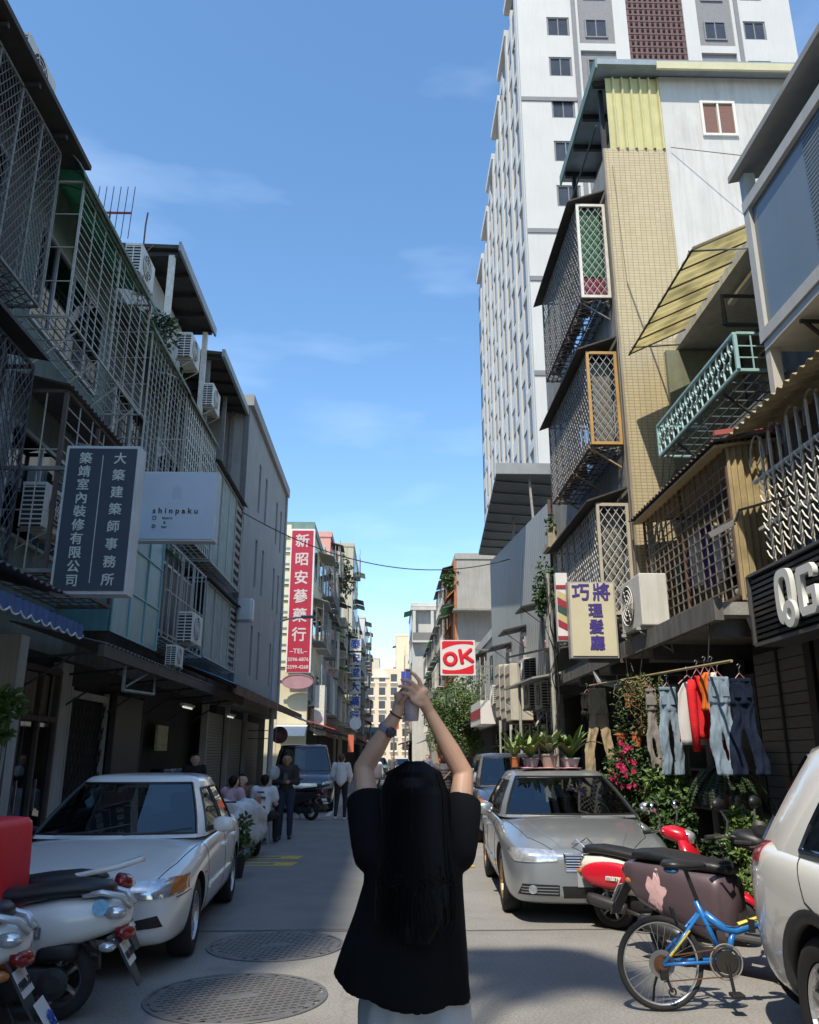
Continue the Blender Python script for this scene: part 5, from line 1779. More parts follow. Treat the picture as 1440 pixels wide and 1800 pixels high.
# --- right
t10 = block('raw grey concrete house with an orange street face', 3.9, 9, 47, 58, 12.7, M('concrete_pale', (0.4, 0.385, 0.35), 0.9, var=0.15, scale=0.8, streak=0.3), -1, 4, 3, 71, 0.4, 0.4)
for k in range(3):
    G().obox((3.9, 47.2 + k * 2.6, 11.0 - k * 1.6), (-0.6 + 0.1 * k, 0, -0.6), (0, 2.4, 0), (0, 0, 0.06)).build('orange_awning', M('orange_sheet', (0.6, 0.2, 0.04), 0.6, var=0.2), t10)
G().box(3.75, 3.895, 47.0, 57.8, 6, 12.7).build('orange_face', M('orange_brick', (0.42, 0.17, 0.08), 0.8, var=0.25, scale=3), t10)
G().box(3.6, 6.0, 46.0, 46.95, 9.5, 9.6).build('ledge', conc, t10)
g = G()
rg = random.Random(9)
for k in range(6):
    leaves(g, (3.7 + 0.1 * k, 47.5 + 0.3 * k, 11.6 + rg.uniform(-0.2, 0.2)), (0.5, 0.5, 0.5), 110, 0.3, rg)
tag(g.build('roof_plants', leafA), 'clump of green plants on the orange-faced house', 'plant')
block('low shop house beside the convenience store', 4.2, 7.4, 31.2, 46.5, 6.2, plaster_lt, -1, 1, 4, 72, 0.6, 0.6)
t11 = block('white house with an open top-floor veranda', 2.3, 8, 84, 96, 16.4, white_wall, -1, 4, 3, 73, 0.5, 0.5, near_win=4)
G().box(2.1, 8, 83.2, 84, 15.9, 16.2).build('veranda_roof', white_wall, t11)
G().box(2.3, 8, 83.2, 83.98, 12.6, 12.8).build('veranda_slab', white_wall, t11)
G().box(2.35, 8, 83.25, 83.35, 12.8, 13.6).build('veranda_rail', iron_gr, t11)
for x in (2.35, 4.2, 6.1):
    G().box(x, x + 0.3, 83.25, 83.5, 13.6, 15.9).build('post', white_wall, t11)
block('grey house with many window cages past the tree', 4.0, 9, 58.5, 83, 11.0, plaster_lt, -1, 3, 6, 74, 0.8, 0.7)
block('pale corner house near the end of the sunny side', 3.2, 9, 97, 140, 13.5, cream_w, -1, 4, 8, 75, 0.4, 0.4)
# end of the street
t12 = thing('apartment_block', 'peach apartment block with an arched cornice closing the street', 'building', (0, 165, 0))
G().box(-9, 9, 165, 180, 0, 18.2).build('wall', peach_w, t12)
for f in range(6):
    for c in range(6):
        x = -6.6 + c * 2.3
        G().box(x, x + 1.2, 164.9, 164.998, 2.6 + f * 2.6, 4.1 + f * 2.6).build('window', M('tower_glass'), t12)
        G().box(x - 0.15, x + 1.35, 164.6, 164.895, 2.3 + f * 2.6, 2.6 + f * 2.6).build('balcony', M('peach_light', (0.78, 0.68, 0.54), 0.8, var=0.05), t12)
G().prism([(-3.5 + 0.25 * k, 164.8, 16.6 + 1.6 * math.sin(math.pi * k / 14)) for k in range(15)] + [(0, 164.8, 16.4), (-3.5, 164.8, 16.4)], (0, 0.15, 0)).build('arched_cornice', M('peach_light'), t12, fix=True)
t13 = block('tall pale apartment block behind the arched one', 1.5, 14, 182, 200, 27, peach_w, -1, 8, 4, 76, 0.1, 0.1, near_win=12)
block('low beige office block left of the arched one', -14, -2.2, 182, 200, 22, M('beige_office', (0.52, 0.46, 0.38), 0.8, var=0.06), 1, 5, 4, 77, 0.1, 0.1, near_win=10)

# --- pharmacy sign far left, disc sign, OK sign
s6 = thing('pharmacy_sign', 'white vertical sign of stacked squares with blue characters', 'sign', (-3, 62, 4))
sb = M('letter_blue', (0.05, 0.1, 0.45), 0.5, var=0)
for k, ch in enumerate('泰安堂大藥行'):
    z = 9.6 - k * 1.05
    q = G().box(-2.98, -2.12, 62.0, 62.15, z - 0.45, z + 0.45).build('panel', M('sign_white'), s6)
    lettering(q, ch, (-2.55, 61.99, z), (1, 0, 0), (0, -1, 0), 0.72, sb, 0.02, 'character')
G().box(-3.5, -2.1, 62.05, 62.1, 9.98, 10.08).build('bracket', iron_gr, s6)
s7 = thing('disc_sign', 'plain white round sign hanging beyond the pharmacy sign', 'sign', (-1.9, 48, 2.7))
G().lathe([(0.33, 0), (0.34, 0.01), (0.34, 0.1), (0.33, 0.11)], (-1.9, 48, 3.35), (0, 1, 0), 24).build('disc', M('sign_white'), s7)
G().tube((-3.5, 48.05, 3.35), (-2.2, 48.05, 3.35), 0.03, 5).build('bracket', iron_gr, s7)
ok = thing('store_sign', 'square red and white sign reading OK', 'sign', (2.5, 30, 4.3))
okr = M('ok_red', (0.72, 0.012, 0.03), 0.45, var=0.04)
okw = M('ok_white', (0.76, 0.74, 0.71), 0.45, var=0.03)
X0, Z0, S = 1.85, 4.38, 1.27
G().box(X0, X0 + S, 30.0, 30.18, Z0, Z0 + S).build('case', okw, ok)


def okp(u, v):
    return (X0 + S * u, 29.995, Z0 + S * v)


def band(pts, y, mat, nm):
    G().prism([(X0 + S * u, y, Z0 + S * v) for (u, v) in pts], (0, 0.006, 0)).build(nm, mat, ok, fix=True)


band([(0.05, 0.94)] + [(0.1, 0.97), (0.9, 0.97), (0.95, 0.94), (0.95, 0.86)] + [(0.95 - 0.9 * k / 8, 0.86 + 0.0 - 0.13 * (k / 8) ** 2 + 0.05 * math.sin(math.pi * k / 8)) for k in range(1, 9)], 29.993, okr, 'red_band')
band([(0.95, 0.07), (0.9, 0.04), (0.1, 0.04), (0.05, 0.07), (0.05, 0.17)] + [(0.05 + 0.9 * k / 8, 0.17 + 0.14 * (k / 8) ** 2 - 0.05 * math.sin(math.pi * k / 8)) for k in range(1, 9)], 29.993, okr, 'red_band')
G().torus((X0 + S * 0.28, 29.99, Z0 + S * 0.46), (0, 1, 0), 0.2, 0.075, 26, 8, ry=0.012).build('letter', okr, ok, smooth=True)
kk = G()
for (a, b) in (((0.56, 0.70), (0.62, 0.36)), ((0.86, 0.72), (0.62, 0.50)), ((0.70, 0.54), (0.91, 0.40))):
    kk.cap(okp(*a), 0.075, okp(*b), 0.075, 10)
ko = kk.build('letter', okr, ok, smooth=True)
for v in ko.data.vertices:
    v.co.y = 29.99 + (v.co.y - 29.995) * 0.15
G().box(X0 + S, 4.2, 30.05, 30.11, Z0 + 0.3, Z0 + 0.36).build('bracket', iron_gr, ok)
G().box(X0 + S, 4.2, 30.05, 30.11, Z0 + 0.9, Z0 + 0.96).build('bracket', iron_gr, ok)
st = thing('store_awning', 'white shop awning with a red stripe at the convenience store', 'awning', (3.3, 29, 2.6))
G().box(3.0, 3.5, 27.6, 31.0, 2.6, 3.35).build('box', M('sign_white'), st)
G().box(2.985, 2.998, 27.62, 30.98, 2.8, 3.1).build('stripe', M('stripe_maroon', (0.4, 0.05, 0.07), 0.6, var=0.1), st)
# overhead wire
wr = [(-4.2 + 8.1 * k / 24, 22.3 + 3.7 * k / 24, 8.2 - 0.45 * k / 24 - 3.6 * (k / 24) * (1 - k / 24)) for k in range(25)]
tag(G().path(wr, 0.016, 5).build('overhead_wire', iron), 'dark overhead wire sagging across the street', 'wire')
# distant traffic furniture
for k, (x, y, c) in enumerate(((0.35, 60, (0.6, 0.1, 0.05)), (1.35, 70, (0.05, 0.08, 0.4)))):
    p = thing('street_sign', ['narrow pole with an orange shop flag in the distance', 'narrow pole with a blue street sign in the distance'][k], 'sign', (x, y, 0))
    G().tube((x, y, 0), (x, y, 4.6 + k * 4), 0.06, 6).build('pole', iron_gr, p)
    G().box(x - 0.35, x + 0.35, y - 0.04, y + 0.04, 3.4 + k * 4, 4.4 + k * 4).build('plate', M('far_plate_%d' % k, c, 0.5, var=0.1), p)
kb = thing('street_kiosk', 'orange and grey kiosk far along the street', 'kiosk', (3.0, 50, 0))
G().box(2.5, 3.6, 50, 52, 0, 2.7).build('cabin', M('kiosk_grey', (0.3, 0.28, 0.26), 0.6, var=0.1), kb)
G().box(2.9, 3.62, 49.95, 49.998, 0.3, 2.72).build('orange_panel', M('kiosk_orange', (0.65, 0.13, 0.02), 0.5, var=0.1), kb)
oa = thing('stall_awning', 'orange-edged black stall awning beyond the dark van', 'awning', (-3, 38, 2.5))
G().obox((-3.3, 36.5, 2.75), (1.6, 0, -0.35), (0, 6, 0), (0, 0, 0.05)).build('sheet', iron, oa)
G().obox((-1.72, 36.5, 2.36), (0.06, 0, 0.0), (0, 6, 0), (0, 0, 0.12)).build('edge', M('orange_cloth', (0.6, 0.15, 0.08), 0.7, var=0.1), oa)
G().box(-1.75, -1.5, 36.4, 36.46, 1.75, 2.45).build('banner', M('orange_cloth'), oa)
ga = thing('green_awning', 'blue-green shop awning at the far end of the street', 'awning', (-1, 120, 4))
G().obox((-3.2, 118, 4.6), (3.4, 0, 0), (0, 3, 0.8), (0, 0, 0.1)).build('sheet', M('far_awning_green'), ga)
G().box(-3.2, 0.2, 117.9, 117.99, 3.7, 4.6).build('valance', M('far_awning_green'), ga)

# --- street tree
rg = random.Random(11)
tr = thing('street_tree', 'round leafy street tree below the OK sign', 'tree', (2.55, 33.5, 0))
tk = G()
tk.path([(2.55, 33.5, 0), (2.58, 33.5, 1.2), (2.5, 33.5, 2.2), (2.55, 33.5, 3.2)], 0.1, 8, rads=[0.13, 0.1, 0.08, 0.04])
for k in range(8):
    a = k * 0.8
    tk.path([(2.53, 33.5, 1.6 + 0.15 * k), (2.53 + 0.4 * math.cos(a), 33.5 + 0.4 * math.sin(a), 2.1 + 0.18 * k), (2.53 + 0.85 * math.cos(a), 33.5 + 0.85 * math.sin(a), 2.5 + 0.2 * k)], 0.03, 5, rads=[0.04, 0.028, 0.012])
tk.build('trunk', bark, tr)
cr = G()
for k in range(34):
    a, b = rg.uniform(0, 6.28), rg.uniform(-0.9, 1.0)
    rr_ = rg.uniform(0.45, 1.0)
    leaves(cr, (2.6 + 0.85 * rr_ * math.cos(a), 33.5 + 0.85 * rr_ * math.sin(a), 2.75 + 1.3 * b * rr_), rg.uniform(0.26, 0.44), 130, 0.12, rg)
cr.build('crown', M('leaf_tree', (0.10, 0.17, 0.045), 0.5, var=0.35, scale=5), tr)
cr = G()
for k in range(14):
    a = rg.uniform(0, 6.28)
    leaves(cr, (2.6 + 0.75 * math.cos(a), 33.4 + 0.75 * math.sin(a), 3.3 + rg.uniform(-0.4, 0.75)), 0.3, 90, 0.11, rg)
cr.build('young_leaves', leafB, tr)
for (c, r_, n_, lb) in (((3.55, 18.7, 5.3), (0.3, 0.35, 0.75), 420, 'hanging plant trailing from the rough stub wall'), ((4.1, 18.75, 6.95), (0.4, 0.2, 0.3), 200, 'broad green balcony plant above the rough stub wall'), ((3.2, 34.5, 4.6), (0.9, 0.9, 0.9), 700, 'dark bushy tree behind the OK sign'), ((-3.6, 60, 14), (1.3, 1.5, 2.2), 900, 'hanging roof garden on the far shaded row'), ((-3.1, 66, 10.5), (0.8, 1.5, 1.8), 700, 'straggling balcony greenery below the roof garden')):
    g = G()
    for k in range(6):
        q = V(c) + V(RNG.uniform(-1, 1) * r_[0] * 0.6, RNG.uniform(-1, 1) * r_[1] * 0.6, RNG.uniform(-1, 1) * r_[2] * 0.6)
        leaves(g, q, [x * 0.5 for x in r_], n_ // 6, 0.13 if c[1] < 40 else 0.3, RNG, droop=0.4)
    tag(g.build('hanging_plant', leafC if c[1] > 40 else leafA), lb, 'plant')

# ================================================================== CARS
tyre_m = M('tyre', (0.02, 0.02, 0.021), 0.85, var=0.25, scale=14)
car_glass = glass('car_glass', (0.3, 0.35, 0.34), 0.015, 0.05)
lamp_glass = M('lamp_glass', (0.6, 0.62, 0.64), 0.12, 0.55, var=0.35, scale=22, coat=1.0)
amber = M('amber', (0.5, 0.16, 0.03), 0.25, var=0.2, scale=25, coat=0.6)
lamp_red = M('lamp_red', (0.25, 0.01, 0.012), 0.18, var=0.15, scale=20, coat=0.8)
trim_bk = M('trim_black', (0.015, 0.015, 0.016), 0.4, var=0.1)
seam_m = M('seam', (0.012, 0.012, 0.012), 0.7, var=0)
seat_m = M('seat_cloth', (0.06, 0.06, 0.06), 0.85, var=0.2)


def interp(tab, y):
    """Catmull-like smooth interpolation of rows (y, a, b, ...)"""
    if y <= tab[0][0]:
        return tab[0][1:]
    for i in range(len(tab) - 1):
        if y <= tab[i + 1][0]:
            f = (y - tab[i][0]) / (tab[i + 1][0] - tab[i][0])
            return [a + (b - a) * f for a, b in zip(tab[i][1:], tab[i + 1][1:])]
    return tab[-1][1:]


def wheel(t, x, y, r, wid, rim_mat, spokes, side, hub=True):
    """rim with its spokes; the tyre is its sub-part. side: +1 faces +x"""
    g = G()
    xo = x + side * wid * 0.5
    ri = r * 0.66
    g.lathe([(ri, -wid * 0.48), (ri, wid * 0.42), (ri * 0.93, wid * 0.47), (ri * 0.9, wid * 0.38), (ri * 0.86, wid * 0.1)], (x, y, r), (side, 0, 0), 32, caps=False)
    g.lathe([(ri * 0.9, wid * 0.05), (0.001, wid * 0.05)], (x, y, r), (side, 0, 0), 24, caps=False)
    for k in range(spokes):
        a = 2 * math.pi * k / spokes + 0.2
        c, s = math.cos(a), math.sin(a)
        c2, s2 = math.cos(a + 1.57), math.sin(a + 1.57)
        wv = ri * (0.16 if spokes < 9 else 0.075)
        o = V(x + side * wid * 0.28, y, r)
        p0 = o + V(0, c * ri * 0.12, s * ri * 0.12)
        p1 = o + V(side * wid * 0.08, c * ri * 0.9, s * ri * 0.9)
        g.add([p0 + V(0, c2, s2) * wv, p0 - V(0, c2, s2) * wv, p1 - V(0, c2, s2) * wv * 0.7, p1 + V(0, c2, s2) * wv * 0.7,
               p0 + V(0, c2, s2) * wv - V(side * 0.03, 0, 0), p0 - V(0, c2, s2) * wv - V(side * 0.03, 0, 0), p1 - V(0, c2, s2) * wv * 0.7 - V(side * 0.03, 0, 0), p1 + V(0, c2, s2) * wv * 0.7 - V(side * 0.03, 0, 0)],
              [(0, 1, 2, 3), (4, 7, 6, 5), (0, 4, 5, 1), (1, 5, 6, 2), (2, 6, 7, 3), (3, 7, 4, 0)])
    g.lathe([(ri * 0.2, wid * 0.2), (ri * 0.2, wid * 0.36), (ri * 0.14, wid * 0.4), (0.001, wid * 0.4)], (x, y, r), (side, 0, 0), 14, caps=False)
    w = g.build('wheel', rim_mat, t, fix=True)
    q = G()
    prof = [(ri, -wid * 0.46), (r * 0.82, -wid * 0.52), (r * 0.95, -wid * 0.47), (r, -wid * 0.34), (r, wid * 0.34), (r * 0.95, wid * 0.47), (r * 0.82, wid * 0.52), (ri, wid * 0.46)]
    q.lathe(prof, (x, y, r), (side, 0, 0), 40, caps=False)
    q.build('tyre', tyre_m, w, smooth=True, fix=True)
    return w


def make_car(name, label, loc, rz, P):
    """car with its front at local y = 0 and its rear at y = L; facing -y"""
    t = thing(name, label, P.get('cat', 'car'), loc, rz, local=True)
    L, W = P['L'], P['W'] / 2
    paint = P['paint']
    tab = P['stations']      # y, half width, bottom z, shoulder z, top z, top flatness
    N = len(tab)
    bm_v, bm_f = [], []
    prof_n = 17
    for (y, w, zb, zs, zt) in tab:
        h = zs - zb
        half = [(w * 0.86, zb), (w * 0.955, zb + h * 0.10), (w * 0.995, zb + h * 0.38), (w, zb + h * 0.66), (w * 0.985, zs - h * 0.12), (w * 0.935, zs), (w * 0.80, zs + (zt - zs) * 0.55), (w * 0.45, zs + (zt - zs) * 0.93), (0, zt)]
        ring = [(-x, y, z) for x, z in half] + [(x, y, z) for x, z in half[::-1][1:]]
        bm_v += ring
    for i in range(N - 1):
        for j in range(prof_n - 1):
            a = i * prof_n + j
            bm_f.append((a, a + 1, a + prof_n + 1, a + prof_n))
        bm_f.append((i * prof_n + prof_n - 1, i * prof_n, (i + 1) * prof_n, (i + 1) * prof_n + prof_n - 1))
    for base, flip in ((0, False), ((N - 1) * prof_n, True)):
        for k in range(8):
            a, b, c, d = base + k, base + prof_n - 1 - k, base + prof_n - 2 - k, base + k + 1
            f = (a, b, c, d) if c != d else (a, b, d)
            bm_f.append(f if not flip else f[::-1])
    me = bpy.data.meshes.new('body')
    me.from_pydata(bm_v, [], bm_f)
    bm = bmesh.new()
    bm.from_mesh(me)
    bmesh.ops.recalc_face_normals(bm, faces=bm.faces)
    bm.to_mesh(me)
    bm.free()
    me.materials.append(paint)
    me.materials.append(trim_bk)
    ob = bpy.data.objects.new('t', me)
    m = ob.modifiers.new('s', 'SUBSURF')
    m.levels = m.render_levels = 2
    r = P['wr']
    cut = []
    for y in P['axles']:
        for s in (1, -1):
            cg = G().lathe([(r * 1.17, 0), (r * 1.17, 0.5)], (s * (W - 0.24), y, r * 1.0), (s, 0, 0), 36)
            cg.box(min(s * (W - 0.24), s * (W + 0.26)), max(s * (W - 0.24), s * (W + 0.26)), y - r * 1.1, y + r * 1.1, -0.2, r * 0.6)
            cm = cg.mesh('c', trim_bk)
            co = bpy.data.objects.new('c', cm)
            TMP.collection.objects.link(co)
            cut.append(co)
    # one cutter at a time
    for co in cut:
        bmx = bmesh.new()
        bmx.from_mesh(co.data)
        bmesh.ops.recalc_face_normals(bmx, faces=bmx.faces)
        bmx.to_mesh(co.data)
        bmx.free()
        b = ob.modifiers.new('b', 'BOOLEAN')
        b.operation = 'DIFFERENCE'
        b.object = co
        b.solver = 'EXACT'
        b.use_self = True
        b.material_mode = 'TRANSFER'
    me2 = evaluated(ob)
    for co in cut:
        bpy.data.objects.remove(co)
    bpy.data.objects.remove(ob)
    me2.name = 'body'
    me2.polygons.foreach_set('use_smooth', [True] * len(me2.polygons))
    me2.set_sharp_from_angle(angle=rad(50))
    # the top under the cabin is cut away so that one can look into it
    cy0, cy1 = P['cabin']
    bm = bmesh.new()
    bm.from_mesh(me2)
    kill = [f for f in bm.faces if cy0 + 0.35 < f.calc_center_median().y < cy1 - 0.35 and abs(f.calc_center_median().x) < W * 0.74 and f.calc_center_median().z > 0.6 and f.normal.z > 0.6]
    bmesh.ops.delete(bm, geom=kill, context='FACES')
    bvh = BVHTree.FromBMesh(bm)
    bm.to_mesh(me2)
    bm.free()
    body = put('body', me2, t)
    # ---- greenhouse
    Gh = P['gh']
    zb_, zt_ = Gh['z']
    (wf0, wf1) = Gh['front']      # windscreen y at belt and roof
    (wr0, wr1) = Gh['rear']
    (hb, ht) = Gh['half']
    sides = Gh['sides']           # (y at belt, y at roof, kind)
    rows = [0.0, 0.07, 0.32, 0.58, 0.82, 0.93, 1.0]

    def outline(v):
        k = v
        yf, yr = wf0 + (wf1 - wf0) * k, wr0 + (wr1 - wr0) * k
        hw = hb + (ht - hb) * (k ** 1.25)
        z = zb_ + (zt_ - 0.05 - zb_) * k
        pts = []
        bow = 0.16 * (1 - 0.3 * k)
        for i in range(9):
            x = -0.9 + 1.8 * i / 8
            pts.append((x * hw, yf + bow * x * x, z, 'ws' if i < 8 else 'ap'))
        sd = []
        for (ya, yb_, kind) in sides:
            y = ya + (yb_ - ya) * k
            sd.append((y, kind))
        right = [(hw * (1 - 0.03 * ((2 * (y - yf) / (yr - yf) - 1) ** 2)), y, z, kind) for (y, kind) in sd]
        bowr = 0.10 * (1 - 0.3 * k)
        rear = []
        for i in range(9):
            x = 0.86 - 1.72 * i / 8
            rear.append((x * hw, yr - bowr * x * x, z, 'rw' if i < 8 else 'cp2'))
        left = [(-p[0], p[1], p[2], None) for p in right[::-1]]
        lk = [right[k_][3] for k_ in range(len(right) - 2, -1, -1)] + ['ap']
        left = [(p[0], p[1], p[2], lk[i]) for i, p in enumerate(left)]
        return pts + right + rear + left
    rings = [outline(v) for v in rows]
    n = len(rings[0])
    frame, groups = G(), {}
    vs = [[V(p[0], p[1], p[2]) for p in rg_] for rg_ in rings]
    kinds = [p[3] for p in rings[0]]
    fmap = {}
    frame.v = [tuple(p) for rg_ in vs for p in rg_]
    lower = []
    for j in range(len(rows) - 1):
        for i in range(n):
            q = (j * n + i, j * n + (i + 1) % n, (j + 1) * n + (i + 1) % n, (j + 1) * n + i)
            kd = kinds[i]
            if 1 <= j <= 3 and kd in ('ws', 'rw', 'sw', 'sw2'):
                sidekey = kd + ('R' if vs[0][i].x > 0 else 'L') if kd.startswith('sw') else kd
                groups.setdefault(sidekey, []).append(q)
            elif j == 4 and kd in ('ws', 'rw'):
                groups.setdefault(kd, []).append(q)
            else:
                frame.f.append(q)
    # roof
    base = len(frame.v)
    cx_y = (wf1 + wr1) / 2
    prev = list(range((len(rows) - 1) * n, len(rows) * n))
    for s_, dz in ((0.93, 0.026), (0.75, 0.042), (0.4, 0.05)):
        ringv = [(vs[-1][i].x * s_, cx_y + (vs[-1][i].y - cx_y) * s_, zt_ - 0.05 + dz) for i in range(n)]
        o = len(frame.v)
        frame.v += ringv
        cur = list(range(o, o + n))
        for i in range(n):
            frame.f.append((prev[i], prev[(i + 1) % n], cur[(i + 1) % n], cur[i]))
        prev = cur
    o = len(frame.v)
    frame.v.append((0, cx_y, zt_ + 0.002))
    for i in range(n):
        frame.f.append((prev[i], prev[(i + 1) % n], o))
    roof = frame.build('cabin', paint, t, smooth=True, fix=True)
    roof.data.set_sharp_from_angle(angle=rad(38))
    names = {'ws': 'windscreen', 'rw': 'rear_window'}
    for kd, fs in groups.items():
        q = G()
        q.v = list(frame.v)
        q.f = fs
        used = sorted({i for f in fs for i in f})
        mp_ = {a: b for b, a in enumerate(used)}
        q.v = [frame.v[i] for i in used]
        q.f = [tuple(mp_[i] for i in f) for f in fs]
        gm = P.get('side_glass') if kd.startswith('sw') and P.get('side_glass') else car_glass
        w_ = q.build(names.get(kd, 'side_window'), gm, t, smooth=True, fix=True)
        # black rubber round the pane
        ec = {}
        for f in q.f:
            for a, b in zip(f, f[1:] + f[:1]):
                ec[tuple(sorted((a, b)))] = ec.get(tuple(sorted((a, b))), 0) + 1
        bd = [e for e, c in ec.items() if c == 1]
        rr = G()
        ctr = sum((V(p) for p in q.v), V(0, 0, 0)) / len(q.v)
        for a, b in bd:
            rr.tube(q.v[a], q.v[b], P.get('seal_r', 0.013), 5, caps=True)
        rr.build('seal', P.get('seal', trim_bk), w_)
    # ---- interior
    it = G()
    it.box(-W * 0.78, W * 0.78, cy0 + 0.3, cy1 - 0.25, 0.3, 0.34)
    it.box(-W * 0.76, W * 0.76, wf0 + 0.12, wf0 + 0.55, 0.55, zb_ - 0.02)
    ino = it.build('dashboard', M('dash', (0.03, 0.03, 0.032), 0.7, var=0.1), t)
    for yy in ([wf0 + 1.15] + ([wf0 + 2.0] if not P.get('one_row') else [])):
        for s in (1, -1):
            sg_ = G()
            sg_.obox((s * W * 0.42 - 0.23, yy, 0.42), (0.46, 0, 0), (0, 0.17, 0), (0, 0.14, 0.62))
            sg_.obox((s * W * 0.42 - 0.12, yy + 0.15, 1.06), (0.24, 0, 0), (0, 0.09, 0), (0, 0.03, 0.17))
            sg_.obox((s * W * 0.42 - 0.23, yy - 0.4, 0.36), (0.46, 0, 0), (0, 0.5, 0), (0, 0, 0.14))
            sg_.build('seat', seat_m, t, bevel=0.04, smooth=True)
    sw = G().torus((W * 0.42 * P.get('wheel_side', 1), wf0 + 0.62, zb_ + 0.0), (0, -0.9, 0.55), 0.18, 0.014, 22, 6)
    sw.tube((W * 0.42 * P.get('wheel_side', 1) - 0.17, wf0 + 0.62, zb_), (W * 0.42 * P.get('wheel_side', 1) + 0.17, wf0 + 0.62, zb_), 0.016, 5)
    sw.build('steering_wheel', trim_bk, t)
    mi = G().box(-0.12, 0.12, wf1 + 0.07, wf1 + 0.1, zt_ - 0.2, zt_ - 0.13).build('inner_mirror', trim_bk, t)
    # ---- wheels
    for y in P['axles']:
        for s in (1, -1):
            wheel(t, s * (W - 0.125), y, r, 0.2, P['rim'], P['spokes'], s)

    # ---- pieces laid on the skin by ray casting
    def cast(axis, a, b):
        if axis == 'f':
            o, d = V(a, -3, b), V(0, 1, 0)
        elif axis == 'r':
            o, d = V(a, L + 3, b), V(0, -1, 0)
        elif axis == 't':
            o, d = V(a, b, 4), V(0, 0, -1)
        else:
            o, d = V(3 * (1 if axis == '+' else -1), a, b), V(-1 if axis == '+' else 1, 0, 0)
        h = bvh.ray_cast(o, d)
        return (h[0], h[1], d) if h[0] is not None else None

    def patch(nm, axis, quad, mat, off=0.006, nu=10, nv=5, parent=None, rnd=0.0, th=0.02):
        (a0, b0), (a1, b1), (a2, b2), (a3, b3) = quad
        P_, ok_ = [], True
        for j in range(nv + 1):
            for i in range(nu + 1):
                u, v = i / nu, j / nv
                if rnd:
                    uu, vv = 2 * u - 1, 2 * v - 1
                    k = rnd * 0.5
                    u = 0.5 + 0.5 * uu * math.sqrt(max(0, 1 - k * vv * vv))
                    v = 0.5 + 0.5 * vv * math.sqrt(max(0, 1 - k * uu * uu))
                a = (a0 * (1 - u) + a1 * u) * (1 - v) + (a3 * (1 - u) + a2 * u) * v
                b = (b0 * (1 - u) + b1 * u) * (1 - v) + (b3 * (1 - u) + b2 * u) * v
                h = cast(axis, a, b)
                P_.append(h)
        last = None
        for k in range(len(P_)):
            if P_[k] is None:
                P_[k] = last
            last = P_[k] or last
        if last is None:
            return None
        P_ = [p or last for p in P_]
        W_ = nu + 1
        top = [p[0] - p[2] * off * 0.4 + p[1] * off * (1 if p[1].dot(p[2]) < 0 else -1) for p in P_]
        bot = [p[0] + p[2] * th for p in P_]
        Nn = len(top)
        fs = []
        for j in range(nv):
            for i in range(nu):
                a = j * W_ + i
                fs.append((a, a + 1, a + W_ + 1, a + W_))
        edge = [i for i in range(W_)] + [j * W_ + nu for j in range(1, nv + 1)] + [nv * W_ + i for i in range(nu - 1, -1, -1)] + [j * W_ for j in range(nv - 1, 0, -1)]
        for k in range(len(edge)):
            a, b = edge[k], edge[(k + 1) % len(edge)]
            fs.append((b, a, Nn + a, Nn + b))
        q = G().add(top + bot, fs)
        o = q.build(nm, mat, parent or t, smooth=True, fix=True)
        o.data.set_sharp_from_angle(angle=rad(40))
        return o

    def line(nm, axis, pts, rr=0.005, mat=seam_m, parent=None, n=14, sink=0.35):
        out = []
        for k in range(len(pts) - 1):
            for i in range(n):
                f = i / n
                h = cast(axis, pts[k][0] + (pts[k + 1][0] - pts[k][0]) * f, pts[k][1] + (pts[k + 1][1] - pts[k][1]) * f)
                if h:
                    out.append(h[0] + h[2] * rr * sink)
        h = cast(axis, *pts[-1])
        if h:
            out.append(h[0] + h[2] * rr * sink)
        if len(out) > 1:
            return G().path(out, rr, 5).build(nm, mat, parent or t)
    t_api = dict(t=t, patch=patch, line=line, cast=cast, W=W, L=L, body=body)
    return t_api


def mirror_pair(A, y, z, paint, both=True, out=0.17, s_=1.0):
    for s in (1, -1):
        g = G()
        x0 = A['W'] * 0.93
        rings = []
        for (dx, sc) in ((0.03, 0.6), (0.07, 0.95), (0.13, 1.0), (0.19, 0.85), (0.215, 0.5)):
            rings.append([(s * (x0 + dx * s_ + 0.02), y + 0.055 * sc * math.cos(a) - 0.02 * dx / 0.2, z + 0.07 * sc * math.copysign(abs(math.sin(a)) ** 0.7, math.sin(a)) * s_) for a in [2 * math.pi * k / 14 for k in range(14)]])
        g.loft(rings)
        m = g.build('wing_mirror', paint, A['t'], smooth=True, fix=True)
        G().tube((s * (x0 - 0.07), y + 0.02, z - 0.05), (s * (x0 + 0.08), y, z - 0.02), 0.022, 6).build('stalk', trim_bk, m)


def plate_on(A, axis, x, z, y, txt, mat, lmat, w=0.3, h=0.14):
    g = G().box(x - w / 2, x + w / 2, y - 0.012, y, z - h / 2, z + h / 2)
    p = g.build('number_plate', mat, A['t'])
    lettering(p, txt, (x, y - 0.015, z - 0.005), (1, 0, 0), (0, -1, 0), h * 0.72, lmat, 0.002)
    return p


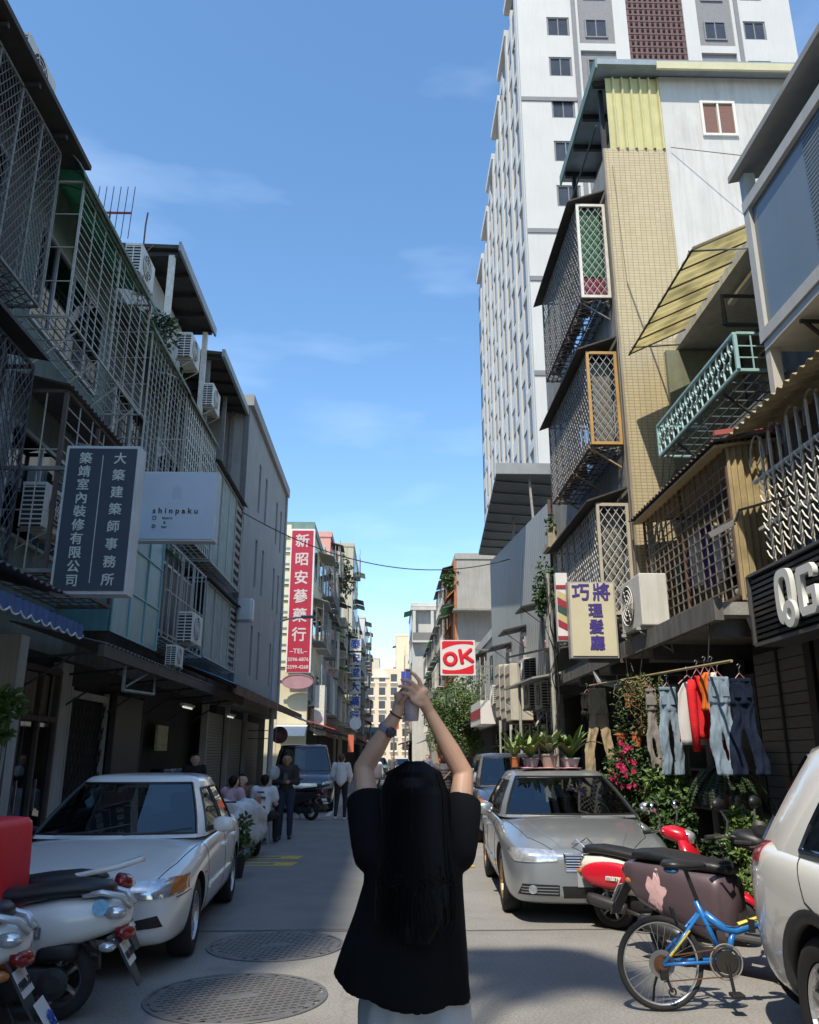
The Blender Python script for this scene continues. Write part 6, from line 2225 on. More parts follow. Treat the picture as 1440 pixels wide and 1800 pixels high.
# --- white saloon on the left
pearl = M('pearl_white', (0.82, 0.815, 0.78), 0.28, var=0.02, coat=0.8)
L_ = 4.33
A = make_car('saloon_car', 'white four-door saloon parked facing the scooters', (-2.40, 6.78, 0), rad(3.4), dict(
    L=L_, W=1.70, paint=pearl, wr=0.30, axles=(0.87, 3.48), rim=M('alloy', (0.5, 0.5, 0.5), 0.35, 0.85, var=0.1), spokes=7, cabin=(1.15, 3.75),
    stations=[(0.0, 0.60, 0.30, 0.58, 0.61), (0.05, 0.70, 0.22, 0.645, 0.665), (0.16, 0.78, 0.19, 0.68, 0.71), (0.40, 0.825, 0.185, 0.725, 0.775), (0.75, 0.845, 0.18, 0.775, 0.84), (1.15, 0.85, 0.18, 0.83, 0.90), (1.6, 0.85, 0.18, 0.86, 0.92), (2.5, 0.85, 0.18, 0.88, 0.93), (3.3, 0.85, 0.18, 0.90, 0.95), (3.75, 0.84, 0.19, 0.91, 0.98), (4.1, 0.81, 0.21, 0.89, 0.965), (4.26, 0.74, 0.26, 0.83, 0.92), (4.33, 0.66, 0.34, 0.72, 0.80)],
    gh=dict(z=(0.885, 1.42), front=(1.12, 1.98), rear=(3.86, 3.28), half=(0.80, 0.565), sides=[(1.42, 2.18, 'sw'), (1.62, 2.22, 'sw'), (2.40, 2.46, 'bp'), (2.50, 2.54, 'sw2'), (3.25, 3.02, 'cp')])))
A['patch']('headlamp', 'f', [(0.44, 0.545), (0.815, 0.565), (0.80, 0.69), (0.46, 0.665)], lamp_glass, 0.007, 12, 5, rnd=0.3)
A['patch']('headlamp', 'f', [(-0.44, 0.545), (-0.815, 0.565), (-0.80, 0.69), (-0.46, 0.665)], lamp_glass, 0.007, 12, 5, rnd=0.3)
for s in (1, -1):
    A['patch']('indicator', 'f', [(s * 0.725, 0.575), (s * 0.818, 0.585), (s * 0.805, 0.68), (s * 0.74, 0.675)], amber, 0.010, 5, 5)
    A['line']('lamp_seam', 'f', [(s * 0.722, 0.56), (s * 0.735, 0.685)], 0.006)
    A['patch']('fog_recess', 'f', [(s * 0.46, 0.34), (s * 0.70, 0.36), (s * 0.66, 0.44), (s * 0.5, 0.41)], trim_bk, 0.004, 6, 4)
    A['line']('bonnet_seam', 't', [(s * 0.62, 0.10), (s * 0.70, 0.5), (s * 0.755, 1.15)], 0.005)
    A['line']('bumper_seam', '+' if s > 0 else '-', [(0.18, 0.545), (0.52, 0.56)], 0.005)
    ax = '+' if s > 0 else '-'
    A['line']('door_seam', ax, [(1.30, 0.84), (1.33, 0.5), (1.38, 0.24)], 0.005)
    A['line']('door_seam', ax, [(2.45, 0.86), (2.45, 0.5), (2.43, 0.24)], 0.005)
    A['line']('door_seam', ax, [(3.30, 0.88), (3.2, 0.62), (3.02, 0.5), (2.95, 0.24)], 0.005)
    A['patch']('side_moulding', ax, [(1.42, 0.44), (2.9, 0.45), (2.9, 0.485), (1.42, 0.475)], pearl, 0.013, 18, 2)
    A['patch']('door_handle', ax, [(2.16, 0.72), (2.36, 0.725), (2.36, 0.755), (2.16, 0.75)], pearl, 0.022, 6, 3, rnd=0.5)
    A['patch']('door_handle', ax, [(3.0, 0.745), (3.18, 0.75), (3.18, 0.78), (3.0, 0.775)], pearl, 0.022, 6, 3, rnd=0.5)
    A['patch']('side_repeater', ax, [(1.12, 0.60), (1.19, 0.60), (1.19, 0.63), (1.12, 0.63)], amber, 0.008, 3, 3, rnd=0.5)
A['patch']('grille', 'f', [(-0.36, 0.56), (0.36, 0.56), (0.33, 0.645), (-0.33, 0.645)], trim_bk, 0.006, 10, 4, rnd=0.3)
A['patch']('lower_intake', 'f', [(-0.36, 0.29), (0.36, 0.29), (0.40, 0.38), (-0.40, 0.38)], trim_bk, 0.004, 10, 3)
mirror_pair(A, 1.52, 0.98, pearl)
wp = G()
wp.path([(-0.52, 1.17, 0.925), (-0.2, 1.14, 0.945), (0.12, 1.24, 1.0)], 0.009, 4)
wp.path([(0.1, 1.10, 0.925), (0.4, 1.15, 0.935), (0.68, 1.27, 0.965)], 0.009, 4)
wp.build('wiper', trim_bk, A['t'])

# --- silver saloon on the right
silver = M('silver_paint', (0.4, 0.43, 0.45), 0.28, 0.65, var=0.04, scale=0.8, coat=0.6)
bronze = M('bronze_rim', (0.45, 0.26, 0.13), 0.35, 0.8, var=0.1)
A = make_car('saloon_car', 'silver saloon with bronze wheels and pot plants standing on its roof', (2.06, 8.78, 0), rad(-2.6), dict(
    L=4.55, W=1.78, paint=silver, wr=0.32, axles=(0.86, 3.51), rim=bronze, spokes=12, cabin=(1.2, 3.9), wheel_side=1,
    stations=[(0.0, 0.62, 0.28, 0.60, 0.63), (0.05, 0.74, 0.19, 0.665, 0.685), (0.16, 0.82, 0.165, 0.70, 0.73), (0.42, 0.868, 0.16, 0.755, 0.81), (0.8, 0.888, 0.16, 0.81, 0.875), (1.2, 0.89, 0.16, 0.865, 0.93), (1.7, 0.89, 0.16, 0.895, 0.95), (2.6, 0.89, 0.16, 0.915, 0.96), (3.5, 0.888, 0.17, 0.93, 0.985), (3.95, 0.87, 0.18, 0.93, 1.0), (4.3, 0.83, 0.2, 0.90, 0.985), (4.48, 0.75, 0.26, 0.84, 0.93), (4.55, 0.66, 0.34, 0.74, 0.82)],
    gh=dict(z=(0.915, 1.43), front=(1.18, 2.05), rear=(4.05, 3.4), half=(0.83, 0.585), sides=[(1.5, 2.26, 'sw'), (1.70, 2.30, 'sw'), (2.52, 2.56, 'bp'), (2.62, 2.64, 'sw2'), (3.4, 3.15, 'cp')])))
for s in (1, -1):
    ax = '+' if s > 0 else '-'
    A['patch']('headlamp', 'f', [(s * 0.36, 0.585), (s * 0.80, 0.575), (s * 0.845, 0.70), (s * 0.37, 0.685)], lamp_glass, 0.007, 12, 5, rnd=0.35)
    A['patch']('lower_intake', 'f', [(s * 0.36, 0.27), (s * 0.76, 0.28), (s * 0.72, 0.38), (s * 0.36, 0.37)], trim_bk, 0.005, 8, 4)
    for k in range(3):
        A['line']('intake_bar', 'f', [(s * 0.37, 0.292 + k * 0.028), (s * 0.73, 0.302 + k * 0.026)], 0.006, silver, sink=-0.6)
    A['patch']('fog_lamp', 'f', [(s * 0.58, 0.29), (s * 0.66, 0.29), (s * 0.66, 0.37), (s * 0.58, 0.37)], lamp_glass, 0.012, 5, 5, rnd=0.9)
    A['line']('bonnet_seam', 't', [(s * 0.40, 0.06), (s * 0.62, 0.4), (s * 0.75, 1.2)], 0.005)
    A['line']('bonnet_crease', 't', [(s * 0.30, 0.1), (s * 0.45, 0.5), (s * 0.55, 1.1)], 0.006, silver, sink=0.2)
    A['line']('door_seam', ax, [(1.40, 0.88), (1.42, 0.5), (1.46, 0.22)], 0.005)
    A['line']('door_seam', ax, [(2.58, 0.9), (2.58, 0.5), (2.56, 0.22)], 0.005)
    A['line']('door_seam', ax, [(3.42, 0.92), (3.3, 0.66), (3.1, 0.5), (3.02, 0.22)], 0.005)
    A['patch']('side_moulding', ax, [(1.48, 0.42), (3.0, 0.43), (3.0, 0.47), (1.48, 0.46)], silver, 0.013, 18, 2)
    A['patch']('door_handle', ax, [(2.28, 0.755), (2.48, 0.76), (2.48, 0.79), (2.28, 0.785)], silver, 0.024, 6, 3, rnd=0.5)
    A['patch']('door_handle', ax, [(3.08, 0.775), (3.26, 0.78), (3.26, 0.81), (3.08, 0.805)], silver, 0.024, 6, 3, rnd=0.5)
A['patch']('grille', 'f', [(-0.29, 0.505), (0.29, 0.505), (0.30, 0.655), (-0.30, 0.655)], trim_bk, 0.006, 10, 5, rnd=0.15)
for k in range(6):
    A['line']('grille_bar', 'f', [(-0.285, 0.52 + k * 0.025), (0.285, 0.52 + k * 0.025)], 0.0055, chrome, sink=-1.2)
A['line']('grille_rim', 'f', [(-0.29, 0.503), (0.29, 0.503), (0.30, 0.657), (-0.30, 0.657), (-0.29, 0.503)], 0.009, chrome, sink=-0.5)
for k in range(4):
    h = A['cast']('f', -0.10 + k * 0.066, 0.585)
    G().torus(h[0] - V(0, 0.02, 0), (0, 1, 0.1), 0.042, 0.007, 18, 6).build('ring_emblem', chrome, A['t'])
A['patch']('lower_intake', 'f', [(-0.32, 0.25), (0.32, 0.25), (0.33, 0.36), (-0.33, 0.36)], trim_bk, 0.004, 8, 3)
plate_on(A, 'f', 0.0, 0.43, 0.0, '·', M('plate_blank', (0.36, 0.38, 0.4), 0.5, var=0.1), seam_m, 0.36, 0.15)
mirror_pair(A, 1.62, 1.0, silver)
A['line']('wiper', 't', [(-0.55, 1.24), (0.1, 1.2)], 0.009, trim_bk, sink=-1)
A['line']('wiper', 't', [(0.0, 1.22), (0.62, 1.28)], 0.009, trim_bk, sink=-1)
SILVER = A

# --- white sport utility vehicle on the right edge: only its tail end is in view
suvw = M('suv_white', (0.78, 0.775, 0.735), 0.25, var=0.02, coat=0.9)
A = make_car('suv_car', 'white sport utility car with chrome window trim standing by the blue bicycle', (3.12, 1.15, 0), rad(0.0), dict(
    L=4.55, W=1.82, paint=suvw, wr=0.35, axles=(0.88, 3.5), rim=M('alloy'), spokes=10, cabin=(1.1, 4.3), seal=chrome, seal_r=0.017, side_glass=glass('suv_glass', (0.03, 0.035, 0.035), 0.02, 0.05), cat='car',
    stations=[(0.0, 0.66, 0.36, 0.72, 0.75), (0.06, 0.78, 0.27, 0.82, 0.84), (0.2, 0.86, 0.24, 0.88, 0.91), (0.5, 0.9, 0.23, 0.93, 0.99), (0.9, 0.91, 0.23, 0.97, 1.04), (1.4, 0.91, 0.23, 1.0, 1.07), (2.2, 0.91, 0.23, 1.02, 1.08), (3.2, 0.91, 0.23, 1.05, 1.1), (3.9, 0.905, 0.24, 1.08, 1.13), (4.25, 0.88, 0.26, 1.09, 1.14), (4.43, 0.83, 0.3, 1.06, 1.12), (4.52, 0.77, 0.36, 0.98, 1.05), (4.55, 0.7, 0.45, 0.9, 0.96)],
    gh=dict(z=(1.05, 1.69), front=(1.0, 1.95), rear=(4.5, 4.06), half=(0.845, 0.62), sides=[(1.35, 2.2, 'sw'), (1.55, 2.25, 'sw'), (2.4, 2.44, 'bp'), (2.48, 2.5, 'sw2'), (3.05, 2.98, 'sw2'), (3.72, 3.42, 'cp'), (4.0, 3.75, 'cp')])))
for s in (1, -1):
    ax = '+' if s > 0 else '-'
    A['patch']('tail_lamp', ax, [(4.20, 0.98), (4.47, 0.98), (4.42, 1.16), (4.2, 1.12)], lamp_red, 0.008, 8, 6)
    A['line']('door_seam', ax, [(2.44, 1.02), (2.44, 0.6), (2.42, 0.3)], 0.005)
    A['line']('door_seam', ax, [(3.72, 1.08), (3.58, 0.85), (3.2, 0.72), (3.05, 0.5), (3.02, 0.3)], 0.006)
    A['line']('door_seam', ax, [(1.3, 1.0), (1.33, 0.6), (1.4, 0.3)], 0.005)
    A['patch']('handle_recess', ax, [(3.02, 0.84), (3.3, 0.845), (3.3, 0.94), (3.02, 0.935)], M('suv_recess', (0.55, 0.54, 0.5), 0.3, var=0, coat=0.6), 0.003, 8, 6, rnd=0.9)
    A['patch']('door_handle', ax, [(3.0, 0.875), (3.3, 0.88), (3.3, 0.912), (3.0, 0.907)], chrome, 0.034, 8, 3, rnd=0.6)
    for yy in (0.88, 3.5):
        ar_ = []
        for k in range(25):
            a = math.pi * (-0.06 + 1.12 * k / 24)
            ar_.append((yy + 0.44 * math.cos(a), 0.35 + 0.44 * math.sin(a)))
        g = G()
        ptsI, ptsO = [], []
        for (a, b) in ar_:
            d_ = V(0, a - yy, b - 0.35).normalized()
            hO = A['cast'](ax, a + d_.y * 0.035, b + d_.z * 0.035)
            xO = hO[0].x if hO else s * 0.9
            ptsI.append(V(xO + s * 0.012, a - d_.y * 0.032, b - d_.z * 0.032))
            ptsO.append(V(xO + s * 0.008, a + d_.y * 0.035, b + d_.z * 0.035))
        W_ = len(ptsI)
        ins = [p - V(s * 0.06, 0, 0) for p in ptsI]
        g.add(ptsI + ptsO + ins, [(i, i + 1, W_ + i + 1, W_ + i) for i in range(W_ - 1)] + [(i, 2 * W_ + i, 2 * W_ + i + 1, i + 1) for i in range(W_ - 1)])
        g.build('arch_cladding', M('cladding_grey', (0.045, 0.047, 0.05), 0.55, var=0.1), A['t'], smooth=True, fix=True)
    A['patch']('sill_cladding', ax, [(1.3, 0.2), (3.0, 0.2), (3.0, 0.32), (1.3, 0.32)], M('cladding_grey'), 0.012, 14, 3)
A['patch']('rear_bumper', 'r', [(-0.7, 0.40), (0.7, 0.40), (0.7, 0.55), (-0.7, 0.55)], M('cladding_grey'), 0.01, 12, 3)

# --- dark people carrier behind the silver saloon
slate = M('slate_paint', (0.10, 0.115, 0.14), 0.3, 0.6, var=0.03, coat=0.7)
A = make_car('people_carrier', 'dark slate people carrier parked behind the silver saloon', (2.55, 16.1, 0), rad(-1.5), dict(
    L=4.7, W=1.8, paint=slate, wr=0.33, axles=(0.9, 3.7), rim=M('alloy'), spokes=8, cabin=(1.0, 4.5),
    stations=[(0.0, 0.62, 0.3, 0.66, 0.69), (0.06, 0.75, 0.21, 0.73, 0.76), (0.2, 0.84, 0.18, 0.80, 0.84), (0.5, 0.885, 0.18, 0.88, 0.95), (0.9, 0.9, 0.18, 0.95, 1.03), (1.4, 0.9, 0.18, 0.98, 1.06), (2.6, 0.9, 0.18, 1.0, 1.06), (3.8, 0.9, 0.19, 1.02, 1.07), (4.4, 0.87, 0.22, 1.02, 1.07), (4.65, 0.8, 0.3, 0.95, 1.0), (4.7, 0.7, 0.4, 0.85, 0.9)],
    gh=dict(z=(1.0, 1.66), front=(0.85, 1.95), rear=(4.6, 4.2), half=(0.84, 0.64), sides=[(1.25, 2.2, 'sw'), (1.5, 2.3, 'sw'), (2.45, 2.5, 'bp'), (2.55, 2.6, 'sw2'), (3.9, 3.8, 'cp')])))
for s in (1, -1):
    A['patch']('headlamp', 'f', [(s * 0.42, 0.62), (s * 0.84, 0.64), (s * 0.86, 0.82), (s * 0.46, 0.72)], lamp_glass, 0.008, 10, 5, rnd=0.3)
    A['patch']('indicator', 'f', [(s * 0.76, 0.72), (s * 0.86, 0.72), (s * 0.87, 0.82), (s * 0.78, 0.81)], amber, 0.012, 5, 4)
    A['patch']('fog_recess', 'f', [(s * 0.5, 0.3), (s * 0.74, 0.3), (s * 0.72, 0.4), (s * 0.5, 0.4)], trim_bk, 0.004, 6, 4)
    A['line']('door_seam', '+' if s > 0 else '-', [(1.3, 0.95), (1.32, 0.5), (1.38, 0.25)], 0.006)
    A['line']('bonnet_seam', 't', [(s * 0.6, 0.12), (s * 0.72, 0.85)], 0.005)
A['patch']('grille', 'f', [(-0.38, 0.52), (0.38, 0.52), (0.36, 0.66), (-0.36, 0.66)], trim_bk, 0.006, 10, 4, rnd=0.3)
A['patch']('lower_intake', 'f', [(-0.5, 0.26), (0.5, 0.26), (0.46, 0.4), (-0.46, 0.4)], trim_bk, 0.004, 8, 3)
mirror_pair(A, 1.35, 1.1, slate)

# --- black van far left
blackp = M('van_black', (0.03, 0.034, 0.045), 0.25, 0.2, var=0.05, coat=0.8)
A = make_car('passenger_van', 'black passenger van parked beyond the person in dark clothes', (-2.5, 25.4, 0), rad(6.0), dict(
    L=5.0, W=1.9, paint=blackp, wr=0.34, axles=(0.95, 4.0), rim=M('alloy'), spokes=6, cabin=(0.8, 4.8), cat='van',
    stations=[(0.0, 0.68, 0.32, 0.78, 0.81), (0.07, 0.82, 0.22, 0.88, 0.91), (0.22, 0.9, 0.2, 0.96, 1.0), (0.5, 0.94, 0.2, 1.04, 1.1), (0.9, 0.95, 0.2, 1.08, 1.15), (1.6, 0.95, 0.2, 1.1, 1.16), (4.2, 0.95, 0.2, 1.12, 1.17), (4.8, 0.92, 0.25, 1.12, 1.17), (4.97, 0.86, 0.32, 1.05, 1.1), (5.0, 0.78, 0.4, 0.95, 1.0)],
    gh=dict(z=(1.1, 1.95), front=(0.62, 1.55), rear=(4.9, 4.75), half=(0.9, 0.74), sides=[(1.0, 1.75, 'sw'), (1.25, 1.85, 'sw'), (2.2, 2.25, 'bp'), (2.35, 2.4, 'sw2'), (4.5, 4.4, 'cp')])))
for s in (1, -1):
    A['patch']('headlamp', 'f', [(s * 0.5, 0.66), (s * 0.9, 0.68), (s * 0.9, 0.92), (s * 0.55, 0.84)], lamp_glass, 0.008, 10, 5, rnd=0.4)
    A['patch']('fog_recess', 'f', [(s * 0.5, 0.3), (s * 0.8, 0.3), (s * 0.78, 0.42), (s * 0.5, 0.42)], trim_bk, 0.004, 6, 4)
A['patch']('grille', 'f', [(-0.42, 0.62), (0.42, 0.62), (0.4, 0.82), (-0.4, 0.82)], M('grille_chrome', (0.5, 0.5, 0.5), 0.25, 0.9, var=0.3, scale=30), 0.008, 10, 4, rnd=0.2)
A['patch']('lower_intake', 'f', [(-0.5, 0.3), (0.5, 0.3), (0.46, 0.48), (-0.46, 0.48)], trim_bk, 0.004, 8, 3)
mirror_pair(A, 1.05, 1.25, blackp)
# --- two small cars far down the road
for k, (x, y, c, lb) in enumerate(((0.9, 62, (0.6, 0.62, 0.62), 'white car standing far along the street'), (-0.9, 75, (0.12, 0.2, 0.2), 'dark green car far along the street'))):
    A = make_car('distant_car', lb, (x, y, 0), 0, dict(
        L=4.3, W=1.7, paint=M('far_paint_%d' % k, c, 0.3, var=0.03, coat=0.6), wr=0.3, axles=(0.85, 3.45), rim=M('alloy'), spokes=6, cabin=(1.1, 3.7),
        stations=[(0.0, 0.6, 0.3, 0.58, 0.61), (0.1, 0.76, 0.2, 0.68, 0.71), (0.4, 0.83, 0.18, 0.74, 0.79), (1.15, 0.85, 0.18, 0.85, 0.92), (2.6, 0.85, 0.18, 0.9, 0.95), (3.8, 0.84, 0.19, 0.92, 0.98), (4.2, 0.78, 0.24, 0.86, 0.93), (4.3, 0.68, 0.34, 0.75, 0.82)],
        gh=dict(z=(0.9, 1.45), front=(1.1, 1.95), rear=(3.85, 3.3), half=(0.8, 0.57), sides=[(1.42, 2.15, 'sw'), (1.6, 2.2, 'sw'), (2.4, 2.46, 'bp'), (2.5, 2.54, 'sw2'), (3.25, 3.02, 'cp')])))
    for s in (1, -1):
        A['patch']('headlamp', 'f', [(s * 0.45, 0.54), (s * 0.8, 0.56), (s * 0.78, 0.67), (s * 0.46, 0.65)], lamp_glass, 0.007, 6, 4)

# ================================================================== TWO-WHEELERS


def sring(y, zc, hw, hh, p=2.6, n=20, xc=0.0, tilt=0.0):
    out = []
    for i in range(n):
        t = 2 * math.pi * i / n
        c, s = math.cos(t), math.sin(t)
        dz = hh * math.copysign(abs(s) ** (2 / p), s)
        out.append((xc + hw * math.copysign(abs(c) ** (2 / p), c), y + tilt * dz, zc + dz))
    return out


def sloft(st, p=2.6, n=20):
    return G().loft([sring(*s_[:4], p=p, n=n, tilt=(s_[4] if len(s_) > 4 else 0)) for s_ in st])


def sc_wheel(t, y, r, wid, rim, side_spokes=5):
    g = G()
    ri = r * 0.66
    g.lathe([(ri, -wid * 0.4), (ri * 0.92, -wid * 0.3), (ri * 0.92, wid * 0.3), (ri, wid * 0.4)], (0, y, r), (1, 0, 0), 28, caps=False)
    for k in range(side_spokes):
        a = 2 * math.pi * k / side_spokes
        g.tube((0, y, r), (0, y + ri * 0.94 * math.cos(a), r + ri * 0.94 * math.sin(a)), 0.016, 5)
    g.lathe([(0.05, -wid * 0.45), (0.05, wid * 0.45)], (0, y, r), (1, 0, 0), 12)
    w = g.build('wheel', rim, t)
    G().lathe([(ri, -wid * 0.42), (r * 0.86, -wid * 0.5), (r * 0.97, -wid * 0.32), (r, 0), (r * 0.97, wid * 0.32), (r * 0.86, wid * 0.5), (ri, wid * 0.42)], (0, y, r), (1, 0, 0), 36, caps=False).build('tyre', tyre_m, w, smooth=True)


def make_scooter(label, loc, rz, P):
    """rear axle at the origin, forward = +y"""
    t = thing('motor_scooter', label, 'scooter', loc, rz, group=P.get('group'), local=True)
    pm, sm = P['paint'], P.get('paint2', P['paint'])
    sc_wheel(t, 0.0, 0.225, 0.11, P.get('rim', steel))
    sc_wheel(t, 1.26, 0.225, 0.10, P.get('rim', steel))
    kind = P['kind']
    if kind == 'classic':
        sh = sloft([(-0.40, 0.60, 0.03, 0.03), (-0.36, 0.60, 0.09, 0.08), (-0.25, 0.59, 0.15, 0.13), (-0.05, 0.56, 0.185, 0.175), (0.15, 0.53, 0.195, 0.185), (0.33, 0.50, 0.18, 0.17), (0.46, 0.46, 0.14, 0.14), (0.52, 0.42, 0.09, 0.10)], 2.4)
        body = sh.build('rear_body', sm, t, smooth=True)
        sd = G()
        for s in (1, -1):
            rings = []
            for (f, sc) in ((0.0, 1.0), (0.5, 0.93), (0.9, 0.7), (1.0, 0.3)):
                rings.append([(s * (0.165 + 0.05 * f), 0.06 + (0.34 * math.cos(a)) * sc * (1 if math.cos(a) < 0 else 0.95), 0.535 + 0.135 * math.copysign(abs(math.sin(a)) ** 0.8, math.sin(a)) * sc) for a in [2 * math.pi * k / 24 for k in range(24)]])
            q = G().loft(rings)
            q.build('side_panel', pm, t, smooth=True, fix=True)
    elif kind == 'compact':
        body = sloft([(-0.42, 0.60, 0.04, 0.04), (-0.37, 0.605, 0.10, 0.085), (-0.22, 0.595, 0.15, 0.125), (0.0, 0.565, 0.178, 0.155), (0.25, 0.51, 0.185, 0.17), (0.45, 0.43, 0.165, 0.15), (0.56, 0.36, 0.12, 0.12)], 2.8).build('rear_body', pm, t, smooth=True)
        for s in (1, -1):
            G().path([(s * 0.11, -0.12, 0.735), (s * 0.125, -0.24, 0.75), (s * 0.1, -0.36, 0.72), (s * 0.07, -0.42, 0.655)], 0.022, 7).build('grab_rail', sm, t, smooth=True)
            G().ball((s * 0.13, -0.33, 0.63), (0.03, 0.075, 0.04), 12, 8).build('tail_lens', lamp_glass, t, smooth=True)
    elif kind == 'smooth':
        sh = sloft([(-0.42, 0.66, 0.05, 0.05), (-0.36, 0.64, 0.12, 0.10), (-0.22, 0.59, 0.18, 0.17), (0.0, 0.55, 0.205, 0.215), (0.25, 0.50, 0.21, 0.25), (0.46, 0.46, 0.205, 0.27), (0.54, 0.45, 0.19, 0.25)], 3.4, 24)
        body = sh.build('rear_body', pm, t, smooth=True)
    else:
        sh = sloft([(-0.50, 0.74, 0.02, 0.02), (-0.44, 0.72, 0.05, 0.045), (-0.3, 0.68, 0.11, 0.085), (-0.1, 0.62, 0.15, 0.125), (0.15, 0.56, 0.175, 0.15), (0.4, 0.48, 0.165, 0.15), (0.55, 0.40, 0.13, 0.12)], 2.6)
        body = sh.build('rear_body', pm, t, smooth=True)
        for s in (1, -1):
            G().path([(s * 0.09, 0.1, 0.76), (s * 0.115, -0.15, 0.80), (s * 0.1, -0.4, 0.85), (s * 0.04, -0.52, 0.885), (0, -0.54, 0.89)], 0.02, 7).build('grab_rail', sm, t, smooth=True)
    # seat
    st = [(-0.30, 0.755, 0.07, 0.03), (-0.26, 0.765, 0.12, 0.045), (-0.1, 0.775, 0.145, 0.05), (0.1, 0.76, 0.15, 0.05), (0.28, 0.735, 0.15, 0.05), (0.46, 0.73, 0.13, 0.05), (0.56, 0.715, 0.09, 0.04)]
    if kind == 'smooth':
        st = [(y, z + 0.03, w_ * 1.2, h) for (y, z, w_, h) in st]
    so = sloft(st, 2.8).build('seat', M('seat_black', (0.02, 0.02, 0.022), 0.45, var=0.2, scale=20), t, smooth=True)
    # floor, leg shield, nose
    G().box(-0.17, 0.17, 0.5, 0.92, 0.27, 0.33).build('floorboard', M('floor_grey', (0.12, 0.12, 0.12), 0.7, var=0.2), t, bevel=0.02)
    ls = G().loft([[(x, y + 0.05 * abs(x) / 0.2, z) for (x, y) in ((-w_, y0 + 0.04), (-w_ * 0.6, y0), (0, y0 - 0.01), (w_ * 0.6, y0), (w_, y0 + 0.04), (w_ * 0.6, y0 + 0.10), (0, y0 + 0.14), (-w_ * 0.6, y0 + 0.10))] for (z, y0, w_) in ((0.24, 0.92, 0.13), (0.36, 0.90, 0.19), (0.6, 0.86, 0.215), (0.8, 0.80, 0.2), (0.92, 0.76, 0.13))])
    ls.build('leg_shield', pm, t, smooth=True)
    ib = G().loft([[(x * w_, y0, z) for x in (-1, -0.5, 0.5, 1)] + [(x * w_, y0 - 0.03, z) for x in (1, 0.5, -0.5, -1)] for (z, y0, w_) in ((0.34, 0.905, 0.15), (0.6, 0.865, 0.17), (0.8, 0.805, 0.15))])
    ib.build('inner_shield', M('inner_grey', (0.13, 0.13, 0.13), 0.6, var=0.15), t)
    sloft([(0.98, 0.46, 0.05, 0.02, 0), (1.08, 0.47, 0.075, 0.05, 0), (1.24, 0.48, 0.08, 0.05, 0), (1.42, 0.42, 0.06, 0.04, 0), (1.5, 0.36, 0.03, 0.03, 0)], 2.2).build('front_mudguard', pm, t, smooth=True)
    fk = G()
    for s in (1, -1):
        fk.tube((s * 0.07, 1.26, 0.225), (s * 0.06, 1.02, 0.62), 0.022, 6)
    fk.build('fork', iron_gr, t)
    # headset
    G().loft([sring(y, z, w_, h, 2.6, 18) for (y, z, w_, h) in ((0.60, 0.985, 0.05, 0.03), (0.64, 0.99, 0.12, 0.055), (0.72, 0.98, 0.13, 0.075), (0.82, 0.95, 0.11, 0.08), (0.9, 0.93, 0.07, 0.06))]).build('headset', P.get('head', pm), t, smooth=True)
    G().lathe([(0.001, 0.09), (0.05, 0.08), (0.075, 0.03), (0.075, 0.0)], (0, 0.85, 0.945), (0, 1, -0.1), 16, caps=False).build('headlamp', lamp_glass, t, smooth=True)
    hb_ = 0.7 if P.get('nomirror') else 1.0
    G().path([(-0.33 * hb_, 0.58, 1.0), (-0.22 * hb_, 0.63, 1.005), (0, 0.68, 0.99), (0.22 * hb_, 0.63, 1.005), (0.33 * hb_, 0.58, 1.0)], 0.013, 6).build('handlebar', steel, t)
    for s in (() if P.get('nomirror') else (1, -1)):
        G().tube((s * 0.24, 0.62, 1.005), (s * 0.36, 0.565, 0.998), 0.02, 8).build('grip', rubber, t)
        G().path([(s * 0.2, 0.67, 1.0), (s * 0.28, 0.68, 1.01), (s * 0.36, 0.64, 1.005)], 0.008, 5).build('lever', steel, t)
        mr = G()
        mr.path([(s * 0.2, 0.66, 1.01), (s * 0.22, 0.68, 1.12), (s * 0.27, 0.66, 1.2)], 0.008, 5)
        ms = mr.build('mirror_stalk', steel, t)
        q = G().loft([[(s * 0.29 + 0.065 * sc * math.cos(a) * (1.15), 0.655 + dy, 1.24 + 0.05 * sc * math.sin(a)) for a in [2 * math.pi * k / 16 for k in range(16)]] for (dy, sc) in ((-0.012, 0.97), (0.0, 1.0), (0.02, 0.85), (0.035, 0.4))])
        q.build('mirror', P.get('mirror', black_pl), ms, smooth=True)
        G().prism([(s * 0.29 + 0.068 * math.cos(2 * math.pi * k / 16), 0.641, 1.24 + 0.046 * math.sin(2 * math.pi * k / 16)) for k in range(16)], (0, 0.001, 0)).build('mirror_glass', chrome, ms)
    # engine, exhaust, shock
    eg = G()
    eg.box(-0.15, -0.02, -0.05, 0.34, 0.17, 0.33)
    eg.box(-0.1, 0.1, 0.22, 0.46, 0.2, 0.36)
    eg.box(-0.165, -0.05, -0.12, 0.12, 0.36, 0.46)
    eg.build('engine', M('engine_dark', (0.03, 0.03, 0.032), 0.55, 0.3, var=0.3, scale=15), t, bevel=0.03, smooth=True)
    for k in range(2):
        G().lathe([(0.09, 0), (0.095, 0.02), (0.05, 0.03)], (-0.155, -0.0 + 0.27 * k, 0.24), (-1, 0, 0), 18).build('engine_cover', M('engine_dark'), t)
    ex = G()
    ex.path([(0.1, 0.5, 0.2), (0.14, 0.35, 0.18), (0.15, 0.2, 0.22)], 0.02, 6)
    ex.lathe([(0.03, -0.02), (0.055, 0.0), (0.062, 0.1), (0.062, 0.36), (0.05, 0.42), (0.02, 0.42)], (0.155, 0.2, 0.225), (0, -1, 0.18), 16)
    ex.build('exhaust', M('exhaust_dark', (0.08, 0.08, 0.08), 0.4, 0.6, var=0.2), t, smooth=True)
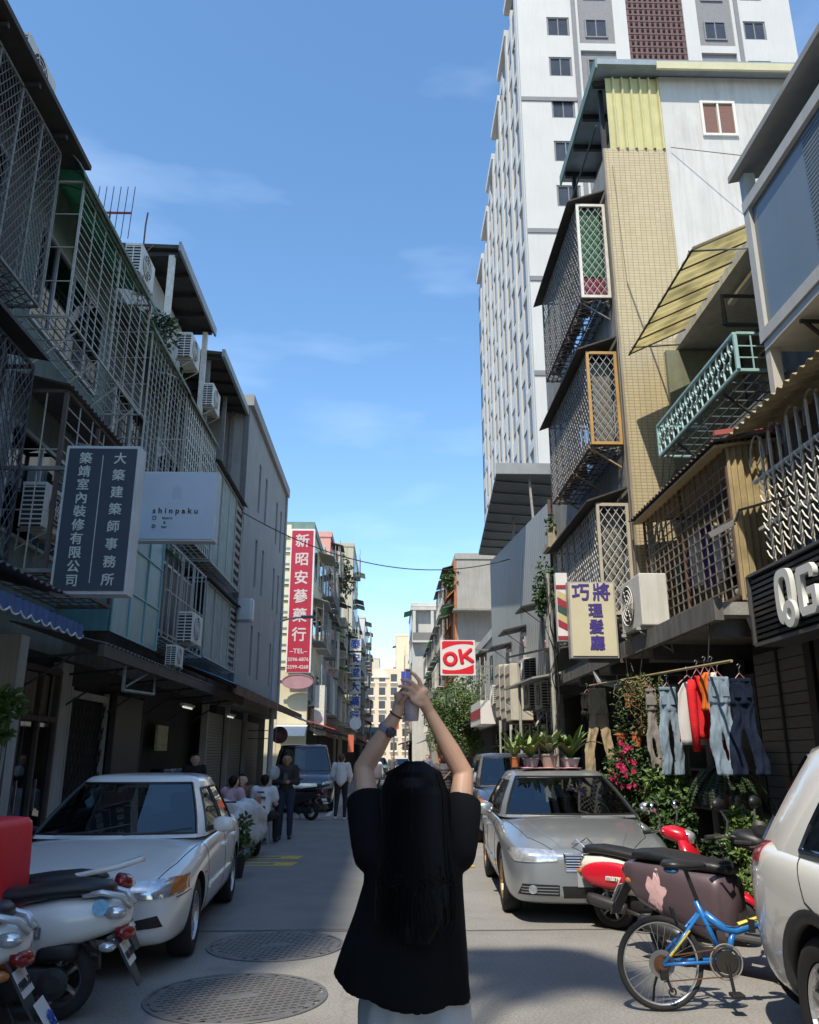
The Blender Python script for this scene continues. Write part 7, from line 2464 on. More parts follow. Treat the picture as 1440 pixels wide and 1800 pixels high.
    for s in (1, -1):
        sk = G()
        sk.tube((s * 0.11, -0.0, 0.24), (s * 0.1, -0.06, 0.55), 0.014, 6)
        for k in range(9):
            f = 0.25 + 0.6 * k / 8
            sk.torus((s * (0.11 - 0.01 * f), -0.06 * f, 0.24 + 0.31 * f), (0, -0.06, 0.31), 0.026, 0.006, 12, 4)
        sk.build('shock_absorber', steel, t)
    # tail: mudguard, flap, plate, lamps
    sloft([(0.2, 0.42, 0.05, 0.015), (0.05, 0.475, 0.065, 0.02), (-0.12, 0.455, 0.065, 0.02), (-0.24, 0.38, 0.05, 0.018)], 2.4).build('rear_mudguard', black_pl, t, smooth=True)
    fl = G()
    y0, z0 = P.get('flap', (-0.34, 0.60))
    fl.add([(-0.06, y0, z0), (0.06, y0, z0), (0.08, y0 - 0.12, z0 - 0.2), (0.065, y0 - 0.18, z0 - 0.31), (-0.065, y0 - 0.18, z0 - 0.31), (-0.08, y0 - 0.12, z0 - 0.2),
            (-0.06, y0 + 0.02, z0), (0.06, y0 + 0.02, z0), (0.08, y0 - 0.1, z0 - 0.2), (0.065, y0 - 0.165, z0 - 0.31), (-0.065, y0 - 0.165, z0 - 0.31), (-0.08, y0 - 0.1, z0 - 0.2)],
           [(0, 1, 2, 5), (5, 2, 3, 4), (6, 11, 8, 7), (11, 10, 9, 8), (0, 6, 7, 1), (1, 7, 8, 2), (2, 8, 9, 3), (3, 9, 10, 4), (4, 10, 11, 5), (5, 11, 6, 0)])
    flo = fl.build('mud_flap', M('flap_grey', (0.06, 0.06, 0.062), 0.6, var=0.15), t)
    # plate lies on the flap
    d = V(0, -0.12, -0.2).normalized()
    nrm = V(0, -0.2, 0.12).normalized()
    c = V(0, y0 - 0.075, z0 - 0.125) + nrm * 0.012
    u = V(1, 0, 0)
    pg = G().obox(c - u * 0.11 - d * 0.075, u * 0.22, d * 0.15, -nrm * 0.004)
    po = pg.build('number_plate', P.get('plate', M('plate_white', (0.72, 0.72, 0.7), 0.5, var=0.05)), t)
    lettering(po, P['text'], c + nrm * 0.003 + d * 0.015, u, nrm, 0.066, P.get('ptext', M('plate_ink', (0.03, 0.03, 0.035), 0.5, var=0)), 0.0015, ext=0.001)
    tl = P.get('tail', (-0.40, 0.70))
    G().loft([sring(tl[0] - dy, tl[1] - dz, w_, h, 2.4, 16) for (dy, dz, w_, h) in ((-0.06, -0.01, 0.11, 0.05), (0.0, 0, 0.10, 0.05), (0.035, 0.005, 0.06, 0.035), (0.05, 0.008, 0.02, 0.015))]).build('tail_lamp', lamp_red, t, smooth=True)
    for s in (1, -1):
        G().ball((s * 0.12, tl[0] + 0.10, tl[1] - 0.07), (0.035, 0.06, 0.03), 10, 6).build('indicator', P.get('ind', amber), t, smooth=True)
    G().path([(-0.12, 0.3, 0.2), (-0.17, 0.22, 0.08), (-0.18, 0.18, 0.01)], 0.011, 5).build('side_stand', iron, t)
    return t, body


GRP = 'scooters parked nose-in along the street'
pw = M('scooter_white', (0.8, 0.79, 0.75), 0.3, var=0.03, coat=0.6)
pw2 = M('scooter_silver', (0.6, 0.61, 0.62), 0.25, 0.4, var=0.05, coat=0.5)
sA, bA = make_scooter('white scooter with a blue round sticker by its tail, beside the slotted cover', (-2.1, 5.93, 0), rad(97), dict(kind='compact', paint=pw, paint2=pw2, text='782-LKC', group=GRP, nomirror=True, flap=(-0.33, 0.50), tail=(-0.40, 0.50), ind=lamp_glass))
G().lathe([(0.05, 0), (0.05, 0.004)], (-0.145, -0.24, 0.665), (-0.9, -0.2, 0.35), 16).build('round_sticker', M('sticker_blue', (0.2, 0.45, 0.62), 0.4, var=0.3, scale=30), sA)
lettering(sA, 'CUXI', (-0.192, 0.2, 0.53), (0, -1, 0.0), (-1, 0, 0.0), 0.09, M('badge_grey', (0.3, 0.3, 0.3), 0.4, 0.5, var=0), 0.003)
sB, _ = make_scooter('white scooter with a long grab rail and red tail, tight against the saloon bumper', (-2.3, 6.38, 0), rad(93), dict(kind='sport', paint=pw, paint2=pw, text='PJ8-215', group=GRP, flap=(-0.38, 0.62), tail=(-0.44, 0.74), ind=lamp_glass))
sC, _ = make_scooter('pale scooter with two plates on its flap, next to the blue-stickered one', (-2.42, 5.1, 0), rad(99), dict(kind='compact', paint=pw, paint2=pw2, text='MWA-37', group=GRP, nomirror=True, flap=(-0.32, 0.52), tail=(-0.40, 0.52)))
G().obox((-0.1, -0.49, 0.30), (0.2, 0, 0), (0, -0.14, -0.2), (0, -0.004, 0.003)).build('flap_guard', M('plate_white'), sC)
lettering(sC, '衣', (0.02, -0.575, 0.20), (1, 0, 0), V(0, -0.2, 0.12), 0.1, M('plate_blue', (0.03, 0.1, 0.4), 0.5, var=0), 0.003)
# red cloth cover over the front of the first scooter
rc_ = G()


rings = []
for j, (z, sx, sy) in enumerate(((0.44, 0.50, 0.38), (0.60, 0.48, 0.365), (0.8, 0.46, 0.355), (1.0, 0.445, 0.35), (1.14, 0.44, 0.345), (1.185, 0.42, 0.33), (1.195, 0.36, 0.27))):
    ring = []
    for k in range(56):
        a = 2 * math.pi * k / 56
        c, s = math.cos(a), math.sin(a)
        fold = 0.02 * math.sin(a * 11 + z * 3) * max(0, (1.1 - z)) + 0.012 * math.sin(a * 5 - z * 7)
        ring.append((-2.92 + (sx + fold) * math.copysign(abs(c) ** 0.35, c), 5.92 + (sy + fold) * math.copysign(abs(s) ** 0.35, s), z + (0.03 * math.sin(a * 4) if j == 0 else 0)))
    rings.append(ring)
rc_.loft(rings)
tag(rc_.build('red_cover', M('red_cloth', (0.8, 0.02, 0.035), 0.55, var=0.12, scale=3), smooth=True), 'bright red cloth cover pulled over a box on the white scooter', 'cover')

# --- right-hand scooters
pr = M('scooter_red', (0.62, 0.012, 0.03), 0.28, var=0.03, coat=0.7)
cw = M('scooter_cream', (0.72, 0.7, 0.62), 0.3, var=0.03, coat=0.6)
sR, _ = make_scooter('red and cream retro scooter in front of the silver saloon', (2.2, 8.68, 0), rad(-131), dict(kind='classic', paint=pr, paint2=cw, text='JS3-077', plate=M('plate_green', (0.03, 0.16, 0.11), 0.5, var=0.1), ptext=letter_w, group=GRP, flap=(-0.33, 0.55), tail=(-0.40, 0.62), mirror=chrome))
lettering(sR, 'many', (-0.222, 0.12, 0.52), (0, -1, 0), (-1, 0, 0), 0.08, letter_w, 0.002)
lettering(sR, 'many', (0.222, 0.12, 0.52), (0, 1, 0), (1, 0, 0), 0.08, letter_w, 0.002)
rk = G()
rk.path([(-0.1, -0.2, 0.74), (-0.12, -0.34, 0.86), (-0.08, -0.42, 0.80), (0.08, -0.42, 0.80), (0.12, -0.34, 0.86), (0.1, -0.2, 0.74)], 0.01, 6)
rk.build('rear_rack', chrome, sR)
sR.scale = (0.92, 0.92, 0.92)
pp_ = M('scooter_mauve', (0.13, 0.092, 0.105), 0.4, 0.25, var=0.06, scale=6, coat=0.3)
sP, bP = make_scooter('mauve scooter with a pink sticker patch behind the blue bicycle', (2.34, 7.33, 0), rad(-140), dict(kind='smooth', paint=pp_, paint2=pp_, text='EWA-5093', group=GRP, flap=(-0.40, 0.60), tail=(-0.40, 0.66), rim=M('alloy'), head=black_pl))
# plain pink torn sticker on its flank, laid on the skin
bvh_ = BVHTree.FromPolygons([v.co for v in bP.data.vertices], [tuple(p.vertices) for p in bP.data.polygons])
rg = random.Random(4)
ring, cen = [], None
cY, cZ = -0.02, 0.53
for k in range(40):
    a = 2 * math.pi * k / 40
    rr_ = 1 + 0.22 * math.sin(a * 5 + 1) + 0.12 * math.sin(a * 9)
    ring.append((cY + 0.085 * rr_ * math.cos(a), cZ + 0.15 * rr_ * math.sin(a)))
vs, fs = [], []
for sc in (0.0, 0.35, 0.7, 1.0):
    for (a, b) in ring:
        h = bvh_.ray_cast(V(2 , cY + (a - cY) * sc, cZ + (b - cZ) * sc), V(-1, 0, 0))
        p = h[0] if h[0] is not None else V(0.2, a, b)
        vs.append(p + V(0.003, 0, 0))
for j in range(3):
    for k in range(40):
        fs.append((j * 40 + k, j * 40 + (k + 1) % 40, (j + 1) * 40 + (k + 1) % 40, (j + 1) * 40 + k))
G().add(vs, fs).build('pink_sticker', M('sticker_pink', (0.72, 0.46, 0.46), 0.5, var=0.15, scale=18), sP)
pw3 = M('scooter_black', (0.025, 0.025, 0.028), 0.3, var=0.05, coat=0.6)
sD, _ = make_scooter('black scooter parked in front of the black van', (-2.0, 22.6, 0), rad(60), dict(kind='sport', paint=pw3, paint2=pw3, text='KRX-02', group=GRP))
sE, _ = make_scooter('dark retro scooter with a grey tail standing in mid-street', (-0.15, 26.0, 0), rad(150), dict(kind='classic', paint=pw3, paint2=M('scooter_grey', (0.2, 0.2, 0.21), 0.3, var=0.05, coat=0.5), text='MKJ-81', group=GRP))

# --- blue bicycle
bk = thing('bicycle', 'blue folding bicycle with yellow tube stickers beside the white car', 'bicycle', (1.81, 6.02, 0), rad(-91.5), local=True)
bl = M('bike_blue', (0.02, 0.17, 0.5), 0.3, var=0.05, coat=0.6)


def bike_wheel(y, r):
    g = G().torus((0, y, r), (1, 0, 0), r - 0.035, 0.012, 40, 6, ry=0.014)
    w = g.build('wheel', M('rim_alloy', (0.7, 0.7, 0.7), 0.3, 0.8, var=0.05), bk, smooth=True)
    G().torus((0, y, r), (1, 0, 0), r - 0.02, 0.021, 44, 8, ry=0.022).build('tyre', rubber, w, smooth=True)
    s = G()
    for k in range(28):
        a = 2 * math.pi * k / 28
        b = a + (0.5 if k % 2 else -0.5)
        s.tube((0.03 * (1 if k % 4 < 2 else -1), y + 0.02 * math.cos(b), r + 0.02 * math.sin(b)), (0, y + (r - 0.04) * math.cos(a), r + (r - 0.04) * math.sin(a)), 0.0015, 4, caps=False)
    s.build('spokes', steel, w)
    G().lathe([(0.018, -0.05), (0.025, -0.04), (0.012, -0.03), (0.012, 0.03), (0.025, 0.04), (0.018, 0.05)], (0, y, r), (1, 0, 0), 12).build('hub', steel, w)


R_ = 0.285
bike_wheel(0, R_)
bike_wheel(1.03, R_)
f = G()
sj, bb_, hj = V(0, 0.30, 0.58), V(0, 0.42, 0.30), V(0, 0.84, 0.62)
for s in (1, -1):
    f.tube(V(s * 0.06, 0, R_), sj + V(s * 0.02, -0.02, 0), 0.011, 7)
    f.tube(V(s * 0.06, 0, R_), bb_ + V(s * 0.03, 0, 0), 0.011, 7)
f.tube(V(0, 0.27, 0.66), bb_ + V(0, 0.0, 0), 0.019, 9)
f.path([V(0, 0.32, 0.58), V(0, 0.44, 0.49), V(0, 0.52, 0.475), V(0, 0.74, 0.54), hj], 0.027, 9)
f.tube(V(0, 0.5, 0.47), bb_ + V(0, 0.03, 0.02), 0.02, 8)
f.tube(V(0, 0.82, 0.54), V(0, 0.86, 0.70), 0.022, 9)
fo = f.build('frame', bl, bk, smooth=True)
G().tube(V(0, 0.54, 0.508), V(0, 0.73, 0.562), 0.021, 8).build('yellow_sticker', M('sticker_yellow', (0.7, 0.55, 0.05), 0.4, var=0.4, scale=40), fo)
G().tube(V(0.061, 0.05, 0.335), V(0.036, 0.2, 0.485), 0.0085, 6).build('yellow_stripe', M('sticker_yellow'), fo)
G().box(-0.035, 0.035, 0.60, 0.64, 0.47, 0.55).build('hinge', M('engine_dark'), fo)
fk = G()
for s in (1, -1):
    fk.path([V(s * 0.055, 1.03, R_), V(s * 0.05, 0.93, 0.5), V(s * 0.02, 0.85, 0.56)], 0.013, 7)
fk.build('fork', bl, bk)
G().tube(V(0, 0.30, 0.60), V(0, 0.215, 0.86), 0.014, 8).build('seat_post', M('post_black', (0.03, 0.03, 0.03), 0.4, 0.4, var=0.1), bk)
sd_ = G().loft([sring(y, z, w_, h, 2.3, 18) for (y, z, w_, h) in ((0.06, 0.885, 0.03, 0.012), (0.09, 0.89, 0.085, 0.03), (0.16, 0.888, 0.09, 0.032), (0.24, 0.88, 0.05, 0.028), (0.33, 0.882, 0.025, 0.02), (0.36, 0.88, 0.012, 0.01))])
so_ = sd_.build('saddle', M('saddle_black', (0.025, 0.025, 0.026), 0.4, var=0.1), bk, smooth=True)
G().ball((-0.0, 0.12, 0.852), (0.078, 0.05, 0.022), 12, 6).build('saddle_bumper', M('saddle_blue', (0.03, 0.14, 0.33), 0.35, var=0.1), so_, smooth=True)
st_ = G()
st_.tube(V(0, 0.86, 0.68), V(0, 0.82, 0.98), 0.015, 8)
st_.build('stem', M('post_black'), bk)
G().path([V(-0.29, 0.70, 1.0), V(-0.18, 0.79, 1.0), V(0, 0.82, 0.985), V(0.18, 0.79, 1.0), V(0.29, 0.70, 1.0)], 0.012, 7).build('handlebar', M('post_black'), bk)
for s in (1, -1):
    G().tube(V(s * 0.2, 0.775, 1.0), V(s * 0.3, 0.69, 1.0), 0.018, 8).build('grip', rubber, bk)
    G().path([V(s * 0.16, 0.81, 0.995), V(s * 0.2, 0.84, 0.985), V(s * 0.27, 0.78, 0.975)], 0.007, 5).build('brake_lever', steel, bk)
mo = G().path([V(0.2, 0.78, 1.0), V(0.22, 0.75, 1.07), V(0.25, 0.7, 1.1)], 0.006, 5).build('mirror_stalk', M('post_black'), bk)
G().lathe([(0.05, -0.008), (0.055, 0.0), (0.055, 0.014), (0.03, 0.022)], (0.26, 0.66, 1.13), (0.9, -0.3, 0.1), 20).build('mirror', M('post_black'), mo)
ch = G()
ch.torus((0.055, 0.42, 0.30), (1, 0, 0), 0.085, 0.009, 30, 5)
ch.lathe([(0.07, 0), (0.07, 0.006)], (0.052, 0.42, 0.30), (1, 0, 0), 24)
ch.build('chainring', M('ring_dark', (0.09, 0.085, 0.08), 0.4, 0.7, var=0.2), bk)
G().torus((0.052, 0.42, 0.30), (1, 0, 0), 0.105, 0.006, 30, 5).build('chain_guard', M('guard_clear', (0.24, 0.23, 0.21), 0.3, var=0.1), bk)
cr_ = G()
cr_.tube((0.075, 0.42, 0.30), (0.085, 0.44, 0.13), 0.011, 6)
cr_.tube((-0.06, 0.42, 0.30), (-0.075, 0.40, 0.47), 0.011, 6)
cr_.build('crank', M('engine_dark'), bk)
for (x, y, z) in ((0.13, 0.44, 0.125), (-0.12, 0.40, 0.475)):
    G().box(x - 0.045, x + 0.045, y - 0.04, y + 0.04, z - 0.012, z + 0.012).build('pedal', black_pl, bk, bevel=0.006)
cn_ = G()
cn_.tube((0.055, 0.42, 0.385), (0.055, 0.0, R_ + 0.045), 0.005, 4)
cn_.tube((0.055, 0.42, 0.215), (0.055, 0.0, R_ - 0.1), 0.005, 4)
cn_.build('chain', M('chain_rust', (0.2, 0.1, 0.05), 0.6, 0.5, var=0.3), bk)
cs = G().lathe([(0.055, 0), (0.055, 0.005), (0.045, 0.006), (0.045, 0.012), (0.035, 0.013), (0.035, 0.02)], (0.04, 0, R_), (1, 0, 0), 20).build('cassette', M('chain_rust'), bk)
G().lathe([(0.085, 0), (0.085, 0.003)], (0.034, 0, R_), (1, 0, 0), 24).build('spoke_guard', M('guard_clear'), cs)
dr = G()
dr.box(0.04, 0.07, -0.02, 0.03, R_ - 0.09, R_ - 0.03)
dr.tube((0.055, 0.02, R_ - 0.08), (0.055, 0.05, R_ - 0.16), 0.01, 5)
dr.torus((0.055, 0.05, R_ - 0.16), (1, 0, 0), 0.022, 0.006, 12, 4)
dr.build('derailleur', M('engine_dark'), bk)
G().path([V(-0.05, 0.02, R_), V(-0.12, -0.02, 0.12), V(-0.15, -0.03, 0.005)], 0.008, 5).build('kickstand', M('engine_dark'), bk)
cbp = G().path([V(0.06, 0.8, 0.95), V(0.1, 0.9, 0.8), V(0.04, 0.8, 0.6), V(0.02, 0.5, 0.5), V(0.01, 0.2, 0.52)], 0.004, 4).build('brake_cable', black_pl, bk)
bc = G()
for s in (1, -1):
    bc.tube((s * 0.035, 0.12, 0.545), (s * 0.03, 0.10, 0.62), 0.009, 5)
bc.build('brake_arms', M('engine_dark'), bk)

# --- covered scooter, plant pot and bicycle wheel beside the eatery
cv = G()
pts = [((-2.5, 13.6, 0.55), 0.2), ((-2.4, 14.0, 0.66), 0.22), ((-2.3, 14.4, 0.7), 0.22), ((-2.2, 14.75, 0.58), 0.17), ((-2.6, 13.4, 0.86), 0.13), ((-2.75, 13.25, 0.65), 0.16)]
for i in range(len(pts) - 1):
    cv.cap(pts[i][0], pts[i][1], pts[i + 1][0], pts[i + 1][1], 14)
    a, b = V(pts[i][0]), V(pts[i + 1][0])
    cv.cap((a.x, a.y, 0.4), pts[i][1] * 1.05, (b.x, b.y, 0.4), pts[i + 1][1] * 1.05, 14)
co = cv.build('cover', M('cover_silver', (0.55, 0.57, 0.6), 0.45, 0.2, var=0.15, scale=4, bump=0.3, bscale=7), None, remesh=0.03, relax=6)
nrs = [v.normal.copy() for v in co.data.vertices]
for v, nr in zip(co.data.vertices, nrs):
    nn = noise.noise(v.co * 5.0) * 0.035 + noise.noise(V(v.co.x * 9, v.co.y * 9, v.co.z * 2)) * 0.03
    v.co += nr * nn
ctg = thing('covered_scooter', 'scooter under a silver-grey rain cover beside the eatery tables', 'scooter', (-2.45, 14.0, 0))
co.parent = ctg
co.matrix_parent_inverse = Matrix.Translation((2.45, -14.0, 0))
for (x, y) in ((-2.22, 14.75), (-2.62, 13.45)):
    G().torus((x, y, 0.22), (0.9, 0.45, 0), 0.175, 0.05, 26, 8).build('tyre', rubber, ctg, smooth=True)
bw = thing('parked_bicycle', 'old bicycle standing between the white saloon and the covered scooter', 'bicycle', (-2.25, 12.3, 0))
for y in (12.0, 13.0):
    w_ = G().torus((-2.12 - 0.08 * (y - 12), y, 0.33), (1, 0.1, 0), 0.3, 0.012, 34, 5).build('wheel', steel, bw)
    G().torus((-2.12 - 0.08 * (y - 12), y, 0.33), (1, 0.1, 0), 0.31, 0.02, 34, 6).build('tyre', rubber, w_)
f = G()
for (a, b) in (((-2.12, 12.0, 0.33), (-2.14, 12.2, 0.85)), ((-2.14, 12.2, 0.8), (-2.18, 12.75, 0.75)), ((-2.18, 12.75, 0.75), (-2.2, 13.0, 0.33)), ((-2.18, 12.75, 0.75), (-2.17, 12.55, 0.32)), ((-2.17, 12.55, 0.32), (-2.14, 12.15, 0.6)), ((-2.17, 12.55, 0.32), (-2.2, 13.0, 0.33)), ((-2.18, 12.75, 0.75), (-2.18, 12.8, 0.9))):
    f.tube(a, b, 0.015, 6)
f.tube((-2.4, 12.18, 0.98), (-1.9, 12.18, 0.98), 0.012, 6)
f.tube((-2.14, 12.2, 0.8), (-2.15, 12.18, 0.98), 0.014, 6)
f.build('frame', iron, bw)
G().box(-2.32, -2.02, 11.8, 12.05, 0.74, 0.94).build('basket', M('basket_dark', (0.05, 0.05, 0.055), 0.6, var=0.2), bw)
bw.location.x -= 0.22
pg_ = thing('potted_plant', 'leafy green pot plant beside the silver-covered scooter', 'plant', (-2.05, 13.3, 0))
G().lathe([(0.11, 0), (0.15, 0.26), (0.16, 0.28), (0.14, 0.28), (0.12, 0.24), (0.001, 0.24)], (-2.05, 13.3, 0), (0, 0, 1), 14).build('pot', black_pl, pg_)
g = G()
for k in range(12):
    g.path([(-2.05, 13.3, 0.24), (-2.05 + RNG.uniform(-0.1, 0.1), 13.3 + RNG.uniform(-0.1, 0.1), 0.4 + 0.025 * k)], 0.006, 4)
for k in range(10):
    leaves(g, (-2.05 + RNG.uniform(-0.12, 0.12), 13.3 + RNG.uniform(-0.12, 0.12), 0.4 + 0.03 * k), 0.14, 40, 0.08, RNG, asp=0.7)
g.build('foliage', leafA, pg_)
pg_.location = (-2.1, 12.2, 0)

# ================================================================== PEOPLE
skin = M('skin', (0.66, 0.40, 0.27), 0.5, var=0.06, scale=8)
skin_d = M('skin_tan', (0.36, 0.2, 0.13), 0.5, var=0.06, scale=8)
hair_m = M('hair_black', (0.006, 0.0055, 0.0055), 0.6, var=0.2, scale=30, stretch=(1, 1, 0.1), spec=0.22)
tee_m = M('tee_black', (0.0055, 0.006, 0.0075), 0.9, var=0.15, scale=5, bump=0.15, bscale=300, spec=0.2)
trou_m = M('trouser_pale', (0.58, 0.6, 0.63), 0.8, var=0.1, scale=4, bump=0.15, bscale=200)

# --- the woman with raised arms (back to the camera)
WX, WY = 0.09, 3.0
wm = thing('person', 'person seen from behind in a long black tee, arms raised round a drink cup', 'person', (WX, WY, 0))
b = G()
# head, neck, torso, legs
b.cap((WX, WY + 0.02, 1.43), 0.088, (WX, WY + 0.03, 1.48), 0.085, 14)
b.cap((WX, WY + 0.0, 1.28), 0.05, (WX, WY + 0.015, 1.4), 0.05)
b.cap((WX - 0.10, WY, 1.26), 0.065, (WX + 0.10, WY, 1.26), 0.065)
b.cap((WX, WY, 1.2), 0.11, (WX, WY, 0.95), 0.10)
b.cap((WX - 0.06, WY, 0.86), 0.10, (WX + 0.06, WY, 0.86), 0.10)
for s in (1, -1):
    b.cap((WX + s * 0.085, WY, 0.82), 0.09, (WX + s * 0.09, WY + 0.01, 0.45), 0.058)
    b.cap((WX + s * 0.09, WY + 0.01, 0.45), 0.055, (WX + s * 0.095, WY - 0.01, 0.09), 0.036)
    b.cap((WX + s * 0.095, WY - 0.02, 0.045), 0.04, (WX + s * 0.11, WY + 0.16, 0.035), 0.032)
    b.ball((WX + s * 0.088, WY + 0.02, 1.44), (0.014, 0.03, 0.035), 8, 6)
# face on the far side: nose, brow, chin
b.cap((WX, WY + 0.112, 1.47), 0.008, (WX, WY + 0.127, 1.435), 0.013, 8)
b.cap((WX, WY + 0.07, 1.375), 0.035, (WX, WY + 0.085, 1.38), 0.03)
# arms: shoulder, elbow, wrist
SL, EL, WL = V(-0.055, 3.01, 1.31), V(-0.092, 3.14, 1.555), V(0.028, 3.10, 1.748)
SR, ER, WR = V(0.235, 3.01, 1.31), V(0.272, 3.12, 1.535), V(0.148, 3.09, 1.752)
for (S_, E_, W_) in ((SL, EL, WL), (SR, ER, WR)):
    b.cap(S_, 0.052, E_, 0.037, 14)
    b.cap(E_, 0.037, E_.lerp(W_, 0.35), 0.036, 14)
    b.cap(E_.lerp(W_, 0.35), 0.036, W_, 0.0225, 14)
# right hand: back of the hand to the camera, fingers reaching left over the other hand
PR = V(0.118, 3.075, 1.806)
b.cap(WR, 0.022, PR, 0.026)
b.cap(V(0.128, 3.07, 1.825), 0.018, V(0.098, 3.065, 1.792), 0.018)


def finger(g, pts, r0, r1):
    n = len(pts) - 1
    for i in range(n):
        g.cap(pts[i], r0 + (r1 - r0) * i / n, pts[i + 1], r0 + (r1 - r0) * (i + 1) / n, 9)


finger(b, [(0.122, 3.07, 1.838), (0.108, 3.06, 1.868), (0.092, 3.055, 1.886), (0.082, 3.055, 1.893)], 0.0092, 0.0068)
finger(b, [(0.110, 3.068, 1.828), (0.084, 3.055, 1.856), (0.060, 3.05, 1.866), (0.046, 3.05, 1.866)], 0.0094, 0.007)
finger(b, [(0.101, 3.065, 1.812), (0.073, 3.05, 1.836), (0.050, 3.045, 1.844), (0.036, 3.045, 1.842)], 0.009, 0.0066)
finger(b, [(0.094, 3.063, 1.796), (0.070, 3.05, 1.814), (0.052, 3.045, 1.820), (0.041, 3.047, 1.818)], 0.0082, 0.006)
finger(b, [(0.136, 3.075, 1.782), (0.112, 3.06, 1.778), (0.094, 3.055, 1.787), (0.082, 3.052, 1.795)], 0.0115, 0.0078)
# left hand: gripping the cup lid
PL = V(0.045, 3.11, 1.80)
b.cap(WL, 0.022, PL, 0.025)
b.cap(V(0.034, 3.11, 1.812), 0.017, V(0.062, 3.105, 1.800), 0.017)
finger(b, [(0.046, 3.10, 1.83), (0.062, 3.085, 1.848), (0.082, 3.075, 1.846), (0.09, 3.075, 1.836)], 0.0092, 0.0068)
finger(b, [(0.056, 3.1, 1.822), (0.074, 3.09, 1.832), (0.092, 3.08, 1.824), (0.098, 3.08, 1.812)], 0.009, 0.0066)
finger(b, [(0.062, 3.1, 1.808), (0.08, 3.125, 1.81), (0.094, 3.135, 1.80), (0.1, 3.13, 1.79)], 0.0088, 0.0066)
finger(b, [(0.06, 3.11, 1.793), (0.076, 3.135, 1.792), (0.09, 3.145, 1.785), (0.098, 3.14, 1.778)], 0.008, 0.006)
finger(b, [(0.034, 3.10, 1.782), (0.044, 3.075, 1.79), (0.055, 3.062, 1.802), (0.062, 3.058, 1.812)], 0.011, 0.0076)
b.build('body', skin, wm, remesh=0.0042, relax=3)
# trousers, shoes
q = G()
q.cap((WX - 0.045, WY, 0.88), 0.125, (WX + 0.045, WY, 0.88), 0.125)
for s in (1, -1):
    q.cap((WX + s * 0.075, WY, 0.82), 0.112, (WX + s * 0.098, WY, 0.45), 0.098)
    q.cap((WX + s * 0.098, WY, 0.45), 0.095, (WX + s * 0.10, WY, 0.13), 0.092)
tq_ = q.build('trousers', trou_m, wm, remesh=0.012, relax=4)
nrs = [v.normal.copy() for v in tq_.data.vertices]
for v, nr in zip(tq_.data.vertices, nrs):
    v.co += nr * 0.006 * noise.noise(V(v.co.x * 16, v.co.y * 16, v.co.z * 5))
for s in (1, -1):
    G().cap((WX + s * 0.097, WY - 0.03, 0.045), 0.045, (WX + s * 0.11, WY + 0.17, 0.038), 0.038).build('shoe', white_pl, wm, remesh=0.01, relax=2)
# tee: hanging loft plus sleeves, welded by remeshing
rings = []
for (z, xl, xr, yb, yf, tilt) in ((0.875, -0.168, 0.276, -0.165, 0.14, 1.0), (0.93, -0.156, 0.27, -0.16, 0.14, 0.8), (1.0, -0.138, 0.264, -0.15, 0.135, 0.5), (1.1, -0.108, 0.257, -0.14, 0.13, 0.2), (1.19, -0.083, 0.252, -0.135, 0.125, 0), (1.27, -0.078, 0.254, -0.125, 0.115, 0), (1.33, -0.05, 0.23, -0.1, 0.09, 0), (1.365, 0.0, 0.18, -0.07, 0.06, 0), (1.38, 0.04, 0.14, -0.05, 0.045, 0)):
    ring = []
    cx, hx = (xl + xr) / 2, (xr - xl) / 2
    for k in range(48):
        a = 2 * math.pi * k / 48
        c, s = math.cos(a), math.sin(a)
        fold = 1 + 0.035 * max(0, 1.25 - z) * 2.2 * math.sin(a * 7 + z * 6)
        y = WY + ((yf if s > 0 else -yb) * s) * fold
        x = cx + hx * math.copysign(abs(c) ** 0.8, c) * fold
        zz = z + tilt * (-0.055 * (x - WX) / 0.22 * 0.45 - 0.03 * max(0, -s) + 0.012 * abs(c))
        ring.append((x, y, zz))
    rings.append(ring)
q = G().loft(rings)
for (S_, E_) in ((SL, EL), (SR, ER)):
    d_ = (E_ - S_)
    q.cap(S_ - d_ * 0.1, 0.07, S_ + d_ * 0.30, 0.074, 14)
    q.lathe([(0.072, 0.0), (0.075, d_.length * 0.35), (0.074, d_.length * 0.55), (0.07, d_.length * 0.62)], S_, d_, 18)
te = q.build('tee_shirt', tee_m, wm, remesh=0.0055, relax=7)
nrs = [v.normal.copy() for v in te.data.vertices]
for v, nr in zip(te.data.vertices, nrs):
    k = min(1.0, max(0.0, (1.08 - v.co.z) * 5))
    v.co += nr * k * (0.012 * noise.noise(V(v.co.x * 9, v.co.y * 9, v.co.z * 3.5)) + 0.004 * noise.noise(V(v.co.x * 26, v.co.y * 26, v.co.z * 11)))
# hair: cap and long fall built from strands
q = G()
q.ball((WX, WY + 0.0, 1.475), (0.102, 0.118, 0.105), 24, 16)
rings = []
for (z, hx, yb, yf) in ((1.53, 0.085, -0.09, 0.03), (1.46, 0.100, -0.115, 0.02), (1.40, 0.100, -0.125, 0.01), (1.33, 0.10, -0.14, -0.02), (1.24, 0.102, -0.15, -0.06), (1.15, 0.095, -0.16, -0.09), (1.08, 0.075, -0.165, -0.11), (1.03, 0.045, -0.165, -0.125)):
    rings.append([(WX + hx * math.cos(a) * (1 + 0.03 * math.sin(a * 9)), WY + (yb + yf) / 2 + (yf - yb) / 2 * math.sin(a) * (1 + 0.05 * math.sin(a * 13)), z) for a in [2 * math.pi * k / 40 for k in range(40)]])
q.loft(rings)
hr = q.build('hair', hair_m, wm, remesh=0.008, relax=3)
rg = random.Random(8)
q = G()
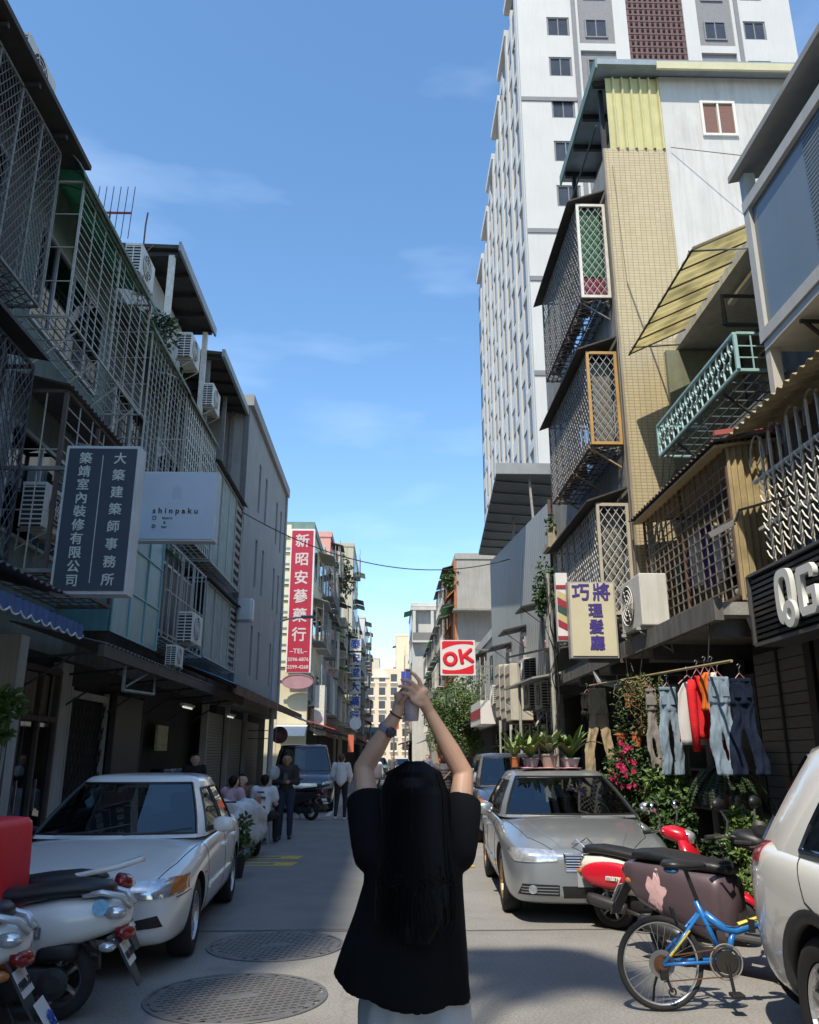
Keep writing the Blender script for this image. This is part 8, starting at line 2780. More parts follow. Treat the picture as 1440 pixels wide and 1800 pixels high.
for k in range(420):
    a = rg.uniform(math.pi * 0.92, math.pi * 2.08)
    r0 = rg.uniform(0.96, 1.03) if k % 9 else rg.uniform(1.03, 1.16)
    x0, y0 = math.cos(a), math.sin(a)
    sw_ = rg.uniform(-0.02, 0.02)
    zend = rg.uniform(0.98, 1.2) + 0.07 * abs(x0)
    p = [V(WX + 0.03 * x0, WY + 0.03 * y0, 1.582 - 0.004 * rg.random()), V(WX + 0.08 * x0 * r0, WY + 0.09 * y0, 1.545), V(WX + 0.104 * x0 * r0, WY + 0.122 * y0, 1.475), V(WX + 0.104 * x0 * r0, WY - 0.03 + 0.105 * y0, 1.40),
         V(WX + 0.104 * x0 * r0 + sw_ * 0.4, WY - 0.075 + 0.08 * y0, 1.3), V(WX + 0.106 * x0 * r0 + sw_, WY - 0.11 + 0.06 * y0, 1.2), V(WX + 0.098 * x0 * r0 + sw_ * 1.6, WY - 0.135 + 0.045 * y0, max(1.1, zend)), V(WX + 0.08 * x0 * r0 + sw_ * 2, WY - 0.145 + 0.03 * y0, zend)]
    q.path(p, 0.003, 3, rads=[0.0015, 0.0028, 0.003, 0.003, 0.003, 0.0028, 0.002, 0.0006])
stuff(q.build('hair_strands', hair_m, hr))
# watch and hair tie
d_ = (WL - EL).normalized()
wc = EL.lerp(WL, 0.72)
G().lathe([(0.031, -0.011), (0.034, -0.009), (0.034, 0.009), (0.031, 0.011)], wc, d_, 24, caps=False).build('watch_strap', M('lavender', (0.3, 0.26, 0.36), 0.5, var=0.1), wm)
pa, pb = frame_of(d_)
G().lathe([(0.019, 0), (0.019, 0.008), (0.016, 0.01)], wc + V(0.012, -0.033, -0.012), V(0.25, -0.9, -0.3), 16).build('watch_case', M('watch_dark', (0.07, 0.06, 0.08), 0.2, 0.4, var=0), wm)
G().torus(EL.lerp(WL, 0.98), d_, 0.0245, 0.003, 20, 6).build('hair_tie', M('tie_brown', (0.05, 0.02, 0.02), 0.7, var=0), wm)
cu = thing('drink_cup', 'translucent plastic drink cup with a pinkish drink between the raised hands', 'cup', (0.082, 3.1, 1.72))
cp = V(0.083, 3.105, 0)
G().lathe([(0.001, 1.722), (0.024, 1.722), (0.0255, 1.728), (0.034, 1.815), (0.0345, 1.825)], cp, (0, 0, 1), 28, caps=False).build('cup_wall', M('cup_frost', (0.7, 0.6, 0.64), 0.3, var=0.25, scale=30, alpha=0.7), cu, smooth=True)
G().lathe([(0.001, 1.725), (0.0235, 1.725), (0.0325, 1.80), (0.001, 1.80)], cp, (0, 0, 1), 24, caps=False).build('drink', M('drink_pink', (0.6, 0.42, 0.46), 0.4, var=0.3, scale=25), cu, smooth=True)
G().lathe([(0.0355, 1.824), (0.0365, 1.83), (0.034, 1.836), (0.001, 1.837)], cp, (0, 0, 1), 28, caps=False).build('lid', white_pl, cu, smooth=True)


def figure(label, loc, rz, J, C, vox=0.014, face=True, hair='short', extra=None, name='person'):
    """a person facing local -y; J overrides joints, C gives the cloth materials"""
    t = thing(name, label, 'person', loc, rz, local=True)
    D = dict(head=(0, 0, 1.52), neck=(0, 0.01, 1.38), chest=(0, 0.01, 1.25), pelvis=(0, 0.01, 0.92),
             sL=(-0.17, 0.01, 1.36), sR=(0.17, 0.01, 1.36), eL=(-0.23, 0.03, 1.09), eR=(0.23, 0.03, 1.09), wL=(-0.24, -0.05, 0.86), wR=(0.24, -0.05, 0.86),
             hL=(-0.09, 0, 0.90), hR=(0.09, 0, 0.90), kL=(-0.1, -0.02, 0.49), kR=(0.1, -0.02, 0.49), aL=(-0.1, 0.02, 0.08), aR=(0.1, 0.02, 0.08))
    D.update(J or {})
    j = {k: V(v) for k, v in D.items()}
    sk = C.get('skin', skin)
    g = G()
    hd = j['head']
    g.cap(hd + V(0, 0.0, -0.035), 0.075, hd + V(0, 0.012, 0.03), 0.09, 12)
    g.cap(j['neck'] - V(0, 0, 0.06), 0.052, hd - V(0, 0, 0.06), 0.05)
    if face:
        g.cap(hd + V(0, -0.082, 0.005), 0.009, hd + V(0, -0.1, -0.028), 0.014, 8)
        g.cap(hd + V(0, -0.055, -0.09), 0.03, hd + V(0, -0.06, -0.08), 0.03, 8)
        for s in (1, -1):
            g.ball(hd + V(s * 0.088, 0.01, -0.01), (0.014, 0.025, 0.032), 8, 6)
    g.cap(j['chest'], 0.12, j['pelvis'], 0.115)
    g.cap(j['sL'] + V(0.05, 0, -0.03), 0.065, j['sR'] + V(-0.05, 0, -0.03), 0.065)
    for s in 'LR':
        g.cap(j['s' + s], 0.05, j['e' + s], 0.038)
        g.cap(j['e' + s], 0.036, j['w' + s], 0.025)
        d = (j['w' + s] - j['e' + s]).normalized()
        pm_ = j['w' + s] + d * 0.05
        g.cap(j['w' + s], 0.025, pm_, 0.03)
        a_, b_ = frame_of(d)
        for q_ in range(4):
            o = pm_ + a_ * (0.024 - 0.016 * q_)
            g.cap(o, 0.009, o + d * 0.045 - b_ * 0.005, 0.0085, 7)
            g.cap(o + d * 0.045 - b_ * 0.005, 0.0085, o + d * 0.07 - b_ * 0.02, 0.008, 7)
        g.cap(j['w' + s] + d * 0.03 + a_ * 0.025, 0.011, pm_ + a_ * 0.045 + d * 0.02, 0.009, 7)
        g.cap(j['h' + s], 0.09, j['k' + s], 0.06)
        g.cap(j['k' + s], 0.055, j['a' + s], 0.036)
        fd = C.get('foot', V(0, -0.15, -0.04))
        g.cap(j['a' + s] - V(0, 0, 0.04), 0.036, j['a' + s] + V(fd), 0.03)
    g.build('body', sk, t, remesh=vox, relax=2)
    if face:
        for s in (1, -1):
            G().ball(hd + V(s * 0.032, -0.078, 0.005), (0.012, 0.008, 0.006), 8, 5).build('eye', M('eye_dark', (0.03, 0.02, 0.02), 0.3, var=0), t)
        G().ball(hd + V(0, -0.078, -0.058), (0.022, 0.008, 0.006), 8, 5).build('mouth', M('lip', (0.3, 0.1, 0.09), 0.5, var=0), t)
    # top
    g = G()
    th = C.get('loose', 0.02)
    low = C.get('hem', 0.0)
    g.cap(j['chest'] + V(0, 0, 0.02), 0.125 + th, j['pelvis'] + V(0, 0, low), 0.125 + th)
    g.cap(j['sL'] + V(0.05, 0, -0.03), 0.068 + th, j['sR'] + V(-0.05, 0, -0.03), 0.068 + th)
    for s in 'LR':
        e = j['e' + s]
        if C.get('sleeve', 'long') == 'long':
            g.cap(j['s' + s], 0.055 + th, e, 0.045 + th)
            g.cap(e, 0.045 + th, e.lerp(j['w' + s], 0.88), 0.032 + th * 0.7)
        else:
            g.cap(j['s' + s], 0.055 + th, j['s' + s].lerp(e, 0.55), 0.055 + th)
    if C.get('hood'):
        g.cap(j['neck'] + V(-0.06, 0.06, -0.0), 0.06, j['neck'] + V(0.06, 0.06, 0.0), 0.06)
    if C.get('puffer'):
        for k in range(7):
            z = 0.0 + k / 6
            c_ = j['pelvis'].lerp(j['chest'] + V(0, 0, 0.06), z)
            g.torus(c_, j['chest'] - j['pelvis'], 0.125, 0.055, 20, 8)
    o = g.build('top', C['top'], t, remesh=vox * 0.9, relax=2 if C.get('puffer') else 4)
    # trousers
    g = G()
    g.cap(j['hL'], 0.105, j['hR'], 0.105)
    lt = C.get('leg', 0.012)
    for s in 'LR':
        g.cap(j['h' + s], 0.092 + lt, j['k' + s], 0.062 + lt)
        g.cap(j['k' + s], 0.06 + lt, j['a' + s] + V(0, 0, 0.02), 0.042 + lt)
    g.build('trousers', C['trousers'], t, remesh=vox * 0.9, relax=3)
    for s in 'LR':
        fd = V(C.get('foot', (0, -0.15, -0.04)))
        G().cap(j['a' + s] - V(0, 0, 0.035), 0.043, j['a' + s] + fd, 0.037).build('shoe', C.get('shoes', black_pl), t, remesh=0.014, relax=1)
    # hair
    g = G()
    if hair == 'short':
        g.cap(hd + V(0, 0.035, 0.025), 0.09, hd + V(0, 0.02, 0.05), 0.085, 14)
        g.cap(hd + V(0, 0.06, -0.03), 0.055, hd + V(0, 0.05, 0.02), 0.07, 10)
    elif hair == 'long':
        g.cap(hd + V(0, 0.03, 0.02), 0.097, hd + V(0, 0.02, 0.05), 0.088, 14)
        g.cap(hd + V(0, 0.06, -0.02), 0.08, hd + V(0, 0.09, -0.22), 0.06, 12)
    elif hair == 'bun':
        g.cap(hd + V(0, 0.03, 0.02), 0.096, hd + V(0, 0.02, 0.05), 0.088, 14)
        g.ball(hd + V(0, 0.1, 0.05), 0.045, 10, 7)
    g.build('hair', C.get('hair', hair_m), t, remesh=vox * 0.8, relax=1)
    return t


navy = M('navy_cloth', (0.02, 0.028, 0.06), 0.8, var=0.15)
blackc = M('black_cloth', (0.015, 0.015, 0.016), 0.85, var=0.15)
figure('person in a black jacket and navy trousers looking at a phone', (-2.08, 17.6, 0), rad(8), dict(wR=(0.06, -0.22, 1.1), eR=(0.22, -0.03, 1.08), wL=(-0.05, -0.2, 1.08), eL=(-0.23, 0.0, 1.08)), dict(top=M('jacket_brown', (0.028, 0.024, 0.022), 0.8, var=0.2), trousers=navy, skin=skin_d, hem=0.05))
ph = thing('phone', 'phone held by the person in the black jacket', 'phone', (-2.06, 17.3, 1.15))
G().obox((-2.10, 17.33, 1.12), (0.075, 0.005, 0), (0, 0.03, 0.14), (0, 0.008, -0.002)).build('phone_body', black_pl, ph)
sit = dict(head=(0, -0.02, 1.13), neck=(0, 0.0, 1.0), chest=(0, 0.02, 0.86), pelvis=(0, 0.08, 0.56), sL=(-0.17, 0.02, 0.97), sR=(0.17, 0.02, 0.97), eL=(-0.22, -0.04, 0.72), eR=(0.22, -0.04, 0.72), wL=(-0.15, -0.26, 0.72), wR=(0.15, -0.26, 0.72), hL=(-0.09, 0.06, 0.53), hR=(0.09, 0.06, 0.53), kL=(-0.13, -0.34, 0.5), kR=(0.13, -0.34, 0.5), aL=(-0.13, -0.32, 0.1), aR=(0.13, -0.32, 0.1))
wprint = M('white_tee', (0.68, 0.68, 0.68), 0.85, var=0.06)
kid = figure('person in a white printed shirt sitting on a stool at the eatery', (-2.35, 16.5, 0), rad(168), sit, dict(top=wprint, trousers=blackc, sleeve='short', loose=0.035), hair='short')
for k, (dx, z, w_, h, c) in enumerate(((0.0, 0.93, 0.14, 0.03, (0.05, 0.06, 0.12)), (-0.05, 0.82, 0.1, 0.05, (0.12, 0.12, 0.12)), (0.03, 0.74, 0.09, 0.13, (0.55, 0.2, 0.12)), (-0.05, 0.62, 0.1, 0.08, (0.12, 0.12, 0.13)))):
    G().box(dx - w_ / 2, dx + w_ / 2, 0.205 - 0.002 * k, 0.21, z, z + h).build('shirt_print', M('print_%d' % k, c, 0.8, var=0.6, scale=60), kid)
figure('person in a pale pink jacket sitting with their back to the road', (-2.82, 15.8, 0), rad(150), sit, dict(top=M('pink_jacket', (0.6, 0.38, 0.42), 0.8, var=0.1), trousers=navy, loose=0.035), hair='short')
ptee = figure('person in a grey shirt with a yellow back print at the eatery', (-3.2, 15.2, 0), rad(175), sit, dict(top=M('grey_tee', (0.3, 0.3, 0.31), 0.85, var=0.1), trousers=blackc, sleeve='short', loose=0.03), hair='bun')
G().prism([(0.07 * math.cos(2 * math.pi * k / 18), 0.172, 0.8 + 0.05 * math.sin(2 * math.pi * k / 18)) for k in range(18)], (0, 0.012, 0)).build('shirt_print', M('print_yellow', (0.6, 0.35, 0.04), 0.8, var=0.3, scale=30), ptee)
figure('diner facing the road across the eatery table', (-2.9, 17.3, 0), rad(-15), sit, dict(top=M('brown_tee', (0.2, 0.12, 0.09), 0.85, var=0.2), trousers=navy), hair='short')
figure('cook in dark clothes standing in the eatery shade', (-3.95, 17.6, 0), rad(30), None, dict(top=blackc, trousers=blackc), hair='short')
walk = dict(kL=(-0.1, -0.1, 0.5), aL=(-0.1, -0.02, 0.08), kR=(0.1, 0.02, 0.49), aR=(0.1, 0.24, 0.12), eL=(-0.24, -0.02, 1.1), wL=(-0.2, -0.16, 0.95), eR=(0.24, 0.0, 1.1), wR=(0.2, -0.16, 0.95))
figure('person in a white hoodie and black leggings walking away', (-1.24, 22.6, 0), rad(176), walk, dict(top=M('hoodie', (0.68, 0.68, 0.68), 0.9, var=0.08), trousers=blackc, hood=True, loose=0.028, hem=0.06, shoes=white_pl, leg=0.004, hair=M('hair_red', (0.09, 0.025, 0.02), 0.5, var=0.2)), hair='short')
bpk = figure('walker in a white shirt carrying a grey backpack', (-0.42, 25.0, 0), rad(-160), walk, dict(top=wprint, trousers=navy, skin=skin_d), hair='short')
G().box(-0.14, 0.14, 0.15, 0.32, 0.95, 1.38).build('backpack', M('pack_grey', (0.13, 0.13, 0.15), 0.8, var=0.15), bpk, bevel=0.05, smooth=True)
pj = figure('person in a charcoal puffer jacket walking away', (1.22, 19.0, 0), rad(184), walk, dict(top=M('puffer', (0.06, 0.055, 0.06), 0.6, var=0.1), trousers=blackc, puffer=True, hood=True, loose=0.03, hair=M('hair_brown', (0.05, 0.02, 0.015), 0.5, var=0.2)), hair='short')
G().path([(-0.2, 0.18, 1.34), (0.0, 0.21, 1.15), (0.22, 0.19, 0.95)], 0.012, 5).build('bag_strap', M('strap_tan', (0.35, 0.2, 0.08), 0.7, var=0.1), pj)
G().box(0.12, 0.3, 0.16, 0.24, 0.74, 0.95).build('shoulder_bag', M('strap_tan'), pj, bevel=0.03)
figure('person in a pale blue jacket and dark cap ahead of the puffer jacket', (1.6, 22.0, 0), rad(178), walk, dict(top=M('pale_blue', (0.42, 0.47, 0.52), 0.85, var=0.1), trousers=navy), hair='short')
for k, (x, y, c) in enumerate(((0.2, 45, (0.1, 0.1, 0.11)), (-0.8, 52, (0.5, 0.5, 0.5)), (1.9, 42, (0.12, 0.14, 0.2)))):
    figure(['distant walker in dark clothes in mid-street', 'distant walker in a pale top in mid-street', 'distant walker in blue clothes by the kiosk'][k], (x, y, 0), rad(180 * (k % 2)), walk, dict(top=M('far_top_%d' % k, c, 0.85, var=0.1), trousers=navy), vox=0.025, face=False, name='person')
# stools and table
stm = M('stool_steel', (0.5, 0.5, 0.5), 0.35, 0.7, var=0.1)
for k, (x, y, lb) in enumerate(((-2.35, 16.58, 'steel stool under the person in the white printed shirt'), (-2.82, 15.9, 'steel stool under the person in pink'), (-3.2, 15.28, 'steel stool under the person with the yellow print'), (-2.9, 17.36, 'steel stool under the diner facing the road'))):
    s_ = thing('stool', lb, 'stool', (x, y, 0), group='eatery stools')
    G().lathe([(0.15, 0.41), (0.16, 0.43), (0.15, 0.445), (0.001, 0.445)], (x, y, 0), (0, 0, 1), 18).build('seat', M('stool_red', (0.3, 0.05, 0.05), 0.5, var=0.2), s_)
    for a in range(4):
        c_, n_2 = math.cos(a * 1.57 + 0.78), math.sin(a * 1.57 + 0.78)
        G().tube((x + 0.1 * c_, y + 0.1 * n_2, 0.42), (x + 0.17 * c_, y + 0.17 * n_2, 0.0), 0.011, 6).build('leg', stm, s_)
tb = thing('folding_table', 'low folding table between the diners', 'table', (-2.75, 16.6, 0))
G().box(-3.1, -2.5, 16.35, 16.85, 0.66, 0.69).build('table_top', M('table_top', (0.4, 0.36, 0.3), 0.5, var=0.1), tb)
for (x, y) in ((-3.05, 16.4), (-2.55, 16.4), (-3.05, 16.8), (-2.55, 16.8)):
    G().tube((x, y, 0), (x, y, 0.66), 0.013, 6).build('leg', stm, tb)
pbag = G().ball((-2.25, 17.0, 1.28), (0.12, 0.1, 0.14), 12, 8)
tag(pbag.build('plastic_bag', M('bag_clear', (0.5, 0.55, 0.55), 0.3, var=0.2, alpha=0.6), remesh=0.03, relax=1), 'pale plastic bag hanging by the lamp post', 'bag')
bpm = G().tube((-2.25, 17.0, 1.4), (-2.25, 17.0, 2.95), 0.004, 4)
tag(bpm.build('bag_string', iron_lt), 'thin string holding the pale plastic bag', 'string')

# ================================================================== PLANTS ON THE RIGHT
rp7 = random.Random(17)


def pot(t, c, r, h, mat, name='pot'):
    x, y, z = c
    G().lathe([(r * 0.72, 0), (r * 0.98, h * 0.86), (r * 1.06, h * 0.87), (r * 1.06, h), (r * 0.92, h), (r * 0.88, h * 0.9), (0.001, h * 0.9)], (x, y, z), (0, 0, 1), 20, caps=False).build(name, mat, t, smooth=False)


def blades(t, c, n, ln, wd, mat, rng, up=0.9, name='blade', droop=0.5, stripe=None):
    """strap leaves, each a part"""
    x, y, z = c
    for k in range(n):
        a = 2 * math.pi * k / n + rng.uniform(-0.4, 0.4)
        e = rng.uniform(0.25, 1.0)
        L2 = ln * rng.uniform(0.7, 1.1)
        d = V(math.cos(a), math.sin(a), 0)
        s = V(-math.sin(a), math.cos(a), 0)
        pts = []
        for i in range(7):
            f = i / 6
            h = L2 * (up * f * (1.15 - 0.55 * e * f) - droop * e * f * f * 0.5)
            pts.append(V(x, y, z) + d * (L2 * f * (0.25 + 0.6 * e)) + V(0, 0, h))
        vs, fs = [], []
        for i, p in enumerate(pts):
            f = i / 6
            w_ = wd * math.sin(math.pi * min(0.98, 0.12 + 0.86 * f)) * 0.5
            vs += [p - s * w_ + V(0, 0, 0.2 * w_), p, p + s * w_ + V(0, 0, 0.2 * w_)]
        for i in range(6):
            fs += [(3 * i, 3 * i + 1, 3 * i + 4, 3 * i + 3), (3 * i + 1, 3 * i + 2, 3 * i + 5, 3 * i + 4)]
        G().add(vs, fs).build(name, stripe if (stripe and k % 2) else mat, t, smooth=True)


# board, cloth and pots on the roof of the silver saloon
RZ = 1.437
cl = G().sheet(lambda u, v: (1.72 + 0.75 * u, 10.95 + 0.6 * v, RZ + 0.012 + 0.008 * math.sin(u * 17) * math.sin(v * 9)), 30, 20, 0.006)
tag(cl.build('pink_cloth', M('pink_cloth', (0.62, 0.3, 0.33), 0.85, var=0.15), smooth=True), 'pink cloth laid under the pots on the silver car roof', 'cloth')
leafY = M('leaf_bright', (0.19, 0.27, 0.07), 0.5, var=0.35, scale=8)
leafV = M('leaf_variegated', (0.34, 0.4, 0.22), 0.5, var=0.5, scale=25)
for k, (x, y, r, h, pm, lb, n, ln, wd, lm_, lv_) in enumerate((
        (1.66, 11.25, 0.07, 0.13, terra, 'small orange pot with arching straps on the car roof', 14, 0.36, 0.04, leafY, None),
        (1.86, 11.2, 0.115, 0.12, M('pot_bluegrey', (0.22, 0.26, 0.28), 0.5, var=0.1), 'wide blue-grey pot of bright green leaves on the car roof', 20, 0.38, 0.065, leafY, leafB),
        (2.10, 11.15, 0.115, 0.17, M('pot_taupe', (0.33, 0.28, 0.23), 0.6, var=0.1), 'taupe pot of pale striped leaves on the car roof', 18, 0.34, 0.085, leafV, leafY),
        (2.38, 11.2, 0.13, 0.12, M('pot_pale', (0.42, 0.44, 0.44), 0.5, var=0.1), 'pale grey bowl with a tall broad-leaved plant on the car roof', 18, 0.42, 0.075, leafB, leafY))):
    t = thing('potted_plant', lb, 'plant', (x, y, RZ + 0.02), group='pots on the car roof')
    pot(t, (x, y, RZ + 0.018), r, h, pm)
    G().lathe([(r * 0.86, 0), (0.001, 0.006)], (x, y, RZ + 0.018 + h * 0.91), (0, 0, 1), 14, caps=False).build('soil', M('soil', (0.05, 0.035, 0.025), 0.95, var=0.3, scale=30), t)
    blades(t, (x, y, RZ + h), int(n * 1.5), ln * 1.3, wd * 1.15, lm_, rp7, stripe=lv_)


def bush(label, c, r, n, size, mat, seed, name='shrub', potm=None, clumps=14, stems=9, flower=None, nfl=0, asp=0.6, cat='plant', base=None):
    rg = random.Random(seed)
    c = V(c)
    zb = base if base is not None else 0.06
    t = thing(name, label, cat, (c.x, c.y, zb))
    if potm:
        pot(t, (c.x, c.y, zb), 0.17, 0.27, potm)
        zb += 0.24
    g = G()
    pts = []
    for k in range(clumps):
        while True:
            d = V(rg.uniform(-1, 1), rg.uniform(-1, 1), rg.uniform(-1, 1))
            if d.length < 1:
                break
        pts.append(c + V(d.x * r[0], d.y * r[1], d.z * r[2]))
    for k in range(stems):
        e = pts[k % len(pts)]
        m_ = V(c.x + rg.uniform(-0.06, 0.06), c.y + rg.uniform(-0.06, 0.06), zb).lerp(e, 0.5) + V(0, 0, 0.06)
        g.path([(c.x + rg.uniform(-0.05, 0.05), c.y + rg.uniform(-0.05, 0.05), zb), m_, e], 0.01, 5, rads=[0.013, 0.009, 0.004])
    g.build('stems', bark, t)
    g = G()
    for p in pts:
        leaves(g, p, min(r) * rg.uniform(0.3, 0.5), n // clumps, size, rg, asp=asp)
    g.build('foliage', mat, t)
    if flower:
        g = G()
        for k in range(nfl):
            p = rg.choice(pts[:6]) + V(rg.uniform(-0.14, 0.14), rg.uniform(-0.2, 0.02), rg.uniform(-0.14, 0.14))
            for j in range(5):
                a = j * 1.256 + rg.uniform(-0.2, 0.2)
                u_ = V(math.cos(a), rg.uniform(-0.4, 0.2), math.sin(a)).normalized()
                v_ = u_.cross(V(0, 1, 0)).normalized()
                s = 0.035
                g.add([p, p + u_ * s * 0.6 + v_ * s * 0.5, p + u_ * s * 1.2, p + u_ * s * 0.6 - v_ * s * 0.5], [(0, 1, 2, 3)])
        stuff(g.build('flowers', flower, t))
    return t


magenta = M('petal_magenta', (0.5, 0.015, 0.1), 0.6, var=0.25, scale=20)
bush('flowering bougainvillea with magenta petals behind the silver car', (3.3, 11.6, 1.25), (0.34, 0.35, 0.55), 2400, 0.07, leafA, 31, potm=terra, flower=magenta, nfl=70, clumps=22)
bush('tall light green climber beside the bougainvillea', (3.42, 10.7, 1.05), (0.25, 0.3, 0.62), 2000, 0.085, leafB, 32, potm=terra, clumps=18)
bush('broad leafy shrub between the car roof pots and the flowers', (3.0, 12.9, 1.0), (0.3, 0.35, 0.5), 1800, 0.09, leafA, 41, potm=terra, clumps=16)
bush('loose green shrub behind the silver car bonnet', (3.25, 10.0, 0.72), (0.24, 0.28, 0.42), 1500, 0.08, leafA, 33, potm=M('pot_black', (0.03, 0.03, 0.03), 0.6, var=0.1), clumps=14)
bush('bright yellow-green bush by the tiled shop front', (3.85, 9.3, 0.62), (0.25, 0.25, 0.42), 1500, 0.075, leafB, 34, potm=terra, clumps=14)
bush('dark shrub behind the red scooter', (3.5, 9.35, 0.45), (0.25, 0.2, 0.3), 900, 0.08, leafC, 35, potm=M('pot_black'), clumps=10)
bush('low leafy pot at the foot of the shop step', (3.55, 8.75, 0.32), (0.18, 0.16, 0.2), 500, 0.07, leafB, 36, potm=terra, clumps=8)
bush('young pot plant behind the mauve scooter', (3.35, 7.2, 0.62), (0.16, 0.15, 0.18), 420, 0.09, leafA, 37, potm=M('pot_black'), clumps=7)
bush('sprig of leaves against the pale pier', (-4.3, 9.6, 2.0), (0.16, 0.15, 0.5), 260, 0.12, leafB, 38, clumps=7, stems=5)
# fern
fn_ = thing('potted_fern', 'large dark fern hanging in the shop shade', 'plant', (3.95, 10.0, 1.25))
G().lathe([(0.1, 0), (0.17, 0.2), (0.18, 0.22), (0.15, 0.2), (0.001, 0.19)], (3.95, 10.0, 1.2), (0, 0, 1), 14, caps=False).build('pot', M('pot_black'), fn_)
for s in (-0.12, 0.12):
    G().tube((3.95 + s, 10.0, 1.4), (3.95, 10.0, 2.9), 0.004, 4).build('wire', iron, fn_)
rg = random.Random(6)
for k in range(22):
    a = 2 * math.pi * k / 22
    ln = rg.uniform(0.45, 0.75)
    pp = [V(3.95 + math.cos(a) * ln * f * 0.8, 10.0 + math.sin(a) * ln * f * 0.6, 1.42 + ln * (0.7 * f - 1.35 * f * f)) for f in (0, .17, .34, .5, .67, .84, 1)]
    q = G().path(pp, 0.004, 4)
    for i in range(1, 30):
        u_ = i / 30 * 6
        p = pp[int(u_)].lerp(pp[min(int(u_) + 1, 6)], u_ % 1)
        d = (pp[min(int(u_) + 1, 6)] - pp[int(u_)]).normalized()
        sd = d.cross(V(0, 0, 1)).normalized()
        for sg in (1, -1):
            w_ = 0.09 * math.sin(math.pi * (0.12 + 0.85 * i / 30))
            q.add([p, p + sd * sg * w_ * 0.5 + d * 0.02, p + sd * sg * w_ - V(0, 0, 0.012), p + sd * sg * w_ * 0.5 - d * 0.012], [(0, 1, 2, 3)])
    q.build('frond', leafC, fn_)
# hanging trailing creeper with orange pots
cp_ = thing('hanging_creeper', 'dry straggling creeper hanging below the canopy edge', 'plant', (3.4, 11.2, 3.0))
for k in range(16):
    x0, y0 = 3.35 + rg.uniform(-0.15, 0.25), 11.4 + rg.uniform(-0.5, 0.5)
    pts = [V(x0, y0, 2.6)]
    for i in range(8):
        pts.append(pts[-1] + V(rg.uniform(-0.06, 0.1), rg.uniform(-0.16, 0.08), rg.uniform(-0.17, 0.02)))
    G().path(pts, 0.006, 4, rads=[0.007 - 0.0006 * i for i in range(9)]).build('stem', M('dry_stem', (0.26, 0.19, 0.1), 0.85, var=0.3, scale=20), cp_)
    q = G()
    for p in pts[1:]:
        leaves(q, p, 0.07, 9, 0.055, rg)
    q.build('leaf_spray', [leafB, M('leaf_dry', (0.2, 0.16, 0.06), 0.6, var=0.3), leafA][k % 3], cp_)
for k, (x, y, z, tl) in enumerate(((3.42, 11.9, 2.25, 0.1), (3.62, 10.35, 1.78, 0.3), (3.52, 10.75, 1.66, -0.1), (3.30, 12.0, 1.72, 0.05), (3.42, 11.7, 1.72, 0.15))):
    t = thing('hanging_pot', ['orange pot hanging high in the dry creeper', 'tilted orange pot at the end of the creeper', 'orange pot hung just below the tilted one', 'orange pot beside the khaki trousers', 'orange pot above the magenta flowers'][k], 'pot', (x, y, z), group='orange pots in the creeper')
    ax = V(math.sin(tl), 0, math.cos(tl))
    G().lathe([(0.055, 0), (0.075, 0.15), (0.085, 0.155), (0.085, 0.19), (0.07, 0.19), (0.066, 0.15), (0.001, 0.15)], (x, y, z), ax, 16, caps=False).build('pot', terra, t)
    G().tube(V(x, y, z) + ax * 0.17, (x, y, min(3.0, z + 1.0)), 0.004, 4).build('wire', iron, t)
    q = G()
    leaves(q, V(x, y, z) + ax * 0.24, 0.09, 50, 0.06, rg)
    q.build('leaf_spray', leafA, t)

# ================================================================== WASHING
ln_ = thing('washing_pole', 'bamboo washing pole slung under the concrete canopy', 'pole', (3.5, 11, 2.6))
G().tube((3.46, 8.3, 2.52), (3.52, 14.6, 2.78), 0.016, 7).build('pole', M('bamboo', (0.4, 0.32, 0.16), 0.6, var=0.2), ln_)
for y in (9.0, 11.5, 14.2):
    G().tube((3.49, y, 2.56 + 0.04 * (y - 8.3)), (3.56, y, 3.05), 0.006, 4).build('hanger_wire', iron, ln_)


def hanger(t, x, y, z, w_):
    G().path([(x - w_, y, z - 0.1), (x, y, z), (x + w_, y, z - 0.1)], 0.006, 5).build('clothes_hanger', M('hanger_pink', (0.6, 0.3, 0.35), 0.4, var=0.1), t)
    G().path([(x, y, z), (x, y, z + 0.05), (x + 0.02, y, z + 0.08), (x, y, z + 0.1), (x - 0.015, y, z + 0.085)], 0.004, 4).build('hook', steel, t)


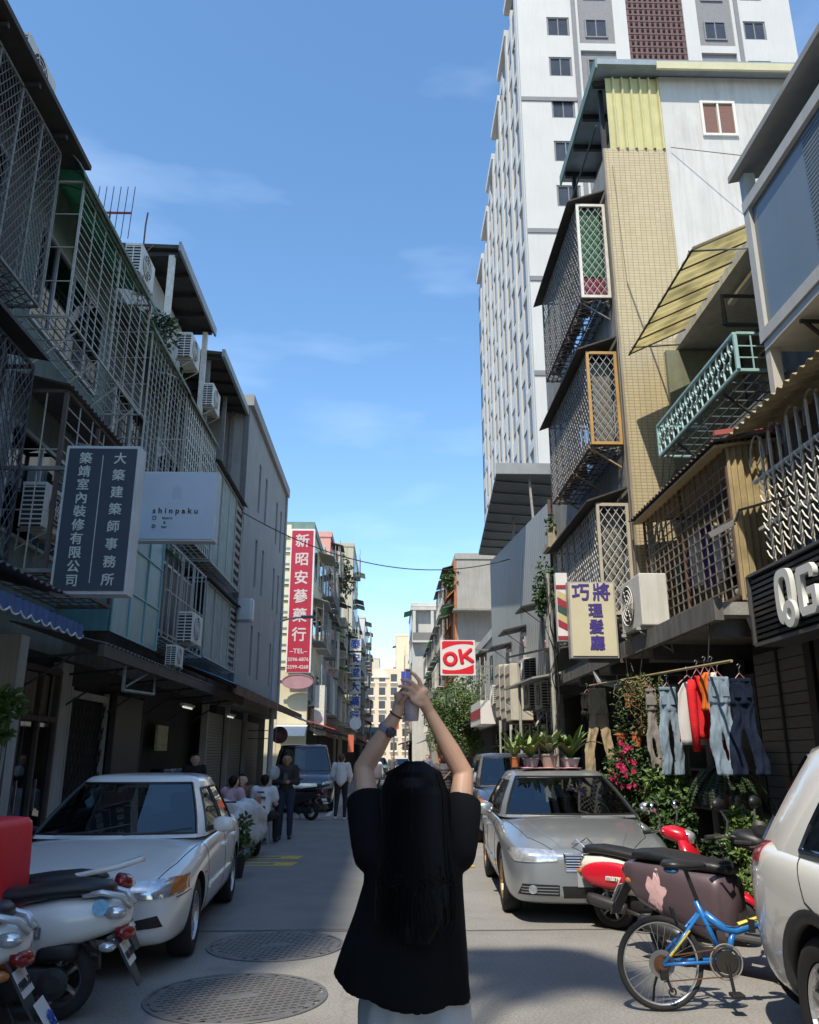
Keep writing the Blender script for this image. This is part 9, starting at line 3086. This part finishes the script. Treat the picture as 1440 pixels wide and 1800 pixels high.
def trousers(label, x, y, z, w_, ln, mat, spread=0.06, rng=None, flare=1.0, hem=None):
    z -= 0.12
    t = thing('hanging_trousers', label, 'trousers', (x, y, z), group='washing hung under the canopy')
    sd = rng.uniform(0, 9)
    q = G()
    hw = w_ / 2
    # seat block then two legs, all closed flattened tubes with creases
    rings = []
    for (f, sx) in ((0.0, 0.9), (0.05, 0.92), (0.16, 0.98), (0.27, 1.0)):
        rings.append([(x + hw * sx * math.cos(a), y + 0.022 * math.sin(a) + 0.006 * math.sin(a * 5 + sd), z - ln * f) for a in [2 * math.pi * k / 24 for k in range(24)]])
    q.loft(rings)
    for s in (1, -1):
        rings = []
        for i in range(12):
            f = 0.24 + 0.76 * i / 11
            cx = x + s * (hw * 0.5 + spread * (f - 0.24))
            ww = hw * (0.53 + 0.02 * f) * (1 + (flare - 1) * max(0, f - 0.6) * 2.2)
            tw = 0.02 * math.sin(f * 9 + sd + s)
            rings.append([(cx + tw + ww * math.cos(a) * (1 + 0.06 * math.sin(a * 3 + f * 7)), y + 0.02 * math.sin(a) + 0.02 * math.sin(f * 6 + sd) + 0.007 * math.sin(a * 4 + f * 14), z - ln * f) for a in [2 * math.pi * k / 20 for k in range(20)]])
        q.loft(rings)
    cl_ = q.build('cloth', mat, t, remesh=0.011, relax=5)
    for v in cl_.data.vertices:
        v.co.y += 0.03 * noise.noise(V(v.co.x * 14 + sd, sd, v.co.z * 4)) + 0.012 * noise.noise(V(v.co.x * 40, sd, v.co.z * 9))
        v.co.x += 0.012 * noise.noise(V(v.co.z * 8, sd, 0))
    G().box(x - hw * 0.88, x + hw * 0.88, y - 0.026, y + 0.026, z - 0.035, z + 0.006).build('waistband', hem or mat, t, bevel=0.01)
    for s in (1, -1):
        G().box(x + s * hw * 0.45 - 0.035, x + s * hw * 0.45 + 0.035, y - 0.034, y - 0.012, z - ln * 0.2, z - ln * 0.1).build('pocket', mat, t)
    hanger(t, x, y, z + 0.06, hw * 0.7)
    return t


def top_(label, x, y, z, w_, ln, mat, rng, sleeve=0.0, name='hanging_shirt', cat='shirt'):
    z -= 0.1
    t = thing(name, label, cat, (x, y, z), group='washing hung under the canopy')
    sd = rng.uniform(0, 9)
    hw = w_ / 2
    rings = []
    for i in range(12):
        f = i / 11
        sx = 0.35 + 0.65 * min(1, f * 6) if f < 0.17 else 1.0 + 0.08 * f
        rings.append([(x + hw * sx * math.cos(a) + 0.01 * math.sin(f * 8 + sd), y + (0.03 + 0.015 * f) * math.sin(a) + 0.012 * math.sin(a * 5 + sd + f * 3), z - ln * f) for a in [2 * math.pi * k / 28 for k in range(28)]])
    G().loft(rings).build('cloth', mat, t, smooth=True)
    if sleeve:
        for s in (1, -1):
            pts = [V(x + s * hw * 0.75, y, z - 0.06), V(x + s * hw * 1.15, y - 0.02, z - 0.16), V(x + s * (hw * 1.2 + 0.01 * math.sin(sd)), y - 0.03, z - 0.1 - sleeve * 0.6), V(x + s * hw * 1.1, y - 0.03, z - 0.1 - sleeve)]
            G().path(pts, 0.05, 10, rads=[0.055, 0.055, 0.048, 0.042]).build('sleeve', mat, t, smooth=True)
    hanger(t, x, y, z + 0.08, hw * 0.8)
    return t


rw = random.Random(12)
jean_l = M('denim_light', (0.23, 0.31, 0.39), 0.85, var=0.2, scale=5, bump=0.2, bscale=200)
jean_d = M('denim_dark', (0.016, 0.024, 0.048), 0.95, var=0.2, scale=5, bump=0.2, bscale=200, spec=0.1)
jean_p = M('denim_pale', (0.36, 0.46, 0.55), 0.85, var=0.15, scale=5)
trousers('black trousers drying at the far end of the pole', 3.30, 13.9, 2.72, 0.24, 1.25, blackc, 0.02, rw)
trousers('khaki trousers with spread legs on the washing pole', 3.22, 12.9, 2.72, 0.30, 1.42, M('khaki', (0.38, 0.29, 0.18), 0.85, var=0.12, scale=4), 0.16, rw)
trousers('grey narrow trousers on the washing pole', 3.36, 10.7, 2.54, 0.15, 0.98, M('grey_cloth', (0.24, 0.22, 0.2), 0.85, var=0.12), 0.01, rw)
trousers('light blue jeans between the grey trousers and the white tee', 3.48, 10.4, 2.54, 0.24, 1.05, jean_l, 0.05, rw)
top_('white tee drying beside the red cardigan', 3.55, 9.85, 2.54, 0.28, 0.72, M('white_cloth', (0.62, 0.61, 0.61), 0.85, var=0.05), rw)
top_('red knitted cardigan with hanging sleeves', 3.54, 9.5, 2.58, 0.16, 0.7, M('red_knit', (0.66, 0.012, 0.02), 0.85, var=0.15, scale=10, bump=0.4, bscale=60), rw, sleeve=0.74, name='hanging_cardigan', cat='cardigan')
top_('short orange top beside the cream one', 3.56, 9.3, 2.60, 0.13, 0.42, M('orange_knit', (0.72, 0.17, 0.02), 0.85, var=0.1), rw)
top_('cream long top between the orange top and the big jeans', 3.56, 9.1, 2.58, 0.12, 0.72, M('cream_cloth', (0.7, 0.64, 0.53), 0.85, var=0.08), rw)
trousers('wide light jeans with frayed hems', 3.58, 9.0, 2.54, 0.25, 1.02, jean_l, 0.02, rw, flare=1.15)
trousers('dark navy flared jeans with pale hems', 3.80, 8.95, 2.52, 0.25, 1.0, jean_d, 0.08, rw, flare=1.4)
top_('crimson singlet hanging behind the wide jeans', 3.72, 9.2, 2.05, 0.18, 0.45, M('crimson_cloth', (0.4, 0.015, 0.03), 0.85, var=0.1), rw)
# clutter in the dark shop mouth: shelf, bins, broom
shf = thing('wooden_shelf', 'dark wooden shelf with jars inside the plant shop', 'shelf', (5.2, 11.4, 0))
for z in (0.4, 0.9, 1.4):
    G().box(4.3, 4.55, 10.5, 12.2, z, z + 0.03).build('shelf_board', brown_iron, shf)
for y in (10.5, 12.17):
    G().box(4.3, 4.55, y - 0.015, y + 0.015, 0.06, 1.7).build('upright', brown_iron, shf)
for k in range(9):
    t = thing('jar', ['terracotta', 'cream', 'blue-grey'][k % 3] + ' jar standing on the dark wooden shelf', 'jar', (4.42, 10.65 + 0.18 * (k % 9), 0.93), group='jars on the shelf')
    G().lathe([(0.05, 0), (0.06, 0.02), (0.06, 0.14), (0.04, 0.17), (0.045, 0.19), (0.001, 0.19)], (4.42, 10.65 + 0.18 * (k % 9), 0.932), (0, 0, 1), 12).build('jar_body', [terra, cream_pl, M('pot_bluegrey')][k % 3], t)
bin_ = thing('plastic_bin', 'blue plastic bin in the shade of the tiled shop', 'bin', (4.2, 8.5, 0))
G().lathe([(0.14, 0.06), (0.18, 0.55), (0.19, 0.56), (0.19, 0.6), (0.16, 0.6), (0.15, 0.1), (0.001, 0.1)], (4.2, 8.5, 0), (0, 0, 1), 18, caps=False).build('bin_body', M('bin_blue', (0.05, 0.1, 0.2), 0.5, var=0.1), bin_)
if bpy.data.scenes.get('workbench'):
    bpy.data.scenes.remove(TMP)
